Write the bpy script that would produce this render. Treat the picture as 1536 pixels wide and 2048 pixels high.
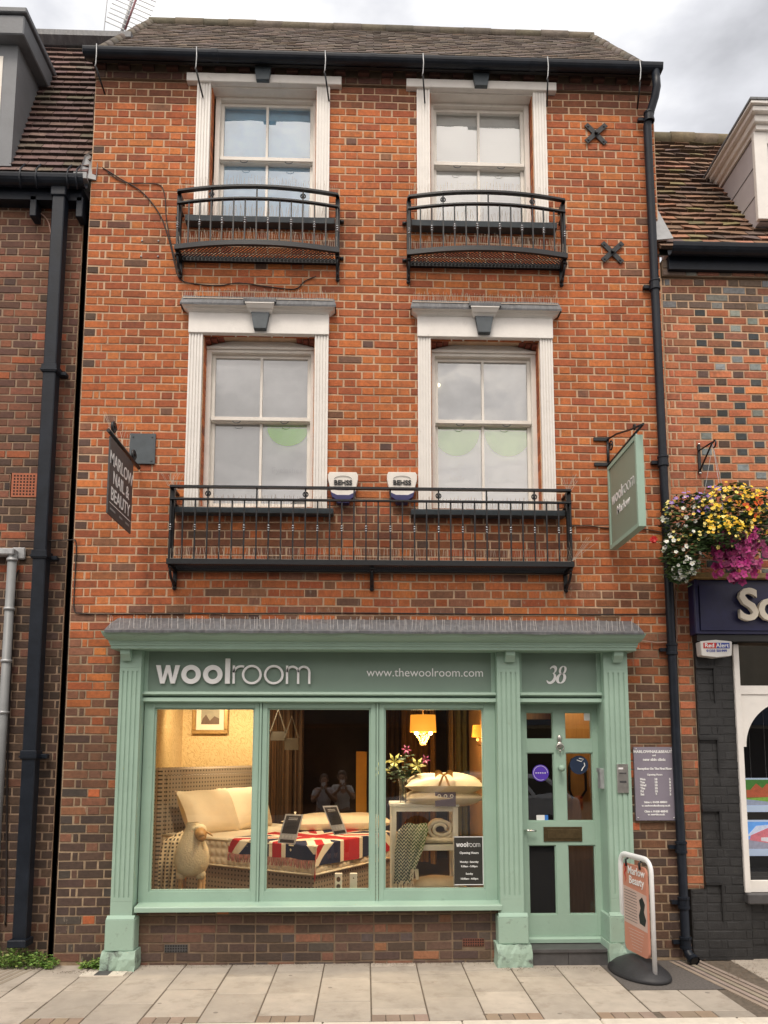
import bpy, math, random
from mathutils import Vector, Matrix
for o in list(bpy.data.objects): bpy.data.objects.remove(o)
R = math.radians
SC = bpy.context.scene
C = SC.collection
rnd = random.Random(7)
# ------------------------------------------------------------------ camera
PITCH, YAW = R(6.6234), R(1.8498)
CD, CH, CF, CX, CY = 6.7266, 1.7611, 1551.5, 781.86, 1321.09
cam = bpy.data.cameras.new('camera'); camo = bpy.data.objects.new('camera', cam); C.objects.link(camo)
camo.location = (0, -CD, CH); camo.rotation_euler = (math.pi/2+PITCH, 0, -YAW)
cam.sensor_width = 36; cam.sensor_fit = 'AUTO'; cam.lens = CF/2048*36
cam.shift_x = -(CX-768)/2048; cam.shift_y = (CY-1024)/2048; cam.clip_start = .05; cam.clip_end = 500
SC.camera = camo
# ------------------------------------------------------------------ world + sun
w = bpy.data.worlds.new("World"); SC.world = w; w.use_nodes = True
nt = w.node_tree; nt.nodes.clear()
def N(nt, t, **k):
    n = nt.nodes.new(t)
    for a, b in k.items(): setattr(n, a, b)
    return n
out = N(nt, 'ShaderNodeOutputWorld'); bg = N(nt, 'ShaderNodeBackground'); bg2 = N(nt, 'ShaderNodeBackground')
sky = N(nt, 'ShaderNodeTexSky', sky_type='NISHITA', sun_disc=False, sun_elevation=R(57), sun_rotation=R(194))
sky.dust_density = 2; nt.links.new(sky.outputs[0], bg.inputs[0]); bg.inputs[1].default_value = .1
tc = N(nt, 'ShaderNodeTexCoord'); mp = N(nt, 'ShaderNodeMapping'); mp.inputs['Scale'].default_value = (1, 1, 2.2)
mp.inputs['Location'].default_value = (.35, .1, .52)
nz = N(nt, 'ShaderNodeTexNoise'); nz.inputs['Scale'].default_value = 2.1; nz.inputs['Detail'].default_value = 7; nz.inputs['Roughness'].default_value = .52
nt.links.new(tc.outputs['Generated'], mp.inputs[0]); nt.links.new(mp.outputs[0], nz.inputs[0])
cr = N(nt, 'ShaderNodeValToRGB'); e = cr.color_ramp.elements
e[0].position = .39; e[0].color = (.47, .475, .5, 1); e[1].position = .60; e[1].color = (1.15, 1.14, 1.13, 1)
e2 = cr.color_ramp.elements.new(.49); e2.color = (.74, .745, .78, 1)
nt.links.new(nz.outputs[0], cr.inputs[0])
# the cloud is brightest where the sun stands behind it (behind the camera, -Y)
sep = N(nt, 'ShaderNodeSeparateXYZ'); nt.links.new(tc.outputs['Generated'], sep.inputs[0])
mr = N(nt, 'ShaderNodeMapRange'); mr.inputs['From Min'].default_value = .45; mr.inputs['From Max'].default_value = -.9
mr.inputs['To Min'].default_value = 0.; mr.inputs['To Max'].default_value = 1.; mr.clamp = True
wm = N(nt, 'ShaderNodeMix', data_type='RGBA'); wm.inputs['A'].default_value = (1, 1, 1, 1); wm.inputs['B'].default_value = (1.95, 1.78, 1.60, 1); nt.links.new(mr.outputs[0], wm.inputs['Factor'])
nt.links.new(sep.outputs['Y'], mr.inputs['Value'])
mu = N(nt, 'ShaderNodeVectorMath', operation='MULTIPLY'); nt.links.new(cr.outputs[0], mu.inputs[0]); nt.links.new(wm.outputs['Result'], mu.inputs[1])
nt.links.new(mu.outputs[0], bg2.inputs[0]); bg2.inputs[1].default_value = 1.0
mx = N(nt, 'ShaderNodeMixShader'); mx.inputs[0].default_value = .93
nt.links.new(bg.outputs[0], mx.inputs[1]); nt.links.new(bg2.outputs[0], mx.inputs[2]); nt.links.new(mx.outputs[0], out.inputs[0])
sl = bpy.data.lights.new('sun', 'SUN'); sl.energy = 1.7; sl.angle = R(20); sl.color = (1, .90, .78)
so = bpy.data.objects.new('sun', sl); C.objects.link(so); so.rotation_euler = (R(33), 0, R(-14)); so.location = (-5, -10, 20)
SC.view_settings.view_transform = 'Standard'; SC.view_settings.look = 'None'; SC.view_settings.gamma = 1
SC.view_settings.exposure = 0.25
# ------------------------------------------------------------------ measuring: a point of the photograph at depth Y
_cp, _sp, _cy, _sy = math.cos(PITCH), math.sin(PITCH), math.cos(YAW), math.sin(YAW)
_f = Vector((_sy*_cp, _cy*_cp, _sp)); _r = Vector((_cy, -_sy, 0)); _u = _r.cross(_f)
def ray(px, py): return _r*((px-CX)/CF) - _u*((py-CY)/CF) + _f
def P(px, py, Y=0.):
    d = ray(px, py); t = (Y+CD)/d.y; return (d.x*t, CH+d.z*t)
def PX(px, py, Y=0.): return P(px, py, Y)[0]
def PZ(px, py, Y=0.): return P(px, py, Y)[1]
def PV(px, py, Y=0.): a = P(px, py, Y); return Vector((a[0], Y, a[1]))
# ------------------------------------------------------------------ object helpers
ORG = {}
def tag(o, label=None, cat=None, group=None, kind=None):
    if label: o['label'] = label
    if cat: o['category'] = cat
    if group: o['group'] = group
    if kind: o['kind'] = kind
    return o
def thing(name, label, cat, loc, group=None):
    o = bpy.data.objects.new(name, None); C.objects.link(o); o.location = loc; o.empty_display_size = .1
    ORG[o] = Vector(loc); return tag(o, label, cat, group)
class MB:
    def __init__(s, M=None): s.v = []; s.f = []; s.m = []; s.c = []; s.M = M; s.sm = []
    def add(s, vs, fs, mi=0, col=None, smooth=False):
        b = len(s.v)
        for p in vs:
            p = Vector(p); s.v.append(s.M @ p if s.M else p)
        for f in fs:
            s.f.append([b+i for i in f]); s.m.append(mi); s.c.append(col); s.sm.append(smooth)
        return s
    def box(s, x0, x1, y0, y1, z0, z1, mi=0, col=None, bev=0):
        if bev:
            b = bev; xs = (x0, x1); ys = (y0, y1); zs = (z0, z1); vs = []; 
            # chamfered box: 24 vertices
            def V(i, j, k, ax):
                p = [xs[i], ys[j], zs[k]]; d = [(1, -1)[i]*b, (1, -1)[j]*b, (1, -1)[k]*b]
                for a in range(3):
                    if a != ax: p[a] += d[a]
                return p
            idx = {}
            for ax in range(3):
                for i in range(2):
                    for j in range(2):
                        for k in range(2): idx[(i, j, k, ax)] = len(vs); vs.append(V(i, j, k, ax))
            fs = []
            for ax in range(3):
                o1, o2 = [a for a in range(3) if a != ax]
                for sgn in range(2):
                    q = []
                    for (a, c) in ((0, 0), (1, 0), (1, 1), (0, 1)):
                        t = [0, 0, 0]; t[ax] = sgn; t[o1] = a; t[o2] = c; q.append(idx[(t[0], t[1], t[2], ax)])
                    fs.append(q)
            for ax in range(3):
                o1, o2 = [a for a in range(3) if a != ax]
                for a in range(2):
                    for c in range(2):
                        t0 = [0, 0, 0]; t0[o1] = a; t0[o2] = c; t1 = list(t0); t1[ax] = 1
                        fs.append([idx[(*t0, o1)], idx[(*t0, o2)], idx[(*t1, o2)], idx[(*t1, o1)]])
            for i in range(2):
                for j in range(2):
                    for k in range(2): fs.append([idx[(i, j, k, 0)], idx[(i, j, k, 1)], idx[(i, j, k, 2)]])
            return s.add(vs, fs, mi, col)
        vs = [(x0, y0, z0), (x1, y0, z0), (x1, y1, z0), (x0, y1, z0), (x0, y0, z1), (x1, y0, z1), (x1, y1, z1), (x0, y1, z1)]
        return s.add(vs, [(0, 3, 2, 1), (4, 5, 6, 7), (0, 1, 5, 4), (1, 2, 6, 5), (2, 3, 7, 6), (3, 0, 4, 7)], mi, col)
    def prism(s, pts, d, mi=0, smooth=False):   # pts: list of 3D points of a planar outline, d: extrusion vector
        n = len(pts); pts = [Vector(p) for p in pts]; d = Vector(d)
        s.add(pts+[p+d for p in pts], [list(range(n))[::-1], list(range(n, 2*n))], mi)
        b = len(s.v)-2*n
        for i in range(n):
            j = (i+1) % n; s.f.append([b+i, b+j, b+n+j, b+n+i]); s.m.append(mi); s.c.append(None); s.sm.append(smooth)
        return s
    def strip(s, prof, x0, x1, mi=0, cx0=None, cx1=None):   # moulding: prof list of (y,z), run along x; cx*: extra x per point
        n = len(prof); a = [(x0-(cx0[i] if cx0 else 0), y, z) for i, (y, z) in enumerate(prof)]
        b = [(x1+(cx1[i] if cx1 else 0), y, z) for i, (y, z) in enumerate(prof)]
        s.add(a+b, [(i, (i+1) % n, n+(i+1) % n, n+i) for i in range(n)]+[list(range(n))[::-1], list(range(n, 2*n))], mi)
        return s
    def tube(s, path, r, n=8, mi=0, cap=True, flat=1., col=None, smooth=True):
        path = [Vector(p) for p in path]; rr = r if isinstance(r, (list, tuple)) else [r]*len(path)
        vs = []; up = None
        for i, p in enumerate(path):
            d = (path[min(i+1, len(path)-1)]-path[max(i-1, 0)]).normalized()
            if up is None:
                up = Vector((0, 0, 1)) if abs(d.z) < .9 else Vector((0, 1, 0))
            a = d.cross(up)
            if a.length < 1e-6: a = d.cross(Vector((1, 0, 0)))
            a.normalize(); b = a.cross(d).normalized(); up = b
            for k in range(n):
                t = 2*math.pi*(k+.5)/n; vs.append(p+a*rr[i]*math.cos(t)+b*rr[i]*flat*math.sin(t))
        fs = [(i*n+k, i*n+(k+1) % n, (i+1)*n+(k+1) % n, (i+1)*n+k) for i in range(len(path)-1) for k in range(n)]
        s.add(vs, fs, mi, col, smooth=smooth and n > 5)
        if cap:
            b = len(s.v)-len(vs); s.f.append([b+k for k in range(n)][::-1]); s.f.append([b+len(vs)-n+k for k in range(n)])
            s.m += [mi, mi]; s.c += [col, col]; s.sm += [False, False]
        return s
    def lathe(s, prof, c, n=24, mi=0, sx=1., sy=1., axis='Z', smooth=True, col=None):  # prof list of (r,z)
        vs = []
        for r, z in prof:
            for k in range(n):
                t = 2*math.pi*k/n; x, y = r*math.cos(t)*sx, r*math.sin(t)*sy
                q = (x, y, z) if axis == 'Z' else ((x, -z, y) if axis == 'Y' else (z, x, y))
                vs.append(Vector(c)+Vector(q))
        fs = [(i*n+k, i*n+(k+1) % n, (i+1)*n+(k+1) % n, (i+1)*n+k) for i in range(len(prof)-1) for k in range(n)]
        return s.add(vs, fs, mi, col, smooth)
    def ball(s, c, rx, ry=None, rz=None, n=12, mi=0, col=None):
        ry = ry or rx; rz = rz or rx; m = max(5, n//2)
        prof = [(math.sin(math.pi*i/m), -math.cos(math.pi*i/m)*rz) for i in range(m+1)]
        return s.lathe([(max(a, .001), b) for a, b in prof], c, n, mi, rx, ry, col=col)
    def grid(s, fn, nu, nv, mi=0, col=None, smooth=True):
        vs = [fn(i/nu, j/nv) for j in range(nv+1) for i in range(nu+1)]
        fs = [(j*(nu+1)+i, j*(nu+1)+i+1, (j+1)*(nu+1)+i+1, (j+1)*(nu+1)+i) for j in range(nv) for i in range(nu)]
        return s.add(vs, fs, mi, col, smooth)
    def build(s, name, mats, parent=None, label=None, origin=None, kind=None, bevel=0):
        if parent is not None: org = ORG[parent]
        elif origin is not None: org = Vector(origin)
        else:
            lo = [min(v[i] for v in s.v) for i in range(3)]; hi = [max(v[i] for v in s.v) for i in range(3)]
            org = Vector(((lo[0]+hi[0])/2, (lo[1]+hi[1])/2, lo[2]))
        me = bpy.data.meshes.new(name); me.from_pydata([tuple(v-org) for v in s.v], [], s.f)
        if not isinstance(mats, (list, tuple)): mats = [mats]
        for m in mats: me.materials.append(m)
        me.polygons.foreach_set('material_index', s.m); me.polygons.foreach_set('use_smooth', s.sm)
        if any(c is not None for c in s.c):
            at = me.color_attributes.new('col', 'FLOAT_COLOR', 'CORNER'); buf = []
            for p, c in zip(me.polygons, s.c):
                c = c or (1, 1, 1); buf += [c[0], c[1], c[2], 1.]*p.loop_total
            at.data.foreach_set('color', buf)
        me.validate(); me.update()
        o = bpy.data.objects.new(name, me); C.objects.link(o)
        if parent is not None: o.parent = parent
        else: o.location = org
        ORG[o] = org
        if label: o['label'] = label
        if kind: o['kind'] = kind
        if bevel:
            b = o.modifiers.new('bevel', 'BEVEL'); b.width = bevel; b.segments = 2; b.limit_method = 'ANGLE'; b.harden_normals = False
        return o
FONT = None
def text(s, size, M, mat, parent, name='lettering', ext=.002, align='CENTER', shear=0, bold=0, sp=1., xs=1.):
    cu = bpy.data.curves.new(name, 'FONT'); cu.body = s; cu.size = size; cu.extrude = ext; cu.align_x = align
    cu.shear = shear; cu.offset = bold; cu.space_character = sp; cu.resolution_u = 3
    t = bpy.data.objects.new('tmp', cu); C.objects.link(t)
    dg = bpy.context.evaluated_depsgraph_get(); me = bpy.data.meshes.new_from_object(t.evaluated_get(dg))
    bpy.data.objects.remove(t); bpy.data.curves.remove(cu); me.name = name
    o = bpy.data.objects.new(name, me); C.objects.link(o)
    org = ORG[parent]; me.transform(Matrix.Translation(-org) @ M @ Matrix.Diagonal((xs, 1, 1, 1)))
    me.materials.clear(); me.materials.append(mat); o.parent = parent; ORG[o] = org; return o
def TM(x, y, z, rz=0): return Matrix.Translation((x, y, z)) @ Matrix.Rotation(rz, 4, 'Z') @ Matrix.Rotation(math.pi/2, 4, 'X')
# ------------------------------------------------------------------ materials
def srgb(r, g, b): return tuple(((c/255)/12.92 if c/255 <= .04045 else ((c/255+.055)/1.055)**2.4) for c in (r, g, b))
def mat(name, col, rough=.6, *a_, big=0, spots=0, **k_):
    m = mat0(name, col, rough, *a_, **k_)
    nt = m.node_tree; b = nt.nodes['Principled BSDF']; tc = N(nt, 'ShaderNodeTexCoord')
    if big:
        base = b.inputs['Base Color'].links[0].from_socket; mp = N(nt, 'ShaderNodeMapping'); mp.inputs['Scale'].default_value = (1.5, 1, .7); nt.links.new(tc.outputs['Object'], mp.inputs[0])
        n = N(nt, 'ShaderNodeTexNoise'); n.inputs['Scale'].default_value = .9; n.inputs['Detail'].default_value = 8; n.inputs['Roughness'].default_value = .65; nt.links.new(mp.outputs[0], n.inputs[0])
        r = N(nt, 'ShaderNodeMapRange'); r.inputs['From Min'].default_value = .35; r.inputs['From Max'].default_value = .65; r.inputs['To Min'].default_value = 1-big; r.inputs['To Max'].default_value = 1+big*.6; nt.links.new(n.outputs[0], r.inputs[0])
        v = N(nt, 'ShaderNodeVectorMath', operation='SCALE'); nt.links.new(base, v.inputs[0]); nt.links.new(r.outputs[0], v.inputs['Scale']); nt.links.new(v.outputs[0], b.inputs['Base Color'])
    if spots:
        base = b.inputs['Base Color'].links[0].from_socket; vo = N(nt, 'ShaderNodeTexVoronoi'); vo.inputs['Scale'].default_value = 3.6; nt.links.new(tc.outputs['Object'], vo.inputs[0])
        l = N(nt, 'ShaderNodeMapRange'); l.inputs['From Min'].default_value = .055; l.inputs['From Max'].default_value = .075; l.inputs['To Min'].default_value = spots; l.inputs['To Max'].default_value = 0; nt.links.new(vo.outputs['Distance'], l.inputs[0])
        x = N(nt, 'ShaderNodeMix', data_type='RGBA'); nt.links.new(l.outputs[0], x.inputs['Factor']); nt.links.new(base, x.inputs['A']); x.inputs['B'].default_value = (.09, .08, .07, 1); nt.links.new(x.outputs['Result'], b.inputs['Base Color'])
    return m
def mat0(name, col, rough=.6, var=.12, vscale=6., bump=0., bscale=60., metal=0., dirt=0., dirtcol=(.03, .025, .02), dscale=3., attr=False, spec=.5, emit=None, estr=0., coat=0., stretch=None, dthr=.55):
    m = bpy.data.materials.new(name); m.use_nodes = True; nt = m.node_tree; b = nt.nodes['Principled BSDF']
    b.inputs['Roughness'].default_value = rough; b.inputs['Metallic'].default_value = metal
    b.inputs['Specular IOR Level'].default_value = spec; b.inputs['Coat Weight'].default_value = coat
    tc = N(nt, 'ShaderNodeTexCoord'); vec = tc.outputs['Object']
    if stretch:
        mp = N(nt, 'ShaderNodeMapping'); mp.inputs['Scale'].default_value = stretch; nt.links.new(vec, mp.inputs[0]); vec = mp.outputs[0]
    if attr:
        a = N(nt, 'ShaderNodeAttribute'); a.attribute_name = 'col'; base = a.outputs['Color']
    else:
        rg = N(nt, 'ShaderNodeRGB'); rg.outputs[0].default_value = (*col, 1); base = rg.outputs[0]
    if var:
        n1 = N(nt, 'ShaderNodeTexNoise'); n1.inputs['Scale'].default_value = vscale; n1.inputs['Detail'].default_value = 6; n1.inputs['Roughness'].default_value = .6
        nt.links.new(vec, n1.inputs[0])
        r1 = N(nt, 'ShaderNodeMapRange'); r1.inputs['From Min'].default_value = .3; r1.inputs['From Max'].default_value = .7
        r1.inputs['To Min'].default_value = 1-var; r1.inputs['To Max'].default_value = 1+var; nt.links.new(n1.outputs[0], r1.inputs[0])
        s = N(nt, 'ShaderNodeVectorMath', operation='SCALE'); nt.links.new(base, s.inputs[0]); nt.links.new(r1.outputs[0], s.inputs['Scale']); base = s.outputs[0]
        rr = N(nt, 'ShaderNodeMapRange'); rr.inputs['To Min'].default_value = max(0, rough-.1); rr.inputs['To Max'].default_value = min(1, rough+.1)
        nt.links.new(n1.outputs[0], rr.inputs[0]); nt.links.new(rr.outputs[0], b.inputs['Roughness'])
    if dirt:
        n2 = N(nt, 'ShaderNodeTexNoise'); n2.inputs['Scale'].default_value = dscale; n2.inputs['Detail'].default_value = 9; n2.inputs['Roughness'].default_value = .68
        nt.links.new(vec, n2.inputs[0])
        r2 = N(nt, 'ShaderNodeMapRange'); r2.inputs['From Min'].default_value = dthr; r2.inputs['From Max'].default_value = dthr+.14; r2.inputs['To Max'].default_value = dirt
        nt.links.new(n2.outputs[0], r2.inputs[0])
        mxx = N(nt, 'ShaderNodeMix', data_type='RGBA'); nt.links.new(r2.outputs[0], mxx.inputs['Factor']); nt.links.new(base, mxx.inputs['A'])
        mxx.inputs['B'].default_value = (*dirtcol, 1); base = mxx.outputs['Result']
    nt.links.new(base, b.inputs['Base Color'])
    if bump:
        n3 = N(nt, 'ShaderNodeTexNoise'); n3.inputs['Scale'].default_value = bscale; n3.inputs['Detail'].default_value = 5; nt.links.new(vec, n3.inputs[0])
        bp = N(nt, 'ShaderNodeBump'); bp.inputs['Strength'].default_value = bump; bp.inputs['Distance'].default_value = .01
        nt.links.new(n3.outputs[0], bp.inputs['Height']); nt.links.new(bp.outputs[0], b.inputs['Normal'])
    if emit: b.inputs['Emission Color'].default_value = (*emit, 1); b.inputs['Emission Strength'].default_value = estr
    return m
def glassmat(name, k=2.0, add=.03, tint=(1, 1, 1), bump=0.):
    m = bpy.data.materials.new(name); m.use_nodes = True; nt = m.node_tree; nt.nodes.clear()
    o = N(nt, 'ShaderNodeOutputMaterial'); tr = N(nt, 'ShaderNodeBsdfTransparent'); tr.inputs[0].default_value = (*tint, 1)
    gl = N(nt, 'ShaderNodeBsdfGlossy'); gl.inputs['Roughness'].default_value = .0; gl.inputs[0].default_value = (1, 1, 1, 1)
    fr = N(nt, 'ShaderNodeFresnel'); fr.inputs[0].default_value = 1.5
    ma = N(nt, 'ShaderNodeMath', operation='MULTIPLY_ADD'); nt.links.new(fr.outputs[0], ma.inputs[0]); ma.inputs[1].default_value = k; ma.inputs[2].default_value = add; ma.use_clamp = True
    if bump:
        tc = N(nt, 'ShaderNodeTexCoord'); n3 = N(nt, 'ShaderNodeTexNoise'); n3.inputs['Scale'].default_value = 2.2; nt.links.new(tc.outputs['Object'], n3.inputs[0])
        bp = N(nt, 'ShaderNodeBump'); bp.inputs['Strength'].default_value = bump; bp.inputs['Distance'].default_value = .01
        nt.links.new(n3.outputs[0], bp.inputs['Height']); nt.links.new(bp.outputs[0], gl.inputs['Normal'])
    mx = N(nt, 'ShaderNodeMixShader'); nt.links.new(ma.outputs[0], mx.inputs[0]); nt.links.new(tr.outputs[0], mx.inputs[1]); nt.links.new(gl.outputs[0], mx.inputs[2])
    nt.links.new(mx.outputs[0], o.inputs[0]); return m
M = {}
M['brick'] = mat('brick', (1, 1, 1), .92, .22, 35, .5, 120, attr=True, dirt=.4, dirtcol=(.07, .045, .03), dscale=9, dthr=.55, big=.22)
M['brick_limed'] = mat('brick_limed', (1, 1, 1), .92, .22, 35, .5, 120, attr=True, dirt=.8, dirtcol=(.42, .35, .27), dscale=16, dthr=.57, stretch=(1.6, 1, .6))
M['mortar'] = mat('mortar', (.57, .395, .26), .95, .18, 14, .4, 200, dirt=.5, dirtcol=(.22, .15, .10), dscale=1.3, dthr=.5)
M['mortar_low'] = mat('mortar_low', (.40, .295, .195), .95, .25, 14, .4, 200, dirt=.6, dirtcol=(.12, .085, .055), dscale=2, dthr=.45)
M['mortar_left'] = mat('mortar_left', (.30, .21, .145), .95, .3, 8, .4, 200)
M['mortar_dark'] = mat('mortar_dark', (.19, .135, .09), .95, .3, 8, .4, 200)
M['blackbrick'] = mat('blackbrick', (.024, .024, .025), .55, .3, 20, .5, 120, big=.4, dirt=.45, dirtcol=(.09, .085, .075), dscale=14, dthr=.6)
M['white'] = mat('white', (.80, .77, .73), .5, .05, 8, .12, 40, dirt=.45, dirtcol=(.36, .33, .28), dscale=10, dthr=.62)
M['cream'] = mat('cream', (.77, .73, .67), .5, .06, 8, .1, 40, dirt=.3, dirtcol=(.38, .33, .26), dscale=12, dthr=.6)
M['greyblue'] = mat('greyblue', (.062, .078, .09), .45, .15, 15, .1, 40, dirt=.3, dirtcol=(.16, .16, .15), dscale=20, dthr=.62)
M['lead'] = mat('lead', (.125, .13, .14), .5, .3, 10, .35, 25, dirt=.5, dirtcol=(.27, .26, .25), dscale=16, stretch=(2.5, 1, .6), dthr=.52)
M['leadpale'] = mat('leadpale', (.33, .34, .35), .6, .15, 12, .1)
M['green'] = mat('green', (.32, .458, .372), .45, .06, 3, .15, 24, dirt=.4, dirtcol=(.19, .23, .17), dscale=11, dthr=.62)
M['greenworn'] = mat('greenworn', (.33, .46, .375), .6, .1, 14, .5, 30, dirt=.95, dirtcol=(.06, .06, .058), dscale=7, dthr=.53)
M['greensplash'] = mat('greensplash', (.32, .458, .372), .5, .06, 3, .2, 24, dirt=.65, dirtcol=(.15, .15, .125), dscale=24, dthr=.58)
M['green2'] = mat('green2', (.21, .292, .24), .45, .03, 5, .05, 30)
M['iron'] = mat('iron', (.006, .0072, .010), .42,  .2, 40, .15, 120)
M['pipe'] = mat('pipe', (.009, .013, .021), .45, .3, 9, .12, 60, dirt=.25, dirtcol=(.05, .05, .05), dscale=18, dthr=.66, spec=.3)
M['steel'] = mat('steel', (.55, .53, .5), .35, .1, 30, 0, metal=.9)
M['chrome'] = mat('chrome', (.75, .74, .72), .18, .05, 30, 0, metal=1)
M['galv'] = mat('galv', (.42, .43, .44), .5, .2, 20, .1, metal=.4)
M['bronze'] = mat('bronze', (.115, .082, .04), .4, .2, 30, .1, metal=.6)
M['tileroof'] = mat('tileroof', (1, 1, 1), .9, .25, 18, .5, 90, attr=True, dirt=.5, dirtcol=(.20, .18, .13), dscale=22, dthr=.6)
M['glass'] = glassmat('glass', 2.2, .15, (.98, .99, 1), .5)
M['shopglass'] = glassmat('shopglass', 2.7, .0, (.97, .98, .98), .05)
M['blind'] = mat('blind', (.92, .93, .91), .8, .06, 5, 0)
M['dark'] = mat('dark', (.012, .01, .009), .9, 0)
M['black'] = mat('black', (.015, .015, .016), .5, .2, 20)
M['cable'] = mat('cable', (.03, .022, .02), .7, .1)
M['letwhite'] = mat('letwhite', (.82, .82, .82), .4, .03)
M['letgrey'] = mat('letgrey', (.95, .95, .95), .35, .02)
M['plaque'] = mat('plaque', (.245, .22, .27), .45, .04, 10)
M['signgrey'] = mat('signgrey', (.055, .055, .058), .5, .08, 10)
M['signgreen'] = mat('signgreen', (.25, .31, .24), .45, .04, 10)
M['navy'] = mat('navy', (.012, .014, .065), .35, .2, 8, .05, dirt=.25, dirtcol=(.08, .08, .12), dscale=12, dthr=.62)
M['orangepaper'] = mat('orangepaper', (.56, .24, .165), .5, .08, 6)
M['pinkpaper'] = mat('pinkpaper', (.58, .42, .37), .5, .05, 6)
M['rubber'] = mat('rubber', (.025, .025, .028), .55, .25, 12, .2, 60)
M['whitemetal'] = mat('whitemetal', (.82, .82, .83), .35, .04, 10)
M['spike'] = mat('spike', (.5, .42, .34), .4, .1, 10, metal=.3)
M['paving'] = mat('paving', (1, 1, 1), .9, .09, 7, .35, 160, attr=True, dirt=.4, dirtcol=(.22, .18, .14), dscale=4.5, dthr=.52, big=.12, spots=.55)
M['joint'] = mat('joint', (.13, .105, .08), .95, .3, 30, .3)
M['asphalt'] = mat('asphalt', (.055, .055, .056), .9, .3, 60, .5, 200)
M['asphaltpatch'] = mat('asphaltpatch', (.12, .108, .1), .9, .3, 60, .5, 160)
M['kerb'] = mat('kerb', (.66, .6, .51), .8, .1, 12, .2, 90)
M['slate'] = mat('slate', (.075, .073, .075), .5, .2, 12, .15, 40)
M['leaf'] = mat('leaf', (1, 1, 1), .55, .2, 20, attr=True)
# ------------------------------------------------------------------ bricks
ZC = PZ(1240, 188.8)       # a bed joint near the eaves; courses run down from it every 75 mm
CO = .075
def pick(pal, r):
    t = r.random()*sum(p[0] for p in pal)
    for p in pal:
        t -= p[0]
        if t <= 0: return p[1]
    return pal[-1][1]
def cells(x0, x1, z0, z1, holes):
    xs = sorted({x0, x1, *[min(max(h[i], x0), x1) for h in holes for i in (0, 1)]}); zs = sorted({z0, z1, *[min(max(h[i], z0), z1) for h in holes for i in (2, 3)]})
    for a, b in zip(xs, xs[1:]):
        for c, d in zip(zs, zs[1:]):
            mx_, mz = (a+b)/2, (c+d)/2
            if not any(h[0] < mx_ < h[1] and h[2] < mz < h[3] for h in holes): yield a, b, c, d
def bricks(mb, x0, x1, z0, z1, Y, holes, colf, seed=1, mi=0, mmi=1, mmif=None, S=.2195, H=.1095, th=.25, quoin=True, jm=.0125, zc=None, phase=0., hdr=None, solid=True, dep=.0035, mif=None):
    r = random.Random(seed); zc = ZC if zc is None else zc
    for a, b, c, d in cells(x0, x1, z0, z1, holes):
        m2 = mmif((a+b)/2, (c+d)/2) if mmif else mmi
        if solid: mb.box(a, b, Y+dep, Y+th, c, d, m2)
    k0 = math.floor((zc-z1)/CO); k1 = math.ceil((zc-z0)/CO)
    for k in range(k0, k1):
        zt = zc-k*CO; zb = zt-CO
        zt2, zb2 = min(zt, z1), max(zb, z0)
        if zt2-zb2 < .03: continue
        wob = [r.uniform(-.0015, .0015) for _ in range(4)]
        x = x0-phase; seq = []
        if k % 2 == 0:
            i = 0
            while x < x1: L = (S, H)[i % 2]; seq.append((x, x+L, i % 2)); x += L; i += 1
        else:
            seq.append((x, x+H, 1)); x += H
            if quoin: seq.append((x, x+H/2, 1)); x += H/2
            i = 0
            while x < x1: L = (S, H)[i % 2]; seq.append((x, x+L, i % 2)); x += L; i += 1
        zm = (zt+zb)/2; hs = [h for h in holes if h[2] < zm < h[3]]
        for a, b, ish in seq:
            a = max(a, x0); b = min(b, x1); segs = [(a, b)] if b-a > .02 else []
            for h in hs:
                ns = []
                for p, q in segs:
                    if h[1] <= p or h[0] >= q: ns.append((p, q)); continue
                    if h[0]-p > .02: ns.append((p, h[0]))
                    if q-h[1] > .02: ns.append((h[1], q))
                segs = ns
            for p, q in segs:
                c = colf((p+q)/2, zm, r, ish)
                m = jm*.5; j = lambda s=.0034: r.uniform(-s, s)
                yo = Y-r.uniform(0, .0035); X0, X1 = p+m+j(), q-m+j(); Z0, Z1 = zb2+m+j(.0012), zt2-m+j(.0012)
                bv = .0028
                fr = [(X0+bv+j(.001), yo+j(.0008), Z0+bv+j(.001)), (X1-bv+j(.001), yo+j(.0008), Z0+bv+j(.001)), (X1-bv+j(.001), yo+j(.0008), Z1-bv+j(.001)), (X0+bv+j(.001), yo+j(.0008), Z1-bv+j(.001))]
                bk = [(X0+j(.001), Y+dep+.0005, Z0+j(.0008)), (X1+j(.001), Y+dep+.0005, Z0+j(.0008)), (X1+j(.001), Y+dep+.0005, Z1+j(.0008)), (X0+j(.001), Y+dep+.0005, Z1+j(.0008))]
                wz = lambda v: (v[0], v[1], v[2]+.0035*math.sin(1.9*v[0]+1.1*zc+k*.21)+.0016*math.sin(6.1*v[0]+k))
                mb.add([wz(v) for v in fr+bk], [(0, 1, 2, 3), (4, 5, 1, 0), (5, 6, 2, 1), (6, 7, 3, 2), (7, 4, 0, 3)], mif((p+q)/2, zm) if mif else mi, c)
def vary(c, r, a=.10):
    k = 1+r.uniform(-a, a); return (c[0]*k*(1+r.uniform(-.05, .05)), c[1]*k, c[2]*k*(1+r.uniform(-.1, .1)))
def lerp(a, b, t): return tuple(x+(y-x)*t for x, y in zip(a, b))
PAL_UP = [(6, (.47, .142, .047)), (5, (.40, .113, .041)), (3, (.35, .096, .039)), (.6, (.27, .08, .038)), (1.6, (.52, .17, .052)), (.06, (.15, .065, .04))]
PAL_LOW = [(5, (.26, .115, .064)), (4, (.20, .094, .058)), (2.5, (.155, .078, .051)), (1.4, (.36, .13, .057)), (.8, (.115, .065, .049))]
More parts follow.
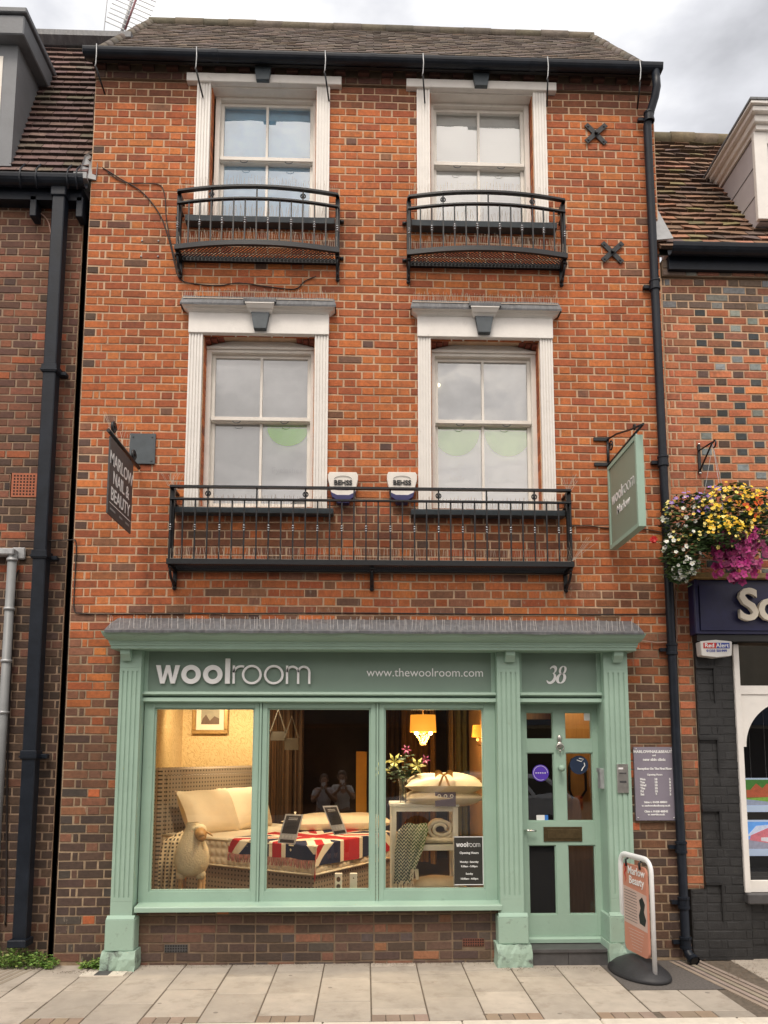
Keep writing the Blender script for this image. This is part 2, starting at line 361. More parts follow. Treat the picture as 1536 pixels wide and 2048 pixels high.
PAL_BASE = [(4, (.100, .062, .047)), (4, (.080, .053, .042)), (2, (.125, .072, .052)), (.6, (.18, .085, .055)), (1.4, (.085, .066, .058))]
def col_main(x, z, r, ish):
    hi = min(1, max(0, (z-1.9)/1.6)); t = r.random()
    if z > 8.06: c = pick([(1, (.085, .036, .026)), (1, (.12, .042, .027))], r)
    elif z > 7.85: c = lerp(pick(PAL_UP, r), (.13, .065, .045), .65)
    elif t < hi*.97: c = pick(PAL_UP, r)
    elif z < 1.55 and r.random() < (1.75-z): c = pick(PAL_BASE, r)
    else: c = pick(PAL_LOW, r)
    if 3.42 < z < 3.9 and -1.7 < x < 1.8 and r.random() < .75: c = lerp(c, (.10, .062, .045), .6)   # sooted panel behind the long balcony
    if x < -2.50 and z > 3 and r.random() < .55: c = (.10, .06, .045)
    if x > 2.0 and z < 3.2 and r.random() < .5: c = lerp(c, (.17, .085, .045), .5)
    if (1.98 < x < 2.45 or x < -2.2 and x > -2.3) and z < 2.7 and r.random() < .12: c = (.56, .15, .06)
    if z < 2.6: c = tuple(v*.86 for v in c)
    return vary(c, r)
XL, XR = -2.57, 2.748
BT = 8.085
W_UL = (-1.50, -.47, 6.64, 8.045); W_UR = (.575, 1.60, 6.64, 8.045)
W_LL = (-1.50, -.47, 3.90, 5.52); W_LR = (.575, 1.60, 3.90, 5.52)
SHOP = (-1.99, 2.17, -.02, 2.80)
main = thing('brick_building', 'three-storey red brick house with a pale green shopfront, between two lower brick buildings', 'building', (0, .5, 0))
mb = MB()
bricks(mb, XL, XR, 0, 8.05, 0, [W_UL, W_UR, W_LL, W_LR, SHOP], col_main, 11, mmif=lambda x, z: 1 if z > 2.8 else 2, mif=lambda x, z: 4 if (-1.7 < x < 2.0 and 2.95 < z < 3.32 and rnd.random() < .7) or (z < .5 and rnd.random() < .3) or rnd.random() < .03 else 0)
# stall riser under the shop window
def col_base(x, z, r, ish): return vary(pick(PAL_BASE if r.random() < .9 else PAL_LOW, r), r)
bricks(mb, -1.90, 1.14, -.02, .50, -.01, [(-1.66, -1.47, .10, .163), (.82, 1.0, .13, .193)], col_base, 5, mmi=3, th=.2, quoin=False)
# eaves: projecting band and a dentil course under the gutter
bricks(mb, XL, XR, 8.05, 8.125, -.03, [], col_main, 12, mmi=3, th=.25)
k = 0; x = XL
while x < XR-.1:
    if k % 2 == 0: mb.box(x, x+.105, -.075, .1, 8.127, 8.198, 0, vary((.085, .036, .026), rnd))
    x += .1125; k += 1
mb.box(XL, XR, -.02, .2, 8.125, 8.2, 3)
bricks(mb, XL, XR, 8.2, 8.275, -.10, [], col_main, 13, mmi=3, th=.3)
for z0 in (PZ(700, 262),): pass
wall = mb.build('wall', [M['brick'], M['mortar'], M['mortar_low'], M['mortar_dark'], M['brick_limed']], main)
mb = MB()   # flanks, back and floors of the house
mb.box(XL+.001, XL+.24, .26, 5.6, 0, 8.2); mb.box(XR-.24, XR-.001, .26, 5.6, 0, 8.2); mb.box(XL+.001, XR-.001, 5.6, 5.8, 0, 8.2)
mb.build('side_wall', mat('plain_brick', (.24, .085, .045), .9, .3, 30, .3), main)
mb = MB(); mb.box(XL+.24, XR-.24, .26, 5.6, 2.9, 3.1); mb.box(XL+.24, XR-.24, .26, 5.6, 8.1, 8.19)
mb.build('ceiling', mat('plaster', (.55, .5, .42), .9, .05), main)
def air_brick(x0, x1, z0, z1, m):
    b = MB(); b.box(x0, x1, -.012, .03, z0, z1)
    bb = MB(); nx = 9; nz_ = 3
    for i in range(nx):
        for j in range(nz_):
            cx = x0+(x1-x0)*(i+.5)/nx; cz = z0+(z1-z0)*(j+.5)/nz_; bb.box(cx-.006, cx+.006, -.0145, -.004, cz-.006, cz+.006)
    o = b.build('air_brick', m, main); bb.build('vent_hole', M['dark'], o); return o
air_brick(-1.66, -1.47, .10, .163, M['slate'])
air_brick(.82, 1.0, .13, .193, mat('airbrick_red', (.2, .07, .045), .9, .2, 20, .2))
# ------------------------------------------------------------------ roof tiles
def tiles(mb, A, B, Cc, D, rows, tw, th, colf, seed=1, jit=.3, over=1.25, sag=0.):
    r = random.Random(seed); A, B, Cc, D = map(Vector, (A, B, Cc, D)); n = (B-A).cross(D-A).normalized()
    for i in range(rows):
        t0, t1 = i/rows, min(1, (i+over)/rows)
        L0, L1 = A.lerp(D, t0), A.lerp(D, t1); R0, R1 = B.lerp(Cc, t0), B.lerp(Cc, t1)
        wid = (R0-L0).length; m = max(1, round(wid/tw)); off = .5 if i % 2 else 0
        for j in range(-1, m+1):
            a, b = (j+off)/m, (j+1+off)/m; a, b = max(0, a), min(1, b)
            if b-a < .15/m: continue
            g = .02/m; a += g; b -= g
            ju = th*jit*r.uniform(-1, 1); ju2 = th*jit*r.uniform(-1, 1); sl_ = r.uniform(-.06, .06)*jit/rows
            p0 = L0.lerp(R0, a)+(D-A)*sl_; p1 = L0.lerp(R0, b)+(D-A)*(sl_+r.uniform(-.03, .03)*jit/rows); p2 = L1.lerp(R1, b); p3 = L1.lerp(R1, a)
            sg = n*(-sag*math.sin(math.pi*t0))
            q = [p0+n*(th+ju)+sg, p1+n*(th+ju2)+sg, p2+n*.002+sg, p3+n*.002+sg, p0+n*(ju-.002)+sg, p1+n*(ju2-.002)+sg]
            c_ = colf(r); mb.add(q, [(0, 1, 2, 3), (4, 0, 3), (5, 2, 1)], 0, c_); mb.add(q[:2]+q[4:], [(2, 3, 1, 0)], 0, tuple(v*.3 for v in c_))  # butt edge darkened: the shadow line under each course is painted in
    o = n*(-.012-sag*1.02); mb.add([A+o, B+o, Cc+o, D+o], [(0, 1, 2, 3)], 0, (.03, .025, .02))
def tc_main(r): return vary(pick([(3, (.135, .105, .085)), (2, (.12, .092, .075)), (2, (.15, .115, .092)), (1, (.15, .105, .078))], r), r, .1)
EY = -.12
zE = PZ(700, 104, -.227)-.007
rA = Vector((XL-.02, EY, zE-.01)); rB = Vector((XR-.05, EY, zE-.01))
YR = 1.5
rD = PV(303, 46, YR); rC = PV(1183, 76, YR)
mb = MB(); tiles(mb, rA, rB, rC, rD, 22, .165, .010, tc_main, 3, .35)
back0 = Vector((XR-.05, 3.6, zE)); back1 = Vector((XL, 3.6, zE))
mb.add([rB, back0, rC], [(0, 1, 2)], 0, (.12, .09, .07)); mb.add([rA, rD, back1], [(0, 1, 2)], 0, (.12, .09, .07)); mb.add([rC, back0, back1, rD], [(0, 1, 2, 3)], 0, (.12, .09, .07))
roof = mb.build('roof', M['tileroof'], main)
def ridge(mb, a, b, n, r, col):
    a, b = Vector(a), Vector(b); rr = random.Random(4)
    for i in range(n):
        p = a.lerp(b, i/n); q = a.lerp(b, (i+1.06)/n); o = Vector((0, 0, rr.uniform(-.004, .004)))
        mb.tube([p+o, q+o], r*rr.uniform(.95, 1.05), 10, 0, col=vary(col, rr, .2))
mb = MB(); ridge(mb, rD+Vector((-.02, 0, .0)), rC, 17, .06, (.15, .13, .10)); ridge(mb, rC, rB, 14, .045, (.13, .11, .09)); ridge(mb, rD, rA, 14, .045, (.13, .11, .09))
mb.build('ridge_tiles', M['tileroof'], roof)
# gutter: half-round channel in front of the eaves, with rise-and-fall brackets
def gutter_prof(y, z, r):
    pts = [(y-r, z+.012), (y-r, z)]
    for i in range(1, 9): t = math.pi*i/9; pts.append((y-r*math.cos(t), z-r*1.05*math.sin(t)))
    pts += [(y+r, z), (y+r, z+.012), (y+r-.006, z+.012), (y+r-.006, z)]
    for i in range(8, 0, -1): t = math.pi*i/9; pts.append((y-(r-.006)*math.cos(t), z-(r*1.05-.006)*math.sin(t)))
    pts += [(y-r+.006, z), (y-r+.006, z+.012)]
    return pts
gz = zE-.005; gy = EY-.048
mb = MB(); mb.strip(gutter_prof(gy, gz, .053), XL-.05, XR+.02); 
for x in (-1.45, .02, 1.52): mb.strip(gutter_prof(gy, gz, .058), x, x+.06)
mb.strip([(gy-.053, gz+.01), (gy+.053, gz+.01), (gy+.04, gz-.05), (gy-.04, gz-.05)], XL-.055, XL-.05); mb.strip([(gy-.053, gz+.01), (gy+.053, gz+.01), (gy+.04, gz-.05), (gy-.04, gz-.05)], XR+.02, XR+.025)
gut = mb.build('gutter', M['pipe'], main)
mb = MB(); mb.box(XL-.02, XR-.0, gy+.056, -.08, gz-.03, gz-.005); mb.build('soffit', M['black'], main)
for px, py in ((198, 90), (396, 98), (651, 108), (845, 113), (1092, 122), (1275, 128)):
    x = PX(px, py, gy)
    mb = MB(); mb.tube([(x, gy-.059, gz+.02), (x+.005, gy-.063, gz-.08), (x, gy-.055, gz-.17), (x-.008, gy-.05, gz-.20)], .005, 6)
    mb2 = MB(); mb2.tube([(x, gy-.05, gz-.2), (x+.03, -.04, gz-.32)], .008, 6)
    b = mb.build('gutter_bracket', M['galv'], gut); mb2.build('bracket_stay', M['iron'], gut)
# ------------------------------------------------------------------ sash windows
def spikes(name, pts, h, label, n, r=.0016, m='spike', spread=.35, group=None, lean=-.2):
    mb = MB(); rr = random.Random(int(abs(pts[0][0])*1000)+n)
    pts = [Vector(p) for p in pts]; L = [0]
    for a, b in zip(pts, pts[1:]): L.append(L[-1]+(b-a).length)
    for i in range(n):
        d = L[-1]*(i+rr.uniform(.1, .9))/n
        k = max(j for j in range(len(L)-1) if L[j] <= d); p = pts[k].lerp(pts[k+1], (d-L[k])/(L[k+1]-L[k]))
        tip = p+Vector((rr.uniform(-spread, spread)*h*.5, rr.uniform(lean-.5, lean+.5)*h*.6, h*rr.uniform(.8, 1.05)))
        mb.tube([p, tip], r, 3, cap=False, smooth=False)
    mb.tube([p+Vector((0, 0, .002)) for p in pts], .004, 4, smooth=False)
    return tag(mb.build(name, M[m]), label, 'bird spikes', group or 'bird deterrent spikes')
def fluted(mb, x0, x1, y, z0, z1, d, n=4, g=.012, gd=.008, ends=.03):
    # front board with n sunk flutes between z0+ends and z1-ends
    W = x1-x0; fw = g; gap = (W-n*fw)/(n+1); xs = [x0]
    mb.box(x0, x1, y+gd, y+d, z0, z1)
    x = x0
    for i in range(n+1):
        mb.box(x, x+gap, y, y+gd, z0, z1); x += gap
        if i < n:
            if ends: mb.box(x, x+fw, y, y+gd, z0, z0+ends); mb.box(x, x+fw, y, y+gd, z1-ends, z1)
            x += fw
def keystone(parent, xc, w0, w1, z0, z1, y, d):
    mb = MB(); mb.prism([(xc-w0/2, y, z1), (xc+w0/2, y, z1), (xc+w1/2, y, z0), (xc-w1/2, y, z0)], (0, d, 0)); o = mb.build('keystone', M['greyblue'], parent, bevel=.004)
    return o
def sash(parent, x0, x1, z0, z1, zm, upper=True, arch=False, blind_col=None, bottom_rail=.035, blindz=None, blind_y=.27):
    """box frame x0..x1, z0..z1 with two sashes meeting at zm"""
    fy = .105; fw = .045; c = M['cream']
    mb = MB(); zt = z1
    mb.box(x0, x0+fw, fy, fy+.11, z0, zt, bev=.003); mb.box(x1-fw, x1, fy, fy+.11, z0, zt, bev=.003); mb.box(x0+fw, x1-fw, fy, fy+.11, zt-.04, zt); mb.box(x0+fw, x1-fw, fy+.01, fy+.12, z0, z0+.02)
    if arch:
        n = 12; h = .075; pts = [(x0, fy-.003, zt)]
        for i in range(n+1):
            t = i/n; pts.append((x0+(x1-x0)*t, fy-.003, zt+.012+h*(1-(2*t-1)**2)))
        pts.append((x1, fy-.003, zt)); mb.prism(pts[::-1], (0, .06, 0))
        mb.box(x0, x1, fy-.018, fy-.003, zt-.012, zt+.01)
    fr = mb.build('window_frame', c, parent, bevel=0)
    out = []
    a, b = x0+fw, x1-fw; xm = (a+b)/2; st = .032
    for (za, zb, yy, up) in ((zm-.005, zt-.04, fy+.045, True), (z0+.02, zm+.03, fy+.08, False)):
        mb = MB(); rt = .03 if up else .035; rb = .045 if up else bottom_rail
        mb.box(a, a+st, yy, yy+.035, za, zb, bev=.003); mb.box(b-st, b, yy, yy+.035, za, zb, bev=.003)
        mb.box(a+st, b-st, yy, yy+.035, zb-rt, zb); mb.box(a+st, b-st, yy, yy+.035, za, za+rb)
        mb.box(xm-.011, xm+.011, yy-.001, yy+.03, za+rb, zb-rt)
        if up: mb.box(a+.002, b-.002, yy-.014, yy, za+.008, za+rb-.004)
        s = mb.build('sash', c, parent)
        for p, q in ((a+st, xm-.011), (xm+.011, b-st)):
            g = MB(); g.add([(p, yy+.02, za+rb), (q, yy+.02, za+rb), (q, yy+.02, zb-rt), (p, yy+.02, zb-rt)], [(0, 1, 2, 3)]); g.build('pane', M['glass'], s)
        if up:
            for xx in (a+(b-a)*.26, a+(b-a)*.74):
                g = MB(); g.tube([(xx+.035*math.cos(t), yy-.01, za+.002-.018*math.sin(t)) for t in [math.pi*i/8 for i in range(9)]], .0035, 5); g.build('sash_pull', M['greyblue'], s)
    # dark room behind
    mb = MB(); d = .9; X0, X1, Z0, Z1 = x0-.1, x1+.1, z0-.1, z1+.1
    mb.add([(X0, .26, Z0), (X1, .26, Z0), (X1, .26, Z1), (X0, .26, Z1), (X0, d, Z0), (X1, d, Z0), (X1, d, Z1), (X0, d, Z1)], [(4, 5, 6, 7), (0, 4, 7, 3), (1, 2, 6, 5), (0, 1, 5, 4), (3, 7, 6, 2)])
    mb.build('room_lining', mat('roomlining', (.3, .29, .27), .9, .1), parent)
    return fr
def blind(parent, x0, x1, z0, z1, y, slat=.03, c='blind', tilt=.45):
    mb = MB(); z = z1; r = random.Random(3)
    while z > z0:
        t = tilt+r.uniform(-.04, .04); mb.add([(x0, y-slat*.35, z-slat*t), (x1, y-slat*.35, z-slat*t+r.uniform(-.001, .001)), (x1, y-slat*.15, z+slat*.6), (x0, y-slat*.15, z+slat*.6)], [(0, 1, 2, 3)]); z -= slat*.82
    mb.box(x0, x1, y-.02, y+.02, z1+.01, z1+.04)
    return mb.build('blind', M[c], parent)
def roller(parent, x0, x1, z0, z1, y, c, name='blind'):
    mb = MB(); mb.box(x0, x1, y, y+.004, z0, z1); mb.tube([(x0, y+.0, z1+.015), (x1, y, z1+.015)], .018, 8); return mb.build(name, c, parent)
def reveal(parent, h, d=.10):
    r = random.Random(9); x0, x1, z0, z1 = h
    for sx, x in ((1, x0), (-1, x1)):
        mb = MB()
        z = ZC-math.ceil((ZC-z0)/CO)*CO
        i = 0
        while z < z1-.02:
            if z+.01 > z0: mb.box(min(x, x+sx*.012), max(x, x+sx*.012), .004, .105, z+.005, z+.070, 0, vary(pick(PAL_UP, r), r))
            z += CO
        mb.box(min(x, x+sx*.008), max(x, x+sx*.008), .001, .12, z0, z1, 1)
        mb.build('reveal', [M['brick'], M['mortar']], parent)
def upper_window(x0, x1, pl, pr, zs, zt, xk, lint, label):
    """attic-storey window: pilasters pl,pr=(xa,xb); sill top zs; lintel underside zt"""
    win = MB(); wn = None
    y = -.035
    mb = MB(); mb.box(lint[0], lint[1], -.06, .1, zt, zt+.085, bev=.004); sur = mb.build('window_surround', M['white'], main, label)
    for q_ in (pl, pr): mb = MB(); fluted(mb, q_[0], q_[1], y, zs, zt-.001, .04, 4, .011, .010, 0); mb.build('pilaster', M['white'], sur)
    mb = MB(); h = 2
    mb.box(pl[1]-.012, pr[0]+.012, .0, .13, zt-.012, zt+.008); mb.build('head_board', M['cream'], sur)
    mb = MB(); mb.prism([(xk-.078, -.10, zt+.125), (xk+.078, -.10, zt+.125), (xk+.06, -.10, zt-.005), (xk-.06, -.10, zt-.005)], (0, .045, 0)); mb.build('keystone', M['greyblue'], sur, bevel=.004)
    mb = MB(); mb.strip([(-.095, zs-.075), (-.10, zs-.02), (-.02, zs), (.12, zs+.01), (.12, zs-.075)], pl[0]-.06, pr[1]+.06); mb.build('sill', M['greyblue'], sur, bevel=.003)
    return sur
zsU = PZ(522, 437, -.04); ztU = PZ(522, 166, -.05)
su1 = upper_window(*W_UL[:2], (-1.61, -1.485), (-.485, -.362), zsU, ztU, PX(525, 155, -.1), (PX(373, 155, -.06), PX(683, 160, -.06)), 'white fluted window surround under the gutter, left')
su2 = upper_window(*W_UR[:2], (.462, .585), (1.575, 1.697), zsU, ztU, PX(963, 168, -.1), (PX(813, 165, -.06), PX(1113, 172, -.06)), 'white fluted window surround under the gutter, right')
def place_sash(h, zs, ztop, zmid, par, arch, **k):
    return sash(par, h[0]+.03, h[1]-.0, zs, ztop, zmid, arch=arch, **k)
zmU = PZ(527, 322, .14)
def window_group(name, label, h):
    o = MB(); o.box(h[0], h[1], .1, .104, h[2]-.02, h[2]-.01); return o.build(name, M['cream'], main, label)
wUL = window_group('window', 'sash window of the top floor, left, pale blue blind behind', W_UL)
sash(wUL, -1.462, -.482, zsU+.01, ztU-.0, zmU)
wUR = window_group('window', 'sash window of the top floor, right, slatted white blind behind', W_UR)
sash(wUR, .588, 1.562, zsU+.01, ztU-.0, zmU)
reveal(wUL, (-1.487, -.483, zsU, ztU)); reveal(wUR, (.583, 1.577, zsU, ztU))
M['paleblue'] = mat('paleblue', (.48, .74, .92), .85, .1, 5)
roller(wUL, -1.47, -.47, zsU, PZ(480, 218, .22), .22, M['paleblue'])
blind(wUR, .58, 1.57, zsU, PZ(960, 228, .22), .22, c='blind')
# first floor windows with entablature
zsL = PZ(512, 1016, -.05); ztL = PZ(518, 667, -.05); zmL = PZ(520, 842, .14)
def lower_window(pl, pr, xk, label):
    mb = MB(); y = -.04
    zf = PZ(520, 626, -.055)
    mb.box(pl[0]-.004, pr[1]+.004, -.055, .015, ztL, zf, bev=.003); sur = mb.build('window_surround', M['white'], main, label)
    for q_ in (pl, pr): mb = MB(); fluted(mb, q_[0], q_[1], y, zsL, ztL-.001, .045, 4, .011, .010, 0); mb.build('pilaster', M['white'], sur)
    mb = MB(); a = [0, .0, .012, .03, .045, .055, .055, 0]
    prof = [(-.0, zf), (-.057, zf), (-.07, zf+.012), (-.085, zf+.016), (-.10, zf+.03), (-.115, zf+.036), (-.12, zf+.042), (0, zf+.042)]
    mb.strip(prof, pl[0], pr[1], 0, [0, .002, .02, .035, .055, .06, .06, .06], [0, .002, .02, .035, .055, .06, .06, .06])
    cor = mb.build('cornice', M['white'], sur)
    mb = MB(); r = rnd
    n = 24; x0, x1 = pl[0]-.07, pr[1]+.07; vs = []
    for i in range(n+1):
        x = x0+(x1-x0)*i/n; d = r.uniform(-.003, .003); e_ = (.02 if i in (0, n) else 0)
        vs += [(x, -.128+d, zf+.030+d), (x, -.131+d, zf+.046), (x+(.02 if i == 0 else -.02 if i == n else 0), -.085, zf+.135+d)]
    mb.add(vs, [(3*i, 3*i+3, 3*i+4, 3*i+1) for i in range(n)]+[(3*i+1, 3*i+4, 3*i+5, 3*i+2) for i in range(n)])
    mb.add([vs[0], vs[1], vs[2], (x0+.02, 0, zf+.13), (x0, 0, zf+.03)], [(4, 3, 2, 1, 0)]); mb.add([vs[0+3*n], vs[1+3*n], vs[2+3*n], (x1-.02, 0, zf+.13), (x1, 0, zf+.03)], [(0, 1, 2, 3, 4)]); mb.add([vs[2], vs[2+3*n], (x1-.02, 0, zf+.15), (x0+.02, 0, zf+.15)], [(0, 1, 2, 3)])
    mb.build('lead_flashing', M['lead'], sur)
    # raised block over the keystone
    mb = MB()
    p2 = [(-.06, zf-.015), (-.095, zf-.015), (-.11, zf+.0), (-.125, zf+.008), (-.145, zf+.03), (-.155, zf+.038), (-.155, zf+.058), (-.06, zf+.058)]
    mb.strip(p2, xk-.095, xk+.095, 0, [0, .0, .01, .015, .03, .035, .035, .035], [0, .0, .01, .015, .03, .035, .035, .035]); mb.build('cap_block', M['white'], sur)
    mb = MB(); mb.strip([(-.158, zf+.050), (-.16, zf+.075), (-.12, zf+.10), (-.02, zf+.10), (-.02, zf+.07)], xk-.145, xk+.145); mb.build('cap_lead', M['lead'], sur)
    keystone(sur, xk, .165, .11, ztL+.02, zf-.02, -.105, .05)
    mb = MB(); mb.strip([(-.10, zsL-.06), (-.105, zsL-.012), (-.02, zsL+.002), (.12, zsL+.012), (.12, zsL-.06)], pl[0]-.07, pr[1]+.06); mb.build('sill', M['greyblue'], sur, bevel=.003)
    return sur, zf
sl1, ZF = lower_window((-1.612, -1.49), (-.475, -.353), PX(520, 640, -.1), 'white window surround with grey keystone, first floor left')
sl2, _ = lower_window((.462, .578), (1.585, 1.70), PX(969, 645, -.1), 'white window surround with grey keystone, first floor right')
wLL = window_group('window', 'sash window of the first floor, left, one lime green half disc in its lower right pane', W_LL)
sash(wLL, -1.480, -.476, zsL+.01, ztL-.062, zmL, arch=True, bottom_rail=.085)
wLR = window_group('window', 'sash window of the first floor, right, lime green half discs in both lower panes', W_LR)
sash(wLR, .585, 1.575, zsL+.01, ztL-.062, zmL, arch=True, bottom_rail=.05)
reveal(wLL, (-1.49, -.474, zsL, ztL)); reveal(wLR, (.578, 1.585, zsL, ztL))
for w_, a, b in ((wLL, -1.49, -.475), (wLR, .578, 1.585)):   # brick arch above the frame
    mb = MB(); r = random.Random(2)
    n = 17
    for i in range(n):
        x0 = a+(b-a)*i/n; x1 = a+(b-a)*(i+1)/n; t = (i+.5)/n; zz = ztL-.045+.075*(1-(2*t-1)**2)
        mb.box(x0+.004, x1-.004, .02, .102, min(zz, ztL+.01), ztL+.02, 0, vary((.22, .06, .035), r))
    mb.build('brick_arch', M['brick'], w_)
blind(wLL, -1.47, -.47, zmL+.03, PZ(520, 698, .24), .24); 
blind(wLL, -1.47, -.97, zsL, zmL, .25, c='blind')
M['sheer'] = mat('sheer', (.62, .65, .65), .85, .08, 8)
roller(wLR, .58, 1.58, zmL, PZ(960, 708, .22), .22, M['sheer']); roller(wLR, .58, 1.58, zsL+.0, zmL-.02, .225, M['blind']); roller(wLL, -.97, -.47, zsL, zmL-.02, .225, M['blind'])
M['lime'] = mat('lime', (.42, .92, .02), .6, .05)
M['limepale'] = mat('limepale', (.42, .75, .15), .6, .05)
def halfdisc(par, xc, zt, rx, rz, m):
    mb = MB(); pts = [(xc+rx*math.cos(math.pi*i/20), .215, zt-rz*math.sin(math.pi*i/20)) for i in range(21)]
    mb.prism(pts, (0, .003, 0)); mb.build('window_sticker', m, par)
halfdisc(wLL, -.735, zmL-.03, .19, .175, M['lime'])
halfdisc(wLR, .835, zmL-.03, .22, .25, M['limepale']); halfdisc(wLR, 1.32, zmL-.03, .22, .25, M['limepale'])
for par, s, x, z, sz in ((wLL, 'Eyelashes', -.735, zsL+.42, .075), (wLR, 'Nails', .835, zsL+.36, .075), (wLR, 'Waxing', .835, zsL+.27, .075), (wLR, 'Supreme ICE', 1.32, zsL+.35, .07), (wLR, 'Facials', 1.32, zsL+.26, .07)):
    text(s, sz, TM(x, .212, z), M['letwhite'], par, 'window_lettering')
# a lamp glows behind the first floor right window
gl = MB(); p = PV(877, 770, .216); gl.ball(p, .016, .008, .016, 10); gl.build('lamp_bulb', mat('bulb', (1, .9, .7), .5, 0, emit=(1, .82, .5), estr=4), wLR)
# spikes on flashings and sills
GB = 'bird deterrent spikes'
spikes('bird_spikes', [(-1.66, -.11, ZF+.10), (-.31, -.11, ZF+.10)], .085, 'row of thin bird spikes on the lead over the first-floor window at left', 95)
spikes('bird_spikes', [(.41, -.11, ZF+.10), (1.74, -.11, ZF+.10)], .085, 'row of thin bird spikes on the lead over the first-floor window at right', 95)
for a, b, zz, lb in ((-1.58, -.38, zsL, 'first-floor sill at left'), (.50, 1.68, zsL, 'first-floor sill at right'), (-1.58, -.38, zsU, 'top-floor sill at left'), (.50, 1.68, zsU, 'top-floor sill at right')):
    spikes('bird_spikes', [(a, -.05, zz+.002), (b, -.05, zz+.002)], .11, 'row of thin bird spikes standing on the '+lb, 80)
# ------------------------------------------------------------------ balconies
def balcony(label, xa, xb, zf, ztop, zmid, yend, bow, nbal, rings, collars, brk, group, lean=0.):
    t = thing('balcony', label, 'balcony', ((xa+xb)/2, 0, zf), group)
    def yy(x): u = (2*(x-xa)/(xb-xa)-1); return -(yend+bow*(1-u*u))
    n = 24 if bow else 2
    xs = [xa+(xb-xa)*i/n for i in range(n+1)]
    def rail(z0, z1, d, name, ext=.0):
        mb = MB(); vs = []
        XS = [xs[0]-ext]+xs[1:-1]+[xs[-1]+ext]
        for x in XS: y = yy(min(max(x, xa), xb)); vs += [(x, y-d/2, z0), (x, y+d/2, z0), (x, y+d/2, z1), (x, y-d/2, z1)]
        m = len(XS); fs = [(4*i+k, 4*i+4+k, 4*i+4+(k+1) % 4, 4*i+(k+1) % 4) for i in range(m-1) for k in range(4)]+[(3, 2, 1, 0), (4*m-4, 4*m-3, 4*m-2, 4*m-1)]
        mb.add(vs, fs); return mb.build(name, M['iron'], t)
    rail(ztop-.018, ztop, .04, 'top_rail', .008); rail(zmid-.014, zmid, .032, 'middle_rail', .01); rail(zf, zf+.045, .03, 'bottom_rail', .02)
    for x in (xa, xb):     # return rails to the wall
        mb = MB(); mb.box(x-.016, x+.016, yy(x), 0, ztop-.018, ztop-.001); mb.box(x-.014, x+.014, yy(x), 0, zmid-.013, zmid-.001); mb.box(x-.018, x+.018, yy(x)+.016, 0, zf, zf+.04); mb.build('side_rail', M['iron'], t)
        mb = MB(); mb.box(x-.02, x+.02, yy(x)+.03, yy(x)+.075, zf, ztop-.018, bev=.003); mb.build('post', M['iron'], t)
        mb = MB(); mb.tube([(x, -.03, ztop-.16), (x, -.08, ztop-.09), (x, yy(x)+.04, ztop-.03)], .012, 6); mb.build('side_stay', M['iron'], t)
        for z in (ztop-.16, zf+.05):
            mb = MB(); sx = -1 if x == xa else 1; mb.tube([(x+sx*.01, -.02, z), (x+sx*.055, -.02, z)], .016, 8); mb.build('fixing', M['iron'], t)
    for i in range(nbal+2):
        x = xa+(xb-xa)*i/(nbal+1); y = yy(x); full = i in rings or i in rings.get('plain', ()) if isinstance(rings, dict) else False
        top = ztop-.018 if (i in rings['ring'] or i in rings['plain']) else zmid-.014
        mb = MB(); mb.box(x-.0062, x+.0062, y-.0062, y+.0062, zf+.045, top)
        b = mb.build('baluster', M['iron'], t)
        if i in rings['ring']:
            mb = MB(); c = Vector((x, y, (zmid+ztop)/2-.012)); rr = .021
            mb.tube([c+Vector((rr*math.cos(a), 0, rr*math.sin(a))) for a in [math.pi*2*k/12 for k in range(13)]], .006, 5); mb.ball(c, .012, .012, .03, 8); mb.build('ring_ornament', M['iron'], b)
        if i in collars:
            mb = MB(); zc_ = collars['z']
            for k in (-1, 0, 1): mb.ball((x, y, zc_+k*.021), .0135 if k else .0155, None, .0085, 10)
            mb.build('collar', M['collar'], b)
    # expanded metal floor: crossing bars between front bar and wall bar
    mb = MB(); s = .034; L = []; dx = max(yend+bow, .2); x = xa-dx
    zz = zf+.008
    while x < xb:
        for sg in (1, -1):
            pts = []
            for k in range(9):
                yk = -.02-(dx-.0)*k/8; xk = x+(dx*k/8 if sg > 0 else dx-dx*k/8)
                if xa+.01 < xk < xb-.01 and yk > yy(xk)+.01: pts.append((xk, yk, zz+(0 if sg > 0 else .003)))
            if len(pts) > 1: mb.tube(pts, .0034, 4, smooth=False, cap=False)
        x += s
    mb.build('mesh_floor', M['iron'], t)
    mb = MB(); mb.box(xa, xb, -.035, -.003, zf-.01, zf+.035); mb.build('wall_bar', M['iron'], t)
    for x in brk:
        mb = MB(); y1 = yy(min(max(x, xa), xb)); mb.box(x-.016, x+.016, -.02, -.002, zf-.16, zf); mb.box(x-.014, x+.014, y1+.02, -.02, zf-.025, zf-.002)
        pts = [(x, y1+.04-(y1+.05)*math.sin(a)*0 + (-.02-y1-.04)*(1-math.cos(a)), zf-.03-.10*math.sin(a)) for a in [math.pi/2*k/8 for k in range(9)]]
        mb.tube(pts, .012, 6)
        c0 = Vector((x, -.05, zf-.135)); mb.tube([c0+Vector((0, (.03-.002*k)*math.cos(.7*k), (.03-.002*k)*math.sin(.7*k))) for k in range(13)], .009, 6)
        mb.ball((x, -.02, zf-.165), .02, .02, .018, 8); mb.build('bracket', M['iron'], t)
    return t, yy
M['collar'] = mat('collar', (.34, .35, .37), .22, .1, metal=.8)
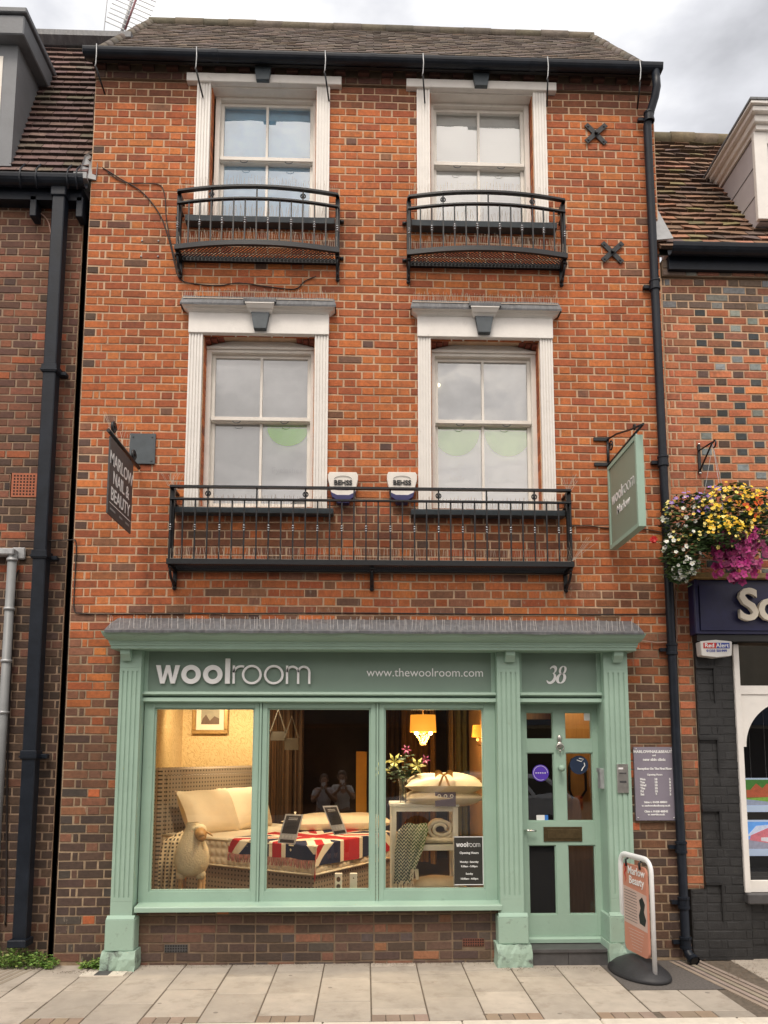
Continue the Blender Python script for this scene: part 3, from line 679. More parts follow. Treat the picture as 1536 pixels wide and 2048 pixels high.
for px0, px1, ax, ay, az, lb in (((340, 350), None, 0, 0, 0, 'left'), ((790, 360), None, 0, 0, 0, 'right')):
    k = 4.267
    def g(x, y): return (px0[0]+x/k, px0[1]+y/k)
    if lb == 'left': e0, e1, cT, cM, cB = (75, 125), (1430, 160), (740, 100), (740, 200), (740, 600)
    else: e0, e1, cT, cM, cB = (120, 130), (1440, 165), (770, 105), (770, 203), (770, 605)
    ye, bw = .17, .085
    xa = PX(*g(*e0), -ye); xb = PX(*g(*e1), -ye)
    if lb == 'right': xa = xa
    zt = PZ(*g(*cT), -ye-bw)+.01; zm = PZ(*g(*cM), -ye-bw)+.005; zf = PZ(*g(*cB), -ye-bw)
    collz = PZ(*g(740, 388 if lb == 'left' else 395), -ye-bw)
    bal, yf = balcony('small bowed black iron balcony under the %s top-floor window' % lb, xa, xb, zf, zt, zm, ye, bw, 13, {'ring': (3, 11), 'plain': (7,)}, {0: 1, 2: 1, 4: 1, 6: 1, 8: 1, 10: 1, 12: 1, 14: 1, 'z': collz}, (xa+.0, xb-.0), 'small bowed balconies under the top-floor windows')
    n = 12; pts = [(xa+(xb-xa)*i/n, yf(xa+(xb-xa)*i/n), zt) for i in range(n+1)]
    spikes('bird_spikes', pts, .085, 'row of fine bird spikes along the top rail of the %s bowed balcony' % lb, 90, .0011)
    pts = [(p[0], p[1], zf+.045) for p in pts]
    spikes('bird_spikes', pts, .10, 'row of fine bird spikes along the floor edge of the %s bowed balcony' % lb, 90, .0014)
YB = .23
xa = PX(342, 1000, -YB); xb = PX(1140, 1000, -YB); zt = PZ(742, 977, -YB)+.008; zm = PZ(742, 1001, -YB)+.004; zf = PZ(742, 1131, -YB)
bal, yf = balcony('long straight black iron balcony across both first-floor windows', xa, xb, zf, zt, zm, YB, 0, 32, {'ring': (3, 11, 22, 30), 'plain': (7, 15, 18, 26)}, {**{i: 1 for i in range(0, 34, 2)}, 33: 1, 'z': PZ(742, 1058, -YB)}, (xa, (xa+xb)/2, xb), None)
spikes('bird_spikes', [(xa, -YB, zf+.045), (xb, -YB, zf+.045)], .11, 'long row of fine bird spikes along the floor edge of the long balcony', 210, .0014)
for x, sx in ((xa, -1), (xb, 1)):
    spikes('bird_spikes', [(x-.03, -YB, zt), (x+.03, -YB+.12, zt)], .13, 'tuft of bird spikes at the %s end of the long balcony rail' % ('left' if sx < 0 else 'right'), 12, .0014, spread=1.3)
spikes('bird_spikes', [(xb-.0, -YB-.01, zf+.05), (xb+.02, -YB, zf+.06)], .2, 'tuft of bird spikes low at the right end of the long balcony', 9, .0014, spread=2.2)
# ------------------------------------------------------------------ iron wall ties, pipes, cables
for (px, py), lb in (((1192, 267), 'upper black iron cross tie on the brickwork right of the top-floor windows'), ((1225, 504), 'lower black iron cross tie on the brickwork near the downpipe')):
    x, z = P(px, py, -.02); t = thing('wall_tie', lb, 'wall tie', (x, 0, z), 'iron cross ties')
    for i, a in enumerate((45, -45)):
        mb = MB(Matrix.Translation((x, 0, z)) @ Matrix.Rotation(R(a+2), 4, 'Y')); y0 = -.018-.010*i
        mb.box(-.135, .135, y0, y0+.010, -.024, .024, bev=.002)
        for s in (-.105, .105): mb.tube([(s, y0-.008, 0), (s, y0, 0)], .010, 6)
        mb.build('strap', M['iron'], t)
    mb = MB(); mb.tube([(x, -.028, z), (x, -.055, z)], .018, 8); mb.build('nut', M['iron'], t)
def round_pipe(name, label, pts, r, collars, mtl, cat='drainpipe'):
    t = thing(name, label, cat, pts[-1]); mb = MB(); mb.tube(pts, r, 12); mb.build('pipe', M[mtl], t)
    for z in collars:
        q = [Vector(p) for p in pts]; x = y = None
        for a, b in zip(q, q[1:]):
            if (a.z-z)*(b.z-z) <= 0 and a.z != b.z: f = (z-a.z)/(b.z-a.z); x, y = a.x+(b.x-a.x)*f, a.y+(b.y-a.y)*f
        mb = MB(); mb.lathe([(r*1.02, z-.05), (r*1.3, z-.05), (r*1.3, z-.03), (r*1.17, z-.028), (r*1.17, z+.025), (r*1.32, z+.028), (r*1.32, z+.045), (r*1.02, z+.05)], (x, y, 0), 14, smooth=False)
        mb.box(x-.095, x+.03, y+.02, y+r+.02, z-.018, z+.012); mb.build('collar', M[mtl], t)
    return t
pz = [(2.70, gy, gz-.05), (2.715, gy, gz-.13), (2.71, gy+.02, gz-.19)]
x0 = 2.655; yp = -.065
path = [(2.715, gy, gz-.04), (2.72, gy, gz-.20), (2.71, gy+.03, gz-.28), (2.67, yp-.03, gz-.42), (x0, yp, gz-.52)]
xb_ = 2.692
path += [(x0+(xb_-x0)*t, yp, gz-.52+(0.13-gz+.52)*t) for t in (.25, .5, .75, 1)]+[(xb_+.01, yp-.03, .07), (xb_+.025, yp-.10, .035)]
dp = round_pipe('drainpipe', 'round black drainpipe running from gutter to pavement between the red house and the right-hand building', path, .038,
    [PZ(1300, 238, yp), PZ(1307, 570, yp), PZ(1326, 922, yp), PZ(1343, 1298, yp), PZ(1361, 1694, yp), PZ(1365, 1805, yp), PZ(1367, 1885, yp)], 'pipe')
mb = MB(); e1 = Vector(path[-1]); e0 = Vector(path[-2]); d = (e1-e0).normalized(); mb.tube([e1-d*.03, e1+d*.004], [.048, .05], 12, cap=False); mb.tube([e1+d*.001, e1+d*.003], .034, 12, mi=1); mb.build('shoe', [M['pipe'], M['dark']], dp)
def cable(label, pts, r=.006, m='cable', cat='cable', grp=None):
    P_ = [Vector(p) for p in pts]; out = []
    for i in range(len(P_)-1):
        a, b, c_, d_ = P_[max(i-1, 0)], P_[i], P_[i+1], P_[min(i+2, len(P_)-1)]
        for k in range(5): t = k/5; out.append(.5*((2*b)+(-a+c_)*t+(2*a-5*b+4*c_-d_)*t*t+(-a+3*b-3*c_+d_)*t**3))
    out.append(P_[-1]); mb = MB(); mb.tube(out, r, 6); return tag(mb.build('cable', M[m]), label, cat, grp)
def cp(l, Y=-.01): return [PV(x, y, Y) for x, y in l]
cable('thin dark cable sagging from the lead flashing at left down past the small left balcony', cp([(205, 335), (240, 357), (285, 385), (320, 430), (338, 480), (350, 530), (362, 560), (400, 569), (440, 571), (480, 566), (540, 574), (590, 578), (610, 562), (632, 553)]), .0055)
cable('second thin cable looping right then down beside the first', cp([(215, 345), (250, 365), (300, 367), (322, 372), (330, 395), (333, 440), (345, 500), (358, 548)]), .0045)
cable('black cable running level just above the shopfront lead and turning up at the left edge', cp([(30, 1082), (90, 1082), (140, 1080), (152, 1085), (151, 1130), (148, 1190), (149, 1219), (162, 1227), (250, 1228), (450, 1227), (700, 1226), (950, 1228), (1150, 1229), (1340, 1228)]), .0055)
cable('thin cable from the hanging shop sign to the flower basket', cp([(1140, 1052), (1180, 1052), (1212, 1056), (1285, 1058), (1330, 1066)]), .005)
cable('pale pinkish cable from the shopfront cornice looping up beside the drainpipe', [PV(1275, 1279, -.02), PV(1310, 1285, -.02), PV(1335, 1284, -.02), PV(1351, 1281, -.02), PV(1354, 1265, -.02), PV(1353, 1230, -.02), PV(1352, 1180, -.02)], .005, 'pinkcable') if 0 else None
M['pinkcable'] = mat('pinkcable', (.45, .28, .22), .6, .1)
cable('pale pinkish cable from the shopfront cornice looping up beside the drainpipe', cp([(1275, 1279), (1310, 1285), (1335, 1284), (1352, 1280), (1354, 1262), (1353, 1225), (1352, 1180)], -.02), .005, 'pinkcable')
cable('thin rusty cable running down the joint beside the drainpipe', cp([(1322, 690), (1336, 1000), (1356, 1400), (1362, 1560), (1366, 1700), (1368, 1790), (1383, 1900)], -.012), .007, 'pinkcable')
for px, py in ((284, 482), (317, 482), (282, 513), (316, 513)):
    v = PV(px, py, -.005); mb = MB(); mb.ball(v, .009, .009, .009, 8); tag(mb.build('screw_head', M['galv']), 'small pale screw plug in the brickwork left of the small left balcony', 'screw', 'four screw plugs in the brickwork')
# ------------------------------------------------------------------ shopfront
G = M['green']; shop = MB()
yF = -.02
zFt, zFb = 2.64, PZ(600, 1386, yF)
sx0, sx1 = -2.085, 2.261; p1 = (-2.085, -1.905); p2 = (1.125, 1.322); p3 = (2.052, 2.262)
shop.box(p1[1]-.02, p2[0]+.02, yF, .15, zFb, 2.80); 
shopo = shop.build('shopfront', M['green2'], main, 'pale green shopfront with fascia, three fluted pilasters and one large window')
mb = MB(); mb.box(p2[1]-.02, p3[0]+.02, yF, .12, zFb-.01, 2.80); mb.build('door_fascia', M['green2'], shopo)
mb = MB()      # framing strips around the fascia boards
for a, b in ((p1[1], p2[0]), (p2[1], p3[0])):
    mb.box(a, a+.035, yF-.012, yF, zFb, 2.8, bev=.003); mb.box(b-.035, b, yF-.012, yF, zFb, 2.8, bev=.003)
    mb.strip([(yF, zFb+.012), (yF-.03, zFb+.006), (yF-.04, zFb-.014), (yF-.025, zFb-.024), (yF+.02, zFb-.03), (yF+.02, zFb+.01)], a, b)
    mb.strip([(yF+.02, zFb-.03), (yF-.02, zFb-.045), (yF-.028, zFb-.075), (yF+.03, zFb-.085)], a, b)
mb.build('fascia_moulding', G, shopo)
for i, p in enumerate((p1, p2, p3)):
    mb = MB(); zb = PZ(300, 1838, -.12); zk = PZ(300, 1902, -.14) if i == 0 else PZ(1000, 1888, -.14)
    z_fl0 = PZ(260, 1795, -.12)
    mb.box(p[0], p[1], -.112, .12, zb, 2.66)
    W = p[1]-p[0]; m_ = .022; fluted(mb, p[0]+.001, p[1]-.001, -.12, z_fl0-.03, 2.46, .01, 4, .014, .007, .03)
    mb.box(p[0]+.001, p[1]-.001, -.1195, -.11, zb, z_fl0-.031); mb.box(p[0]+.001, p[1]-.001, -.1195, -.11, 2.461, 2.66)
    pil = mb.build('pilaster', G, shopo, bevel=0)
    mb = MB(); mb.box(p[0]-.025, p[1]+.03, -.155, .12, zk, zb+.005, bev=.008); mb.strip([(-.12, zb+.03), (-.155, zb+.004), (-.1, zb)], p[0]-.02, p[1]+.025); mb.build('pilaster_base', M['greensplash'], pil)
    # worn plinth
    r = random.Random(i+3); mb = MB(); a, b = p[0]-.045, p[1]+.05
    def pf(u, v, a=a, b=b, zk=zk, r=r):
        return (a+(b-a)*u+(r.uniform(-.006, .006)), -.185+r.uniform(-.008, .008)+(.02*(v > .8)), -.02+(zk+.02)*v+r.uniform(-.006, .006)*(v > .1))
    n = 8; vs = []
    for j in range(4):
        for k in range(n+1): vs.append(pf(k/n, j/3))
    b0 = len(vs); vs2 = [(v[0], .12, v[2]) for v in vs]; m = n+1
    fs = [(j*m+k, j*m+k+1, (j+1)*m+k+1, (j+1)*m+k) for j in range(3) for k in range(n)]
    fs += [(3*m+k, 3*m+k+1, b0+3*m+k+1, b0+3*m+k) for k in range(n)]+[(j*m+n, b0+j*m+n, b0+(j+1)*m+n, (j+1)*m+n) for j in range(3)]+[(b0+j*m, j*m, (j+1)*m, b0+(j+1)*m) for j in range(3)]
    mb.add(vs+vs2, fs); mb.build('plinth', M['greenworn'], pil)
    # small corbel block under the cornice
    xc = (p[0]+p[1])/2+(.01 if i else -.03); mb = MB(); mb.strip([(-.12, 2.52), (-.15, 2.515), (-.165, 2.54), (-.19, 2.57), (-.20, 2.655), (-.12, 2.655)], xc-.04, xc+.04); mb.build('corbel', G, pil)
xc0 = PX(222, 1299, -.22); xc1 = PX(1272, 1299, -.22); xt0 = PX(209, 1263, -.33); xt1 = PX(1288, 1263, -.33)
zc0 = PZ(700, 1299.5, -.22); zc1 = PZ(700, 1264, -.33)
prof = [(0, zc0+.004), (-.215, zc0), (-.22, zc0+.004), (-.22, zc0+.026), (-.228, zc0+.030), (-.228, zc0+.046), (-.236, zc0+.050), (-.236, zc0+.064), (-.243, zc0+.068), (-.27, zc0+.078), (-.30, zc0+.10), (-.318, zc0+.125), (-.322, zc1), (0, zc1)]
ex = [0, 0, .002, .002, .01, .01, .016, .016, .02, .03, .045, .055, .058, .058]
mb = MB(); mb.strip(prof, xc0+.0, xc1-.0, 0, ex, ex); mb.build('cornice', G, shopo)
mb = MB(); r = random.Random(8); n = 60; vs = []; zl = PZ(700, 1239, 0)
for i in range(n+1):
    x = xt0+(xt1-xt0)*i/n; d = r.uniform(-.004, .004); vs += [(x, -.333+d, zc1-.012+d), (x, -.336+d, zc1+.006+r.uniform(-.002, .002)), (x+(.0), -.2, zc1+.085+r.uniform(-.004, .004)), (x, -.004, zl+r.uniform(-.003, .003))]
mb.add(vs, [(4*i+j, 4*i+4+j, 4*i+5+j, 4*i+1+j) for i in range(n) for j in range(3)])
mb.add([vs[0], vs[1], vs[2], vs[3], (xt0, -.004, zc1)], [(4, 3, 2, 1, 0)]); mb.add([vs[-4], vs[-3], vs[-2], vs[-1], (xt1, -.004, zc1)], [(0, 1, 2, 3, 4)])
mb.build('lead_flashing', M['lead'], shopo)
M['spikelight'] = mat('spikelight', (.75, .72, .68), .4, .1, 10)
spikes('bird_spikes', [(xt0+.02, -.30, zc1+.018), (xt1-.02, -.30, zc1+.018)], .115, 'long row of pale bird spikes on the lead above the shop fascia', 125, .0015, 'spikelight', spread=.16)
# big shop window
ZS0, ZS1 = .50, 2.205
panes = [(PX(305, 1600, .04), PX(507, 1600, .04)), (PX(533, 1600, .04), PX(741, 1600, .04)), (PX(768, 1600, .04), PX(968, 1600, .04))]
pz0, pz1 = .588, 2.128
wx0, wx1 = p1[1]+.005, p2[0]-.0
mb = MB(); yy0, yy1 = -.0, .07
mb.box(wx0, panes[0][0], yy0, yy1, ZS0, ZS1, bev=.004); mb.box(panes[2][1], wx1, yy0, yy1, ZS0, ZS1, bev=.004)
for a, b in ((panes[0][1], panes[1][0]), (panes[1][1], panes[2][0])):
    mb.box(a, (a+b)/2-.012, yy0, yy1, ZS0, ZS1, bev=.004); mb.box((a+b)/2+.012, b, yy0, yy1, ZS0, ZS1, bev=.004); mb.box((a+b)/2-.009, (a+b)/2+.009, yy0-.012, yy1, ZS0, ZS1, bev=.003)
for a, b in panes: mb.box(a-.001, b+.001, yy0+.003, yy1, ZS0, pz0); mb.box(a-.001, b+.001, yy0+.003, yy1, pz1, ZS1)
wf = mb.build('window_frame', G, shopo)
mb = MB()
for a, b in panes:
    w_ = .014; mb.box(a, a+w_, .02, .05, pz0, pz1); mb.box(b-w_, b, .02, .05, pz0, pz1); mb.box(a+w_, b-w_, .02, .05, pz1-w_, pz1); mb.box(a+w_, b-w_, .015, .05, pz0, pz0+w_)
mb.build('glazing_bead', G, wf)
for i, (a, b) in enumerate(panes):
    mb = MB(); mb.add([(a, .043, pz0), (b, .043, pz0), (b, .043, pz1), (a, .043, pz1)], [(0, 1, 2, 3)]); mb.build('pane', M['shopglass'], wf)
mb = MB(); xs0, xs1 = PX(268, 1810, -.13), p2[0]+.01
mb.strip([(.08, ZS0+.005), (-.0, ZS0+.004), (-.125, ZS0-.012), (-.13, ZS0-.02), (-.13, ZS0-.055), (-.11, ZS0-.058), (-.02, ZS0-.058), (-.02, ZS0-.075), (.08, ZS0-.075)], xs0+.0, xs1)
mb.build('sill', G, shopo, bevel=.003)
# door
yD = .10
dx0, dx1 = PX(1041, 1402, yD), 2.085; dz0, dz1 = PZ(1130, 1872, yD), ZS1-.02
mb = MB(); mb.box(p2[1]-.02, dx0+.028, yD-.02, yD+.08, .0, ZS1+.05); mb.box(dx1-.03, dx1+.2, yD-.02, yD+.08, 0, ZS1+.05); mb.box(dx0+.03, dx1-.03, yD-.02, yD+.08, dz1-.0, ZS1+.05)
mb.box(p3[0]-.004, p3[0]+.05, -.105, yD, .12, 2.20); mb.box(p2[1]-.05, p2[1]+.004, -.105, yD, .12, 2.20)
mb.build('door_frame', G, shopo)
dpx = [((1051, 1106), (1424, 1479)), ((1128, 1182), (1424, 1479)), ((1054, 1111), (1505, 1643)), ((1131, 1187), (1505, 1643)), ((1060, 1116), (1690, 1830)), ((1137, 1194), (1690, 1830))]
xa1, xa2 = PX(1054, 1560, yD), PX(1109, 1560, yD); xb1, xb2 = PX(1132, 1560, yD), PX(1187, 1560, yD)
zr = [(PZ(1080, 1479, yD), PZ(1080, 1424, yD)), (PZ(1080, 1643, yD), PZ(1080, 1505, yD)), (PZ(1080, 1830, yD), PZ(1080, 1690, yD))]
holes = [(a, b, z0, z1) for a, b in ((xa1, xa2), (xb1, xb2)) for z0, z1 in zr]
L0, L1 = dx0+.03, dx1-.032
mb = MB()
mb.box(L0, xa1, yD, yD+.045, dz0, dz1, bev=.002); mb.box(xb2, L1, yD, yD+.045, dz0, dz1, bev=.002)
mb.box(xa2, xb1, yD+.001, yD+.044, zr[2][0], dz1-.0)
for z0, z1 in ((dz0, zr[2][0]), (zr[2][1], zr[1][0]), (zr[1][1], zr[0][0]), (zr[0][1], dz1)):
    mb.box(xa1, xa2 if z0 != dz0 else xb2, yD+.0005, yD+.0445, z0, z1)
    if z0 != dz0: mb.box(xb1, xb2, yD+.0005, yD+.0445, z0, z1)
mb.box(xa2, xb1, yD+.0005, yD+.0445, zr[2][0], zr[2][0]+.001)
door = mb.build('door', G, main, 'pale green door with six panes beside the shop window')
mb = MB()
for a, b, c, d in holes:
    w_ = .009; mb.box(a, a+w_, yD+.012, yD+.04, c, d); mb.box(b-w_, b, yD+.012, yD+.04, c, d); mb.box(a+w_, b-w_, yD+.012, yD+.04, c, c+w_); mb.box(a+w_, b-w_, yD+.012, yD+.04, d-w_, d)
mb.build('glazing_bead', G, door)
for a, b, c, d in holes:
    mb = MB(); mb.add([(a, yD+.03, c), (b, yD+.03, c), (b, yD+.03, d), (a, yD+.03, d)], [(0, 1, 2, 3)]); mb.build('pane', M['shopglass'], door)
mb = MB(); a, b = PX(1087, 1668, yD), PX(1164, 1668, yD); c, d = PZ(1120, 1683, yD), PZ(1120, 1653.5, yD)
mb.box(a, b, yD-.008, yD, c, d, bev=.002); mb.box(a+.03, b-.02, yD-.014, yD-.008, c+.025, d-.02, bev=.002); mb.build('letterbox', M['bronze'], door)
xk, zk = P(1119, 1490, yD); mb = MB(); mb.ball((xk, yD-.008, zk+.055), .022, .012, .035, 12); mb.ball((xk, yD-.01, zk), .028, .014, .032, 12)
mb.tube([(xk+.032*math.sin(a), yD-.022, zk-.012-.045*(1-math.cos(a))/1.6+.02) for a in [R(d_) for d_ in range(-150, 151, 20)]], .006, 6); mb.ball((xk, yD-.02, zk-.052), .011, .01, .014, 8); mb.build('knocker', M['steel'], door)
xk, zk = P(1121, 1536, yD-.03); mb = MB(); mb.lathe([(.018, -.03), (.012, 0), (.014, .02), (.03, .035), (.03, .05), (.015, .062), (.001, .064)], (xk, yD-.03, zk), 16, axis='Y'); mb.build('knob', G, door)
xk, zk = P(1050, 1665, yD-.01); mb = MB(); mb.box(xk-.015, xk+.012, yD-.008, yD, zk-.11, zk+.11, bev=.002); mb.tube([(xk, yD, zk+.02), (xk, yD-.045, zk+.02), (xk+.02, yD-.05, zk+.02), (xk+.09, yD-.05, zk+.018)], .009, 8); mb.build('handle', M['chrome'], door)
mb = MB(); mb.lathe([(.012, 0), (.012, .01), (.001, .012)], (xk, yD-.0, zk+.2), 10, axis='Y'); mb.build('lock', M['bronze'], door)
mb = MB(); mb.strip([(yD+.05, dz0+.0), (yD-.03, dz0-.002), (yD-.05, dz0-.015), (yD-.05, dz0-.045), (yD+.05, dz0-.05)], p2[1]-.01, p3[0]-.0); mb.build('threshold', G, shopo)
zs_ = dz0-.05
mb = MB(); mb.box(p2[1]-.02, p3[0]+.02, -.14, .15, zs_-.028, zs_-.002); mb.box(p2[1]-.02, 1.68, -.125, .1, -.02, zs_-.028); mb.box(1.683, p3[0]+.02, -.125, .1, -.02, zs_-.028)
mb.build('doorstep', M['slate'], shopo, bevel=.002)
# lettering
FY = yF-.004
def woolroom(parent, X0, Z0, h, M_, ext=.012, mtl='letgrey', name='letter', single=False):
    """geometric lettering: x-height h, baseline at Z0; M_ places local (x, y=depth, z)"""
    L = []
    def ringp(cx, ro, ri):
        mb = MB(M_); n = 36; vs = []
        for k in range(n):
            t = 2*math.pi*k/n; c_, s_ = math.cos(t), math.sin(t)
            vs += [(cx+ro*c_, 0, h/2+ro*s_), (cx+ri*c_, 0, h/2+ri*s_), (cx+ro*c_, -ext, h/2+ro*s_), (cx+ri*c_, -ext, h/2+ri*s_)]
        fs = []
        for k in range(n):
            a, b = 4*k, 4*((k+1) % n); fs += [(a+2, b+2, b+3, a+3), (a, b, b+2, a+2), (b+1, a+1, a+3, b+3)]
        mb.add(vs, fs, smooth=False); L.append(mb)
    def poly(pp):
        mb = MB(M_); mb.prism([(x, -ext, z) for x, z in pp], (0, ext, 0)); L.append(mb); return mb
    def stroke(pts, wd, mb=None):
        mb = mb or MB(M_)
        for (x0_, z0_), (x1_, z1_) in zip(pts, pts[1:]):
            d = Vector((x1_-x0_, z1_-z0_)).normalized()*wd/2; nx, nz2 = -d.y, d.x
            mb.prism([(x0_+nx, -ext, z0_+nz2), (x0_-nx, -ext, z0_-nz2), (x1_-nx, -ext, z1_-nz2), (x1_+nx, -ext, z1_+nz2)], (0, ext, 0))
        return mb
    x = X0; b = h*.26; t_ = h*.12
    # w
    W = h*1.28; q = [(x, h), (x+W*.27, 0), (x+W*.5, h*.80), (x+W*.73, 0), (x+W, h)]
    pl = [(x, h), (x+b*.95, h), (x+W*.29+.0, b*1.15), (x+W*.42, h), (x+W*.58, h), (x+W*.71, b*1.15), (x+W-b*.95, h), (x+W, h), (x+W*.80, 0), (x+W*.63, 0), (x+W*.5, h*.62), (x+W*.37, 0), (x+W*.20, 0)]
    poly(pl[::-1]); x += W+h*.08
    for i in range(2): ringp(x+h*.52, h*.52, h*.52-b); x += h*1.04+h*.12
    poly([(x+.02*h, 0), (x+.02*h+b, 0), (x+.02*h+b, h*1.38), (x+.02*h, h*1.38)]); x += b+h*.16
    mb = stroke([(x+t_/2, 0), (x+t_/2, h)], t_); r0 = h*.40; cxx = x+t_/2+r0
    stroke([(cxx+r0*math.cos(a)*1.0, h-r0*.92-0.02*h+r0*math.sin(a)*.86) for a in [math.pi-math.pi*.62*k/8 for k in range(9)]], t_, mb); L.append(mb); x += h*.5
    for i in range(2): ringp(x+h*.53, h*.53, h*.53-t_); x += h*1.06+h*.12
    mb = stroke([(x+t_/2, 0), (x+t_/2, h)], t_); r1 = h*.30
    for k in range(2):
        cx_ = x+t_/2+r1+k*2*r1
        stroke([(cx_+r1*math.cos(a), h-r1-t_/2+(r1)*math.sin(a)) for a in [math.pi-math.pi*j/10 for j in range(11)]], t_, mb); stroke([(cx_+r1, 0), (cx_+r1, h-r1-t_/2)], t_, mb)
    L.append(mb)
    if single:
        big = MB()
        for m_ in L:
            o_ = len(big.v); big.v += m_.v; big.f += [[i+o_ for i in f] for f in m_.f]; big.m += m_.m; big.c += m_.c; big.sm += m_.sm
        return big.build(name, M[mtl], parent)
    for m_ in L: m_.build(name, M[mtl], parent)
xw = PX(312, 1367, FY); zw = PZ(400, 1367.5, FY); hw = PZ(400, 1331, FY)-zw
xw2 = PX(621, 1367, FY); tot = 1.28+.08+2*1.16+.26+.16+.5+2*1.18+.12+1.2
woolroom(shopo, 0, 0, 1, Matrix.Translation((xw, FY-.006, zw)) @ Matrix.Diagonal(((xw2-xw)/tot, .16, hw, 1)), ext=.1)
def fit_text(s, x0, x1, z, y, hgt, m, par, name='lettering', **k):
    o = text(s, hgt, TM(0, 0, 0), m, par, name, align='LEFT', ext=.001, **k)
    me = o.data; xs = [v.co.x for v in me.vertices]; a, b = min(xs), max(xs); sc = (x1-x0)/(b-a); org = ORG[par]
    for v in me.vertices: v.co.x = x0-org.x+(v.co.x-a)*sc; v.co.z += z; v.co.y += y
    return o
fit_text('www.thewoolroom.com', PX(733, 1350, FY), PX(966, 1350, FY), PZ(850, 1353, FY), FY, .105, M['letgrey'], shopo)
def numeral(par, pts, wd, xo, zo, s, y, name='numeral'):
    mb = MB(); n = len(pts); vs = []
    for i, (x, z) in enumerate(pts):
        a = Vector(pts[max(i-1, 0)]); b = Vector(pts[min(i+1, n-1)]); d = (b-a).normalized(); nn = Vector((-d.y, d.x))*wd[i]/2
        for q in (Vector((x, z))+nn, Vector((x, z))-nn): vs.append((xo+s*(q.x+q.y*.22), y, zo+s*q.y))
    for i in range(n-1): mb.add([vs[2*i], vs[2*i+1], vs[2*i+3], vs[2*i+2]], [(0, 1, 2, 3)]); mb.add([(v[0], v[1]+.0035, v[2]) for v in (vs[2*i], vs[2*i+1], vs[2*i+3], vs[2*i+2])], [(0, 1, 2, 3)])
    return mb.build(name, M['letgrey'], par)
def arc(cx, cz, rx, rz, a0, a1, n=12): return [(cx+rx*math.cos(R(a0+(a1-a0)*i/n)), cz+rz*math.sin(R(a0+(a1-a0)*i/n))) for i in range(n+1)]
x38, z38 = P(1093, 1366, FY); s38 = PZ(1110, 1332, FY)-z38
a3 = arc(.22, .76, .17, .20, 165, -60, 12)+arc(.19, .30, .24, .29, 75, -150, 14)
w3 = [.05+.11*max(0, math.sin(math.pi*(i)/12)) for i in range(13)]+[.04+.14*max(0, math.sin(math.pi*(i)/14)) for i in range(15)]
numeral(shopo, a3, w3, x38, z38, s38, FY-.004)
a8 = arc(0, .76, .16, .22, -90, 270, 24); w8 = [.05+.08*abs(math.cos(R(-90+15*i))) for i in range(25)]
numeral(shopo, [(x+.80, z) for x, z in a8], w8, x38, z38, s38, FY-.004)
a8 = arc(0, .27, .21, .27, -90, 270, 24); w8 = [.05+.12*abs(math.cos(R(-90+15*i))) for i in range(25)]
numeral(shopo, [(x+.80, z) for x, z in a8], w8, x38, z38, s38, FY-.004)
# stickers on the door
def disc(name, par, x, y, z, r, m, n=28, th=.002): mb = MB(); mb.lathe([(.0005, 0), (r, 0), (r, th), (.0005, th)], (x, y, z), n, axis='Y', smooth=False); return mb.build(name, m, par)
M['violet'] = mat('violet', (.10, .045, .45), .4, .05); M['deepblue'] = mat('deepblue', (.02, .035, .075), .4, .1)
gy_ = yD+.027
x, z = P(1081, 1546, gy_); d = disc('round_sticker', door, x, gy_, z, .073, M['violet']); 
for rr in (.062,): mb = MB(); mb.tube([(x+rr*math.cos(a), gy_-.003, z+rr*math.sin(a)) for a in [2*math.pi*k/28 for k in range(24)]], .0018, 4); mb.build('sticker_ring', M['letgrey'], d)
for i in range(5): mb = MB(); mb.ball((x-.04+.02*i, gy_-.003, z), .006, .001, .006, 6); mb.build('sticker_star', M['letwhite'], d)
x, z = P(1158, 1530, gy_); d = disc('round_sticker', door, x, gy_, z, .082, M['deepblue'])
mb = MB(); mb.tube([(x+.0, gy_-.003, z+.06), (x+.04, gy_-.003, z+.05), (x+.02, gy_-.003, z+.03), (x-.02, gy_-.003, z+.045)], .004, 4); mb.tube([(x+.045, gy_-.003, z+.02), (x+.05, gy_-.003, z-.005), (x+.03, gy_-.003, z-.03), (x+.02, gy_-.003, z-.05)], .005, 4); mb.build('sticker_print', M['letwhite'], d)
mb = MB(); a, b = P(1073, 1642, gy_), P(1096, 1630, gy_); mb.box(a[0], b[0]-.03, gy_-.002, gy_, a[1], b[1]); mb.box(b[0]-.03, b[0], gy_-.003, gy_, a[1], b[1], 1); mb.build('small_sticker', [M['letwhite'], mat('stickerblue', (.05, .2, .6), .4, 0)], door)
mb = MB(); a, b = P(1168, 1441, gy_), P(1181, 1425, gy_); mb.box(a[0], b[0], gy_-.002, gy_, a[1], b[1]); mb.build('small_sticker', M['letgrey'], door)
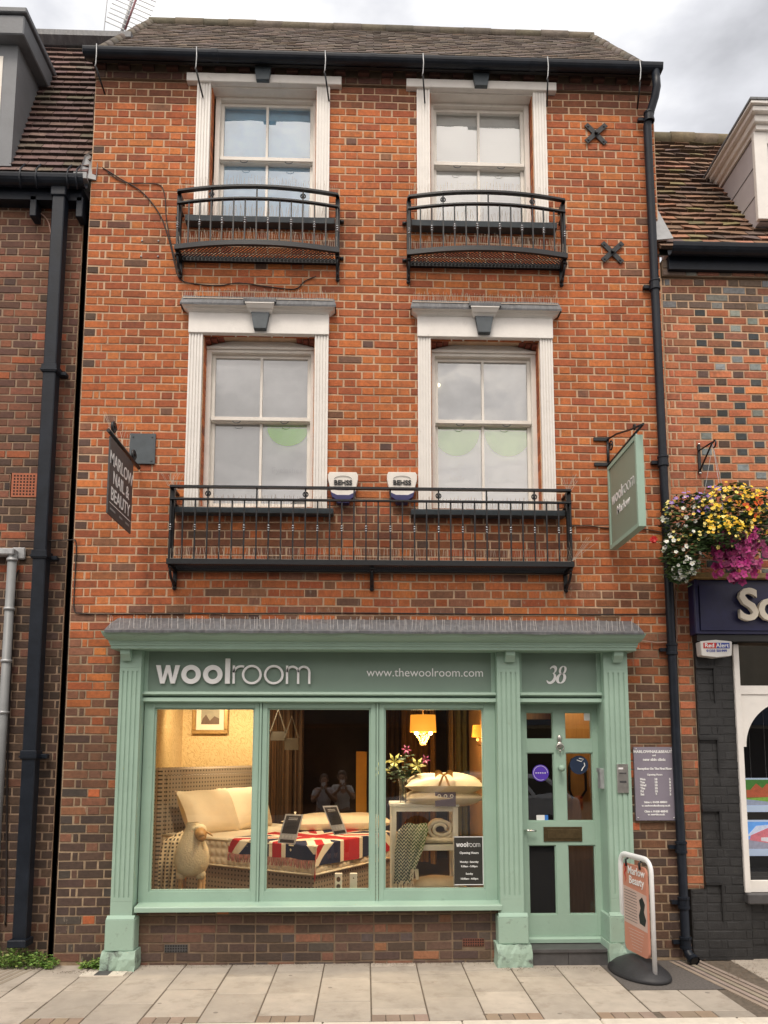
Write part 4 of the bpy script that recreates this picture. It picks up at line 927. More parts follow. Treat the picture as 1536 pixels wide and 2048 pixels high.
# entry phone and key box
a, b = P(1236, 1586, -.135), P(1256, 1528, -.135); t = thing('entry_phone', 'brushed metal door entry panel screwed to the right pilaster', 'entry phone', (a[0], -.12, a[1]))
mb = MB(); mb.box(a[0], b[0], -.134, -.118, a[1], b[1], bev=.002); mb.build('panel', M['steel'], t)
for z0, z1 in ((.10, .27), (.38, .58)): mb = MB(); h = b[1]-a[1]; mb.box(a[0]+.018, b[0]-.018, -.137, -.134, b[1]-h*(z1+.07), b[1]-h*(z0+.2)); mb.build('speaker_grille', M['signgrey'], t)
mb = MB(); mb.box(a[0]+.01, a[0]+.05, -.137, -.134, b[1]-.045, b[1]-.03); mb.build('name_card', M['letwhite'], t)
xk = p3[0]; z0, z1 = PZ(1215, 1577, -.0), PZ(1215, 1537, -.0)
mb = MB(); mb.box(xk-.035, xk, -.05, .03, z0, z1, bev=.003); mb.box(xk-.042, xk-.035, -.055, .035, z1-.03, z1+.004); tag(mb.build('card_holder', M['galv']), 'small grey metal box on the side of the right pilaster facing the door', 'box')
# ------------------------------------------------------------------ plaque
a, b = P(1272, 1641, -.03), P(1347, 1494, -.03); xm = (a[0]+b[0])/2
pl = thing('wall_plaque', 'lilac grey plaque with white opening hours on the brickwork right of the door', 'plaque', (xm, 0, a[1]))
mb = MB(); mb.box(a[0], b[0], -.034, -.008, a[1], b[1], bev=.001); mb.build('board', M['plaque'], pl)
for x in (a[0]+.02, b[0]-.02):
    for z in (a[1]+.02, b[1]-.02): mb = MB(); mb.ball((x, -.036, z), .007, .004, .007, 8); mb.build('screw', M['chrome'], pl)
Hh = b[1]-a[1]; Wd = b[0]-a[0]
def pt(s, fz, sz, fx=.5, al='CENTER', bold=0): text(s, sz*1.06, TM(a[0]+Wd*fx, -.036, b[1]-Hh*fz), M['letwhite'], pl, 'lettering', ext=.001, align=al, bold=bold+.0009)
pt('MARLOWNAIL&BEAUTY', .082, .031, bold=.0003); pt('and', .125, .02); pt('new skin clinic', .19, .032, bold=.0004); pt('Reception On The First Floor', .31, .0235, bold=.0007); pt('Opening Hours', .39, .02)
for i, (d_, o_, c_) in enumerate((('Mon', '10', '5'), ('Tue', '10', '8'), ('Wed', '10', '8'), ('Thu', '10', '8'), ('Fri', '10', '7'), ('Sat', '9', '5'))):
    f_ = .455+.041*i; pt(d_, f_, .024, .13, 'LEFT', .0006); pt(o_, f_, .024, .52, bold=.0006); pt(c_, f_, .024, .87, bold=.0006)
pt('Salon t. 01628 488841', .765, .021, bold=.0005); pt('w. marlownailandbeauty.co.uk', .81, .019, bold=.0004); pt('Clinic t. 01628 488542', .89, .021, bold=.0005); pt('w. newskin.co.uk', .93, .02, bold=.0004)
# ------------------------------------------------------------------ hanging signs
SX = 2.16; sy0, sy1 = -.06, -.80; sz0, sz1 = 3.53, 4.29
hs = thing('hanging_sign', 'square sage green hanging sign with white lettering on an iron bracket, right of the windows', 'sign', (SX, 0, sz0))
mb = MB(); th_ = .062
mb.box(SX, SX+th_, sy1, sy1+.035, sz0, sz1, bev=.003); mb.box(SX, SX+th_, sy0-.035, sy0, sz0, sz1, bev=.003); mb.box(SX, SX+th_, sy1+.035, sy0-.035, sz0, sz0+.035); mb.box(SX, SX+th_, sy1+.035, sy0-.035, sz1-.035, sz1)
mb.build('sign_frame', G, hs)
mb = MB(); mb.box(SX+.01, SX+th_-.01, sy1+.035, sy0-.035, sz0+.035, sz1-.035); mb.build('sign_board', M['signgreen'], hs)
def face_left(x, y, z): # local x -> -y... text read from the left (-X) side: runs from the wall outwards
    return Matrix.Translation((x, y, z)) @ Matrix.Rotation(-math.pi/2, 4, 'Z') @ Matrix.Rotation(math.pi/2, 4, 'X')
woolroom(hs, 0, 0, 1, Matrix.Translation((SX+.008, sy0-.085, 3.91)) @ Matrix.Rotation(-math.pi/2, 4, 'Z') @ Matrix.Diagonal((.57/tot, .02, .075, 1)), ext=.1, mtl='letwhite', name='lettering', single=True)
text('Marlow', .105, face_left(SX+.008, sy0-.37, 3.79), M['letwhite'], hs, bold=.001)
mb = MB(); zb_ = sz1+.045; mb.tube([(SX+.03, -.005, zb_), (SX+.03, sy1-.1, zb_)], .011, 6); mb.tube([(SX+.03, -.01, zb_-.03), (SX+.03, -.01, zb_+.26)], .013, 6)
mb.tube([(SX+.03, -.01, zb_+.24), (SX+.03, -.25, zb_+.19), (SX+.03, -.6, zb_+.08), (SX+.03, sy1-.1, zb_)], .009, 6)
for c0, rr in (((-.10, zb_+.14), .055), ((-.70, zb_+.055), .03)):
    mb.tube([(SX+.03, c0[0]+rr*(1-k*.05)*math.cos(.65*k), c0[1]+rr*(1-k*.05)*math.sin(.65*k)) for k in range(15)], .007, 6)
mb.box(SX-.10, SX+.04, -.022, -.004, zb_-.012, zb_+.018); mb.box(SX-.10, SX+.04, -.022, -.004, zb_+.225, zb_+.255)
mb.build('bracket', M['iron'], hs)
for y in (sy0-.06, sy1+.06): mb = MB(); mb.tube([(SX+.03, y, sz1), (SX+.03, y, zb_)], .006, 6); mb.build('hook', M['chrome'], hs)
# left hanging sign
LX = -2.02; ly0, ly1, lz0, lz1 = -.20, -.80, 3.60, 4.22
ls = thing('hanging_sign', 'dark grey hanging sign with white capitals, on a bracket left of the first-floor windows', 'sign', (LX, 0, lz0))
mb = MB(); mb.box(LX-.006, LX+.006, ly1, ly0, lz0, lz1); mb.build('sign_board', M['signgrey'], ls)
def face_right(x, y, z): return Matrix.Translation((x, y, z)) @ Matrix.Rotation(math.pi/2, 4, 'Z') @ Matrix.Rotation(math.pi/2, 4, 'X')
for s, z, sz in (('MARLOW', 4.01, .15), ('NAIL &', 3.87, .15), ('BEAUTY', 3.73, .15)):
    text(s, sz, face_right(LX+.007, -.5, z), M['letwhite'], ls, xs=.9, ext=.001, bold=.0012)
mb = MB(); mb.box(LX+.0065, LX+.0085, ly1+.03, ly0-.03, 3.695, 3.70); mb.build('rule_line', M['letgrey'], ls)
for y0_, y1_ in ((-.75, -.62), (-.52, -.44), (-.36, -.26)): mb = MB(); mb.box(LX+.0065, LX+.0078, y0_, y1_, 3.645, 3.662); mb.build('small_print', mat('smallprint', (.25, .25, .25), .5, 0) if 'smallprint' not in bpy.data.materials else bpy.data.materials['smallprint'], ls)
zb_ = lz1+.03
mb = MB(); mb.tube([(LX, -.02, zb_), (LX, -.84, zb_)], .016, 8)
a, b = P(258, 928, -.01), P(312, 868, -.01); 
for c0, rr in (((-.72, zb_+.07), .05), ((-.18, zb_+.05), .05)): mb.tube([(LX, c0[0]+rr*math.cos(.6*k)*(1-.04*k), c0[1]+rr*math.sin(.6*k)*(1-.04*k)) for k in range(16)], .012, 6)
mb.build('bracket', M['iron'], ls)
mb = MB(); mb.box(a[0], b[0], -.02, -.004, a[1], b[1], bev=.002); 
for x in (a[0]+.03, b[0]-.03):
    for z in (a[1]+.03, b[1]-.03): mb.tube([(x, -.02, z), (x, -.027, z)], .008, 6)
mb.build('wall_plate', M['greyblue'], ls)
for y in (ly0-.06, ly1+.06): mb = MB(); mb.tube([(LX, y, lz1-.01), (LX, y, zb_)], .006, 6); mb.build('hook', M['iron'], ls)
spikes('bird_spikes', [(LX, -.3, zb_+.02), (LX, -.84, zb_+.02)], .16, 'sparse bird spikes on the bracket of the dark grey hanging sign', 12, .0013, spread=.8)
# ------------------------------------------------------------------ alarm boxes between the windows
for cx_, lb in ((686, 'left'), (804, 'right')):
    k = thing('alarm_box', 'cream and blue alarm box on the brickwork between the first-floor windows, the %s one' % lb, 'alarm box', (PX(cx_, 975, -.03), 0, PZ(cx_, 1005, -.03)), 'pair of cream alarm boxes')
    def q(dx, y, Y=-.075): return PX(cx_+dx, y, Y), PZ(cx_, y, Y)
    def shp(pts, y0, y1, m, nm): mb = MB(); mb.prism([(q(dx, py)[0], y0, q(dx, py)[1]) for dx, py in pts][::-1], (0, y1-y0, 0)); return mb.build(nm, m, k, bevel=.004)
    shp([(-27, 944), (27, 944), (30, 950), (30, 958), (22, 992), (14, 997), (-14, 997), (-22, 992), (-30, 958), (-30, 950)], -.075, -.0, M['cream'], 'cover')
    shp([(-25.5, 981), (-23, 985), (-12, 990), (12, 990), (23, 985), (25.5, 981), (22, 994), (13, 1000), (12, 1006), (-12, 1006), (-13, 1000), (-22, 994)][::-1], -.083, -.002, mat('boxblue', (.03, .03, .12), .4, .1) if 'boxblue' not in bpy.data.materials else bpy.data.materials['boxblue'], 'base')
    x_, z_ = q(0, 966); text('BEHSS', .06, TM(x_, -.081, z_-.018), M['black'], k, bold=.0018)
    mb = MB(); mb.tube([(x_+.075*math.cos(t_), -.080, z_+.035+.028*math.sin(t_)) for t_ in [math.pi*i/12 for i in range(13)]], .002, 4); mb.build('emblem', M['signgrey'], k)
    mb = MB(); mb.box(x_-.045, x_+.045, -.081, -.078, z_-.06, z_-.053); mb.build('small_print', M['signgrey'], k)
# ------------------------------------------------------------------ left-hand building
left = thing('brick_building', 'lower brick building at the left with a tiled mansard and grey dormer', 'building', (-4.2, .5, 0))
LY = .10; LXR = -2.66; LXL = -5.5
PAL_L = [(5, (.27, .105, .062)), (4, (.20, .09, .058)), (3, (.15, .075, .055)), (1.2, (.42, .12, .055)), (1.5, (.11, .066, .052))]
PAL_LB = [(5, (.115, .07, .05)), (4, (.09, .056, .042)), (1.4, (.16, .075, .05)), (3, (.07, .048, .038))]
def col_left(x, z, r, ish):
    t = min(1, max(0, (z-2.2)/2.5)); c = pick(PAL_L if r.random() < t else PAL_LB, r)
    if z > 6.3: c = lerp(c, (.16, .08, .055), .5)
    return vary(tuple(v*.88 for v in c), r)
zgl = PZ(60, 362, -.05)
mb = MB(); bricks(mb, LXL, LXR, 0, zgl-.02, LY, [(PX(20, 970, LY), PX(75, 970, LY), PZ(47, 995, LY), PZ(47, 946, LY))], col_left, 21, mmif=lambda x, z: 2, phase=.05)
mb.build('wall', [M['brick'], M['mortar'], M['mortar_left'], M['mortar_dark']], left)
mb = MB(); mb.box(LXR+.005, XL+.02, .20, .26, 0, 8.1); mb.box(LXR-.05, LXR, LY+.02, 5, 0, zgl); mb.build('side_wall', mat('gapwall', (.05, .03, .022), .9, .3, 20, .3), left)
M['terracotta'] = mat('terracotta', (.42, .14, .075), .85, .15, 20, .2)
a, b = P(22, 994, LY), P(75, 947, LY); mb = MB(); mb.box(a[0], b[0], LY-.006, LY+.05, a[1], b[1]); o = mb.build('air_vent', M['terracotta'], left)
mb = MB()
for i in range(7):
    for j in range(7): cx_, cz_ = a[0]+(b[0]-a[0])*(i+.9)/7.8, a[1]+(b[1]-a[1])*(j+.9)/7.8; mb.box(cx_-.007, cx_+.007, LY-.008, LY, cz_-.007, cz_+.007)
mb.build('vent_hole', M['dark'], o)
gyl = -.08
mb = MB(); mb.strip(gutter_prof(gyl, zgl, .07), LXL, LXR+.07); mb.box(LXL, LXR+.02, gyl+.06, LY+.1, zgl-.16, zgl-.02); g_l = mb.build('gutter', M['pipe'], left)
for px in (46, 78, 140, 158): x = PX(px, 360, gyl); mb = MB(); mb.tube([(x, gyl+.02, zgl+.16), (x, gyl-.06, zgl+.05), (x, gyl-.075, zgl-.04), (x, gyl-.03, zgl-.12)], .008, 6); mb.build('gutter_bracket', M['pipe'], g_l)
# mansard
def tc_left(r): return vary(pick([(3, (.155, .095, .085)), (2, (.13, .085, .075)), (2, (.18, .12, .105)), (1, (.14, .115, .085))], r), r, .15)
za = PZ(100, 347, -.03); zt_ = PZ(130, 95, .75)
A_ = Vector((LXL, -.02, za)); B_ = Vector((XL-.02, -.02, za)); C_ = Vector((XL-.02, .75, zt_)); D_ = Vector((LXL, .75, zt_))
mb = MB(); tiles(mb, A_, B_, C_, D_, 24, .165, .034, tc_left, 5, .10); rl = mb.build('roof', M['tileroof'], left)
mb = MB(); mb.strip([(.70, zt_-.02), (.62, zt_+.02), (.62, zt_+.08), (.8, zt_+.14), (3.5, zt_+.5), (3.5, zt_)], LXL, XL+.1); mb.build('roof_capping', M['lead'], left)
mb = MB(); mb.box(XL-.14, XL-.02, -.06, .12, za-.06, za+.0); mb.prism([(XL-.10, -.06, za-.04), (XL+.05, -.015, za-.04), (XL+.06, -.015, za+.12), (XL-.02, .12, za+.40), (XL-.06, -.02, za+.2)], (0, .02, 0)); mb.build('lead_soaker', M['leadpale'], left)
# dormer: lead clad cheeks, deep fascia lid
dX = PX(36, 100, -.02); dY = -.02
zb0 = PZ(24, 316, dY); zl0, zl1 = PZ(40, 72, dY-.1), PZ(40, 22, dY-.1)
mb = MB(); mb.box(LXL, dX, dY, 2.2, zb0-.08, zl0+.02); dr = mb.build('dormer', mat('leadgrey', (.17, .18, .195), .55, .12, 6, .1, dirt=.3, dirtcol=(.3, .3, .3), dscale=8, dthr=.62), left)
mb = MB(); mb.box(LXL, dX+.10, dY-.12, 2.3, zl0, zl1-.06, bev=.01); mb.box(LXL, dX+.125, dY-.145, 2.3, zl1-.055, zl1, bev=.008); mb.build('dormer_roof', mat('dormerlid', (.13, .14, .155), .5, .15, 6, .1), dr)
mb = MB(); mb.box(LXL, dX-.13, dY-.006, dY+.0, zb0+.1, zl0-.12); mb.build('dormer_window', M['cream'], dr)
# square downpipe
YP = -.02
sp = thing('drainpipe', 'square black drainpipe on the left-hand building', 'drainpipe', (PX(30, 1880, YP), YP, .1))
xt_, xb_2 = PX(119, 380, YP), PX(44, 1500, YP); xc_ = (PX(119, 400, YP)+PX(96, 1000, YP)+PX(59, 1500, YP))/3
mb = MB(); ztp = PZ(119, 388, YP); zbp = PZ(30, 1878, YP); mb.box(xc_-.056, xc_+.056, YP-.055, YP+.055, zbp, ztp, bev=.008); mb.build('pipe', M['pipe'], sp)
for py in (740, 1110, 1508): z = PZ(90, py, YP); mb = MB(); mb.box(xc_-.068, xc_+.068, YP-.068, YP+.068, z-.045, z+.03, bev=.006); mb.box(xc_-.074, xc_+.074, YP-.074, YP+.074, z-.03, z-.015); mb.box(xc_+.05, xc_+.12, YP+.02, YP+.09, z-.04, z+.0, bev=.008); mb.build('collar', M['pipe'], sp)
mb = MB(); mb.box(xc_-.07, xc_+.07, YP-.07, YP+.07, ztp-.06, ztp+.05, bev=.01); mb.build('hopper', M['pipe'], sp)
mb = MB(); mb.box(xc_-.075, xc_+.075, YP-.1, YP+.06, zbp-.05, zbp+.01, bev=.006); mb.build('shoe', M['pipe'], sp)
for x in (xc_-.25, xc_+.17): mb = MB(); mb.box(x-.03, x+.03, -.02, LY, zgl-.32, zgl-.12, bev=.006); mb.build('gutter_bracket', M['pipe'], g_l)
t = thing('waste_pipe', 'grey plastic pipe with pale clips at the far left edge', 'pipe', (PX(5, 1500, .02), .02, 0))
x = PX(14, 1300, .03); mb = MB(); mb.tube([(x, .03, .0), (x, .03, PZ(20, 1108, .03))], .038, 12); M['greyplastic'] = mat('greyplastic', (.24, .25, .255), .45, .1); mb.build('pipe', M['greyplastic'], t)
for py in (1120, 1218, 1322, 1425): z = PZ(14, py, .03); mb = MB(); mb.lathe([(.04, z-.012), (.046, z-.012), (.046, z+.012), (.04, z+.012)], (x, .03, 0), 14); mb.build('clip', M['galv'], t)
mb = MB(); z = PZ(14, 1105, .03); mb.box(x-.3, x+.03, -.02, .09, z-.03, z+.03, bev=.01); mb.box(x-.03, x+.09, LY-.03, LY-.01, z-.05, z+.06, bev=.01); mb.build('flashing_plate', M['galv'], t)
cable('thin cable running down the left-hand wall beside the square drainpipe', [(PX(38, y, LY-.01), LY-.012, PZ(38, y, LY-.01)) for y in (1140,)]+[(PX(28, 1180, LY), LY-.012, PZ(30, 1180, LY)), (PX(24, 1320, LY), LY-.012, PZ(24, 1320, LY)), (PX(17, 1500, LY), LY-.012, PZ(17, 1500, LY)), (PX(14, 1760, LY), LY-.012, PZ(14, 1760, LY)), (PX(12, 1850, LY), LY-.012, PZ(12, 1850, LY))], .008)
cable('short pale wire below the left gutter bracket', [PV(75, 424, LY-.01), PV(88, 432, LY-.01), PV(98, 448, LY-.01), PV(103, 475, LY-.01)], .006, 'pinkcable')
# ------------------------------------------------------------------ right-hand building
right = thing('brick_building', 'lower brick building at the right with dark chequered headers and old clay tiles', 'building', (4.5, .5, 0))
RY = .02; RXR = 6.0; RX0 = XR+.012
PAL_R = [(5, (.47, .16, .075)), (4, (.40, .125, .062)), (2, (.32, .11, .06)), (1, (.55, .20, .085))]
def col_right(x, z, r, ish):
    if z < 2.9: return vary(pick(PAL_LOW+PAL_R[:2], r), r)
    if z > 5.85: return vary(pick([(3, (.14, .10, .075)), (2, (.24, .10, .06)), (1, (.2, .2, .19))], r), r)
    dk = (.055, .058, .058) if r.random() < .6 else (.10, .062, .048)
    if ish and x > RX0+.3: return vary(dk if r.random() < .8 else (.22, .24, .23), r, .3)
    c = pick(PAL_R, r)
    return vary(lerp(c, (.17, .09, .06), .6) if z > 5.45 and r.random() < .7 else c, r)
zgr = PZ(1430, 500, -.10); zcb = PZ(1400, 552, -.02)
NX0 = PX(1386, 1200, -.1)
mb = MB()
bx0, bx1 = PX(1396, 1500, RY), PX(1478, 1500, RY)
zblk = PZ(1390, 1778, RY)
bricks(mb, RX0, RXR, 2.72, zcb, RY, [], col_right, 31, mmi=1, phase=.08)
bricks(mb, RX0, bx0, zblk, 2.72, RY, [], col_right, 33, mmi=2, quoin=False)
bricks(mb, RX0, RXR, zcb, zgr-.05, RY-.035, [], col_right, 32, mmi=3, th=.3)
mb.build('wall', [M['brick'], M['mortar'], M['mortar_low'], M['mortar_dark']], right)
mb = MB(); bk = lambda x, z, r, ish: vary((.02, .021, .023), r, .3)
bricks(mb, bx0, bx1+.02, .0, 2.75, RY-.03, [], bk, 34, quoin=True, dep=.002, mmi=0)
bricks(mb, RX0+.02, bx0, 0., zblk, RY-.03, [], bk, 35, quoin=False, dep=.002, mmi=0)
bricks(mb, bx1+.02, RXR, .12, .72, RY-.01, [], bk, 36, quoin=False, dep=.002, mmi=0); mb.box(bx1+.02, RXR, RY, .2, 0, .12, 0)
mb.build('painted_brickwork', [M['blackbrick']], right)
# toothed black recesses in the pier
for py0, py1 in ((1336, 1405), (1478, 1545), (1620, 1690), (1766, 1840)):
    x = PX(1425 if py0 < 1400 else 1430+(py0-1400)*.03, (py0+py1)/2, RY); z0, z1 = PZ(1430, py1, RY), PZ(1430, py0, RY)
    mb = MB(); mb.box(bx0-.004, x, RY-.055, RY-.028, z1-.008, z1+.012); mb.box(x-.006, x+.008, RY-.045, RY-.028, z0, z1-.008); mb.build('pier_toothing', M['black'], right)
def tc_right(r): return vary(pick([(3, (.20, .12, .075)), (2, (.16, .10, .07)), (2, (.25, .14, .09)), (1.5, (.20, .16, .075)), (1, (.13, .09, .075)), (.8, (.33, .16, .10))], r), r, .25)
yrt = 1.55; za_ = zgr+.02; ztr = PZ(1400, 283, yrt)
A_ = Vector((XR-.02, -.06, za_)); B_ = Vector((RXR, -.06, za_)); C_ = Vector((RXR, yrt, ztr-.02)); D_ = Vector((XR-.02, yrt, ztr+.0))
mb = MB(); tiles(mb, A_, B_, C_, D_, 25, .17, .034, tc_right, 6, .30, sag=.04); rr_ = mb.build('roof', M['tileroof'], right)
mb = MB(); ridge(mb, D_, C_, 12, .09, (.16, .13, .085)); mb.build('ridge_tiles', M['tileroof'], rr_)
mb = MB(); mb.strip(gutter_prof(-.13, zgr, .07), XR+.05, RXR); mb.box(XR+.06, RXR, -.06, RY+.05, zgr-.17, zgr-.03); mb.build('gutter', M['pipe'], right)
a = PV(1311, 415, .06); b = PV(1346, 478, -.05); c = PV(1312, 481, -.05); mb = MB(); mb.prism([a, c, b], (0.0, -.012, .0)); mb.build('lead_soaker', M['leadpale'], right)
# right dormer
DX = PX(1512, 300, .12); DYf = .12
zd0 = PZ(1522, 432, DYf); zd1 = PZ(1512, 268, DYf)
mb = MB(); mb.box(DX, DX+1.8, DYf, 2.2, zd0-.05, zd1+.02); M['pinkgrey'] = mat('pinkgrey', (.55, .52, .54), .55, .05); dr = mb.build('dormer', M['pinkgrey'], right)
mb = MB(); sl_ = (PV(1490, 300, DYf))
for i in range(3):
    z = zd0+.25+.3*i; mb.box(DX-.004, DX, DYf+.02, 2.1, z, z+.008)
mb.build('cladding_joint', M['slate'], dr)
mb = MB(); mb.box(DX-.03, DX+.10, DYf-.03, DYf+.02, zd0-.05, zd1, bev=.004); mb.box(DX+.10, DX+1.8, DYf-.03, DYf+.02, zd1-.12, zd1); mb.box(DX+.10, DX+1.8, DYf-.05, DYf+.02, zd0-.05, zd0+.04); mb.box(DX+.14, DX+.2, DYf-.02, DYf+.02, zd0+.04, zd1-.12); mb.build('window_frame', M['white'], dr)
mb = MB(); mb.add([(DX+.2, DYf-.01, zd0+.04), (DX+1.8, DYf-.01, zd0+.04), (DX+1.8, DYf-.01, zd1-.12), (DX+.2, DYf-.01, zd1-.12)], [(0, 1, 2, 3)]); mb.build('pane', M['glass'], dr)
ZD = zd1
mb = MB(); mb.box(DX-.02, DX+1.8, DYf-.06, 2.3, ZD, ZD+.05); mb.box(DX-.05, DX+1.8, DYf-.10, 2.3, ZD+.05, ZD+.12, bev=.006); mb.box(DX-.09, DX+1.8, DYf-.15, 2.3, ZD+.12, ZD+.17, bev=.006); mb.box(DX-.12, DX+1.8, DYf-.18, 2.3, ZD+.175, ZD+.20); mb.build('dormer_roof', M['white'], dr)
mb = MB(); mb.box(DX-.13, DX+1.8, DYf-.19, 2.3, ZD+.203, ZD+.225); mb.build('lead_flashing', M['lead'], dr)
# blue fascia, letters, shopfront next door
z0, z1 = PZ(1460, 1268, -.12), PZ(1460, 1160, -.12)
mb = MB(); mb.box(NX0, RXR, -.12, .0, z0, z1, bev=.004); mb.box(NX0+.045, RXR, -.135, -.12, z0+.03, z1-.05); mb.box(NX0-.0, NX0+.03, -.14, -.12, z0, z1, bev=.003)
fs_ = mb.build('sign_fascia', M['navy'], right, 'dark blue shop fascia with large pale letters')
mb = MB(); mb.box(NX0-.01, RXR, -.19, .0, z1+.003, z1+.05, bev=.005); mb.build('fascia_cornice', mat('gildwood', (.35, .22, .08), .5, .3, 20), fs_)
mb = MB(); mb.box(NX0+.02, RXR, -.10, .0, z0-.06, z0-.003); mb.build('fascia_soffit', M['black'], fs_)
xs_ = PX(1479, 1240, -.15); zsx = PZ(1479, 1240, -.15); hh = PZ(1500, 1178, -.15)-zsx
text('So', hh*1.42, TM(xs_-.02, -.17, zsx), mat('lettercream', (.75, .68, .56), .4, .03), fs_, 'letter', ext=.022, align='LEFT', bold=.008, sp=.95)
a, b = P(1402, 1313, -.13), P(1464, 1281, -.13)
ab = thing('alarm_box', 'white alarm box with red and blue lettering under the dark blue fascia', 'alarm box', ((a[0]+b[0])/2, -.01, a[1]))
mb = MB(); cx_, cz_ = (a[0]+b[0])/2, (a[1]+b[1])/2; w_, h_ = (b[0]-a[0])/2, (b[1]-a[1])/2
pts = [(cx_+w_*x, -.13, cz_+h_*z) for x, z in ((-1, .8), (-.95, .9), (0, 1.08), (.95, .9), (1, .8), (.95, -.8), (.88, -.9), (0, -1.1), (-.88, -.9), (-.95, -.8))]
mb.prism(pts[::-1], (0, .10, 0)); mb.build('cover', mat('boxwhite', (.7, .69, .66), .4, .05), ab, bevel=.004)
M['red'] = mat('red', (.55, .02, .015), .45, .05); M['blue'] = mat('blue', (.03, .06, .35), .45, .05)
mb = MB(); mb.box(cx_-w_*.82, cx_-w_*.0, -.133, -.129, cz_+h_*.02, cz_+h_*.7); mb.build('red_panel', M['red'], ab)
mb = MB(); mb.box(cx_+w_*.0, cx_+w_*.82, -.133, -.129, cz_+h_*.02, cz_+h_*.7); mb.build('blue_panel', M['blue'], ab)
text('Red Alert', h_*.72, TM(cx_, -.135, cz_+h_*.14), M['letwhite'], ab, ext=.001, xs=1.05, bold=.001); text('01233 501999', h_*.42, TM(cx_, -.132, cz_-h_*.42), M['blue'], ab, ext=.001, xs=1.05, bold=.0006)
# window of the next shop: white frame with an arch
wx = PX(1466, 1500, RY-.04); z_b = PZ(1500, 1785, RY-.04); z_t = PZ(1500, 1290, RY); z_m0, z_m1 = PZ(1500, 1389, RY), PZ(1500, 1372, RY)
WX0 = bx1-.012
mb = MB(); mb.box(WX0-.02, WX0+.03, RY-.055, RY+.05, z_b, z_t, bev=.004); mb.box(WX0+.03, RXR, RY-.04, RY+.05, z_m0, z_m1); mb.box(WX0+.03, RXR, RY-.04, RY+.05, z_b, z_b+.10, bev=.004)
n = 14; x_a = WX0+.03; rad = .40; zc_ = z_m0-.06-rad
pts = [(x_a, RY-.03, z_m0), (x_a, RY-.03, zc_)]+[(x_a+.035+rad-rad*math.cos(R(90*i/n)), RY-.03, zc_+rad*math.sin(R(90*i/n))) for i in range(n+1)]+[(x_a+.035+rad, RY-.03, z_m0)]
mb.prism(pts[::-1], (0, .06, 0)); wf2 = mb.build('window_frame', M['white'], right)
mb = MB()
for z0_, z1_ in ((z_b+.1, z_m0), (z_m1, z_t)): mb.add([(WX0+.03, RY+.02, z0_), (RXR, RY+.02, z0_), (RXR, RY+.02, z1_), (WX0+.03, RY+.02, z1_)], [(0, 1, 2, 3)])
mb.build('pane', M['shopglass'], wf2)
mb = MB(); mb.box(WX0-.02, RXR, RY-.10, RY+.02, z_b-.09, z_b-.002, bev=.01); mb.build('sill', M['slate'], right)
mb = MB(); mb.add([(WX0, .7, 0), (RXR, .7, 0), (RXR, .7, 2.8), (WX0, .7, 2.8), (WX0, RY+.05, 0), (WX0, RY+.05, 2.8)], [(0, 1, 2, 3), (4, 0, 3, 5)]); mb.build('room_lining', M['dark'], right)
for py0, py1, lb, pal in ((1556, 1624, 'upper backlit property card with a red brick house in greenery', 0), (1640, 1712, 'lower backlit property card with a pink and white terrace under blue sky', 1)):
    x0_ = PX(1485, 1600, .1); z0_, z1_ = PZ(1500, py1, .1), PZ(1500, py0, .1)
    t = thing('property_card', lb, 'display card', (x0_, .1, z0_), 'property cards in the next window')
    mb = MB(); mb.box(x0_-.02, x0_+.42, .1, .112, z0_, z1_, bev=.002); mb.build('card', mat('cardpanel%d' % pal, (.62, .72, .85), .3, .03, emit=(.7, .82, 1), estr=.35), t)
    e_ = lambda nm, c: mat(nm+str(pal), c, .4, .3, 25, emit=c, estr=.5)
    X = lambda f_: x0_+.36*f_; Z = lambda f_: z0_+(z1_-z0_)*(.2+.75*f_)
    def pp(nm, m_, pts, y=.097): mb = MB(); mb.prism([(X(a_), y, Z(b_)) for a_, b_ in pts], (0, .003, 0)); mb.build(nm, m_, t)
    if pal == 0:
        pp('picture_trees', e_('pictrees', (.08, .22, .05)), [(0, .1), (.95, .1), (.95, 1), (0, 1)])
        pp('picture_lawn', e_('piclawn', (.25, .45, .08)), [(0, .1), (.95, .1), (.95, .35), (0, .25)], .094); pp('picture_road', e_('picroad', (.35, .38, .48)), [(0, 0), (.95, 0), (.95, .08), (0, .25)], .093)
        pp('picture_house', e_('pichouse', (.5, .12, .06)), [(.1, .3), (.75, .32), (.75, .65), (.62, .85), (.5, .66), (.35, .85), (.2, .6), (.1, .6)], .092)
    else:
        pp('picture_sky', e_('picsky', (.15, .4, .85)), [(0, .1), (.98, .1), (.98, 1), (0, 1)])
        pp('picture_cloud', e_('piccloud', (.7, .75, .85)), [(.05, .45), (.4, .6), (.7, .9), (.3, .85)], .094)
        pp('picture_road', e_('picroadb', (.35, .34, .4)), [(0, 0), (.98, 0), (.98, .2), (.1, .35), (0, .3)], .093)
        pp('picture_terrace', e_('picterr', (.7, .2, .22)), [(.12, .32), (.98, .12), (.98, .98), (.55, .75), (.15, .5)], .092); pp('picture_shopfronts', e_('picshop', (.75, .72, .7)), [(.4, .3), (.98, .14), (.98, .45), (.4, .42)], .090)
mb = MB()
for px in (1497, 1527): x = PX(px, 1450, .15); mb.tube([(x, .15, PZ(1500, 1556, .15)), (x, .15, PZ(1500, 1410, .15))], .003, 5)
tag(mb.build('display_wires', M['chrome']), 'pair of thin wires hanging in the arched window of the next shop', 'wires')
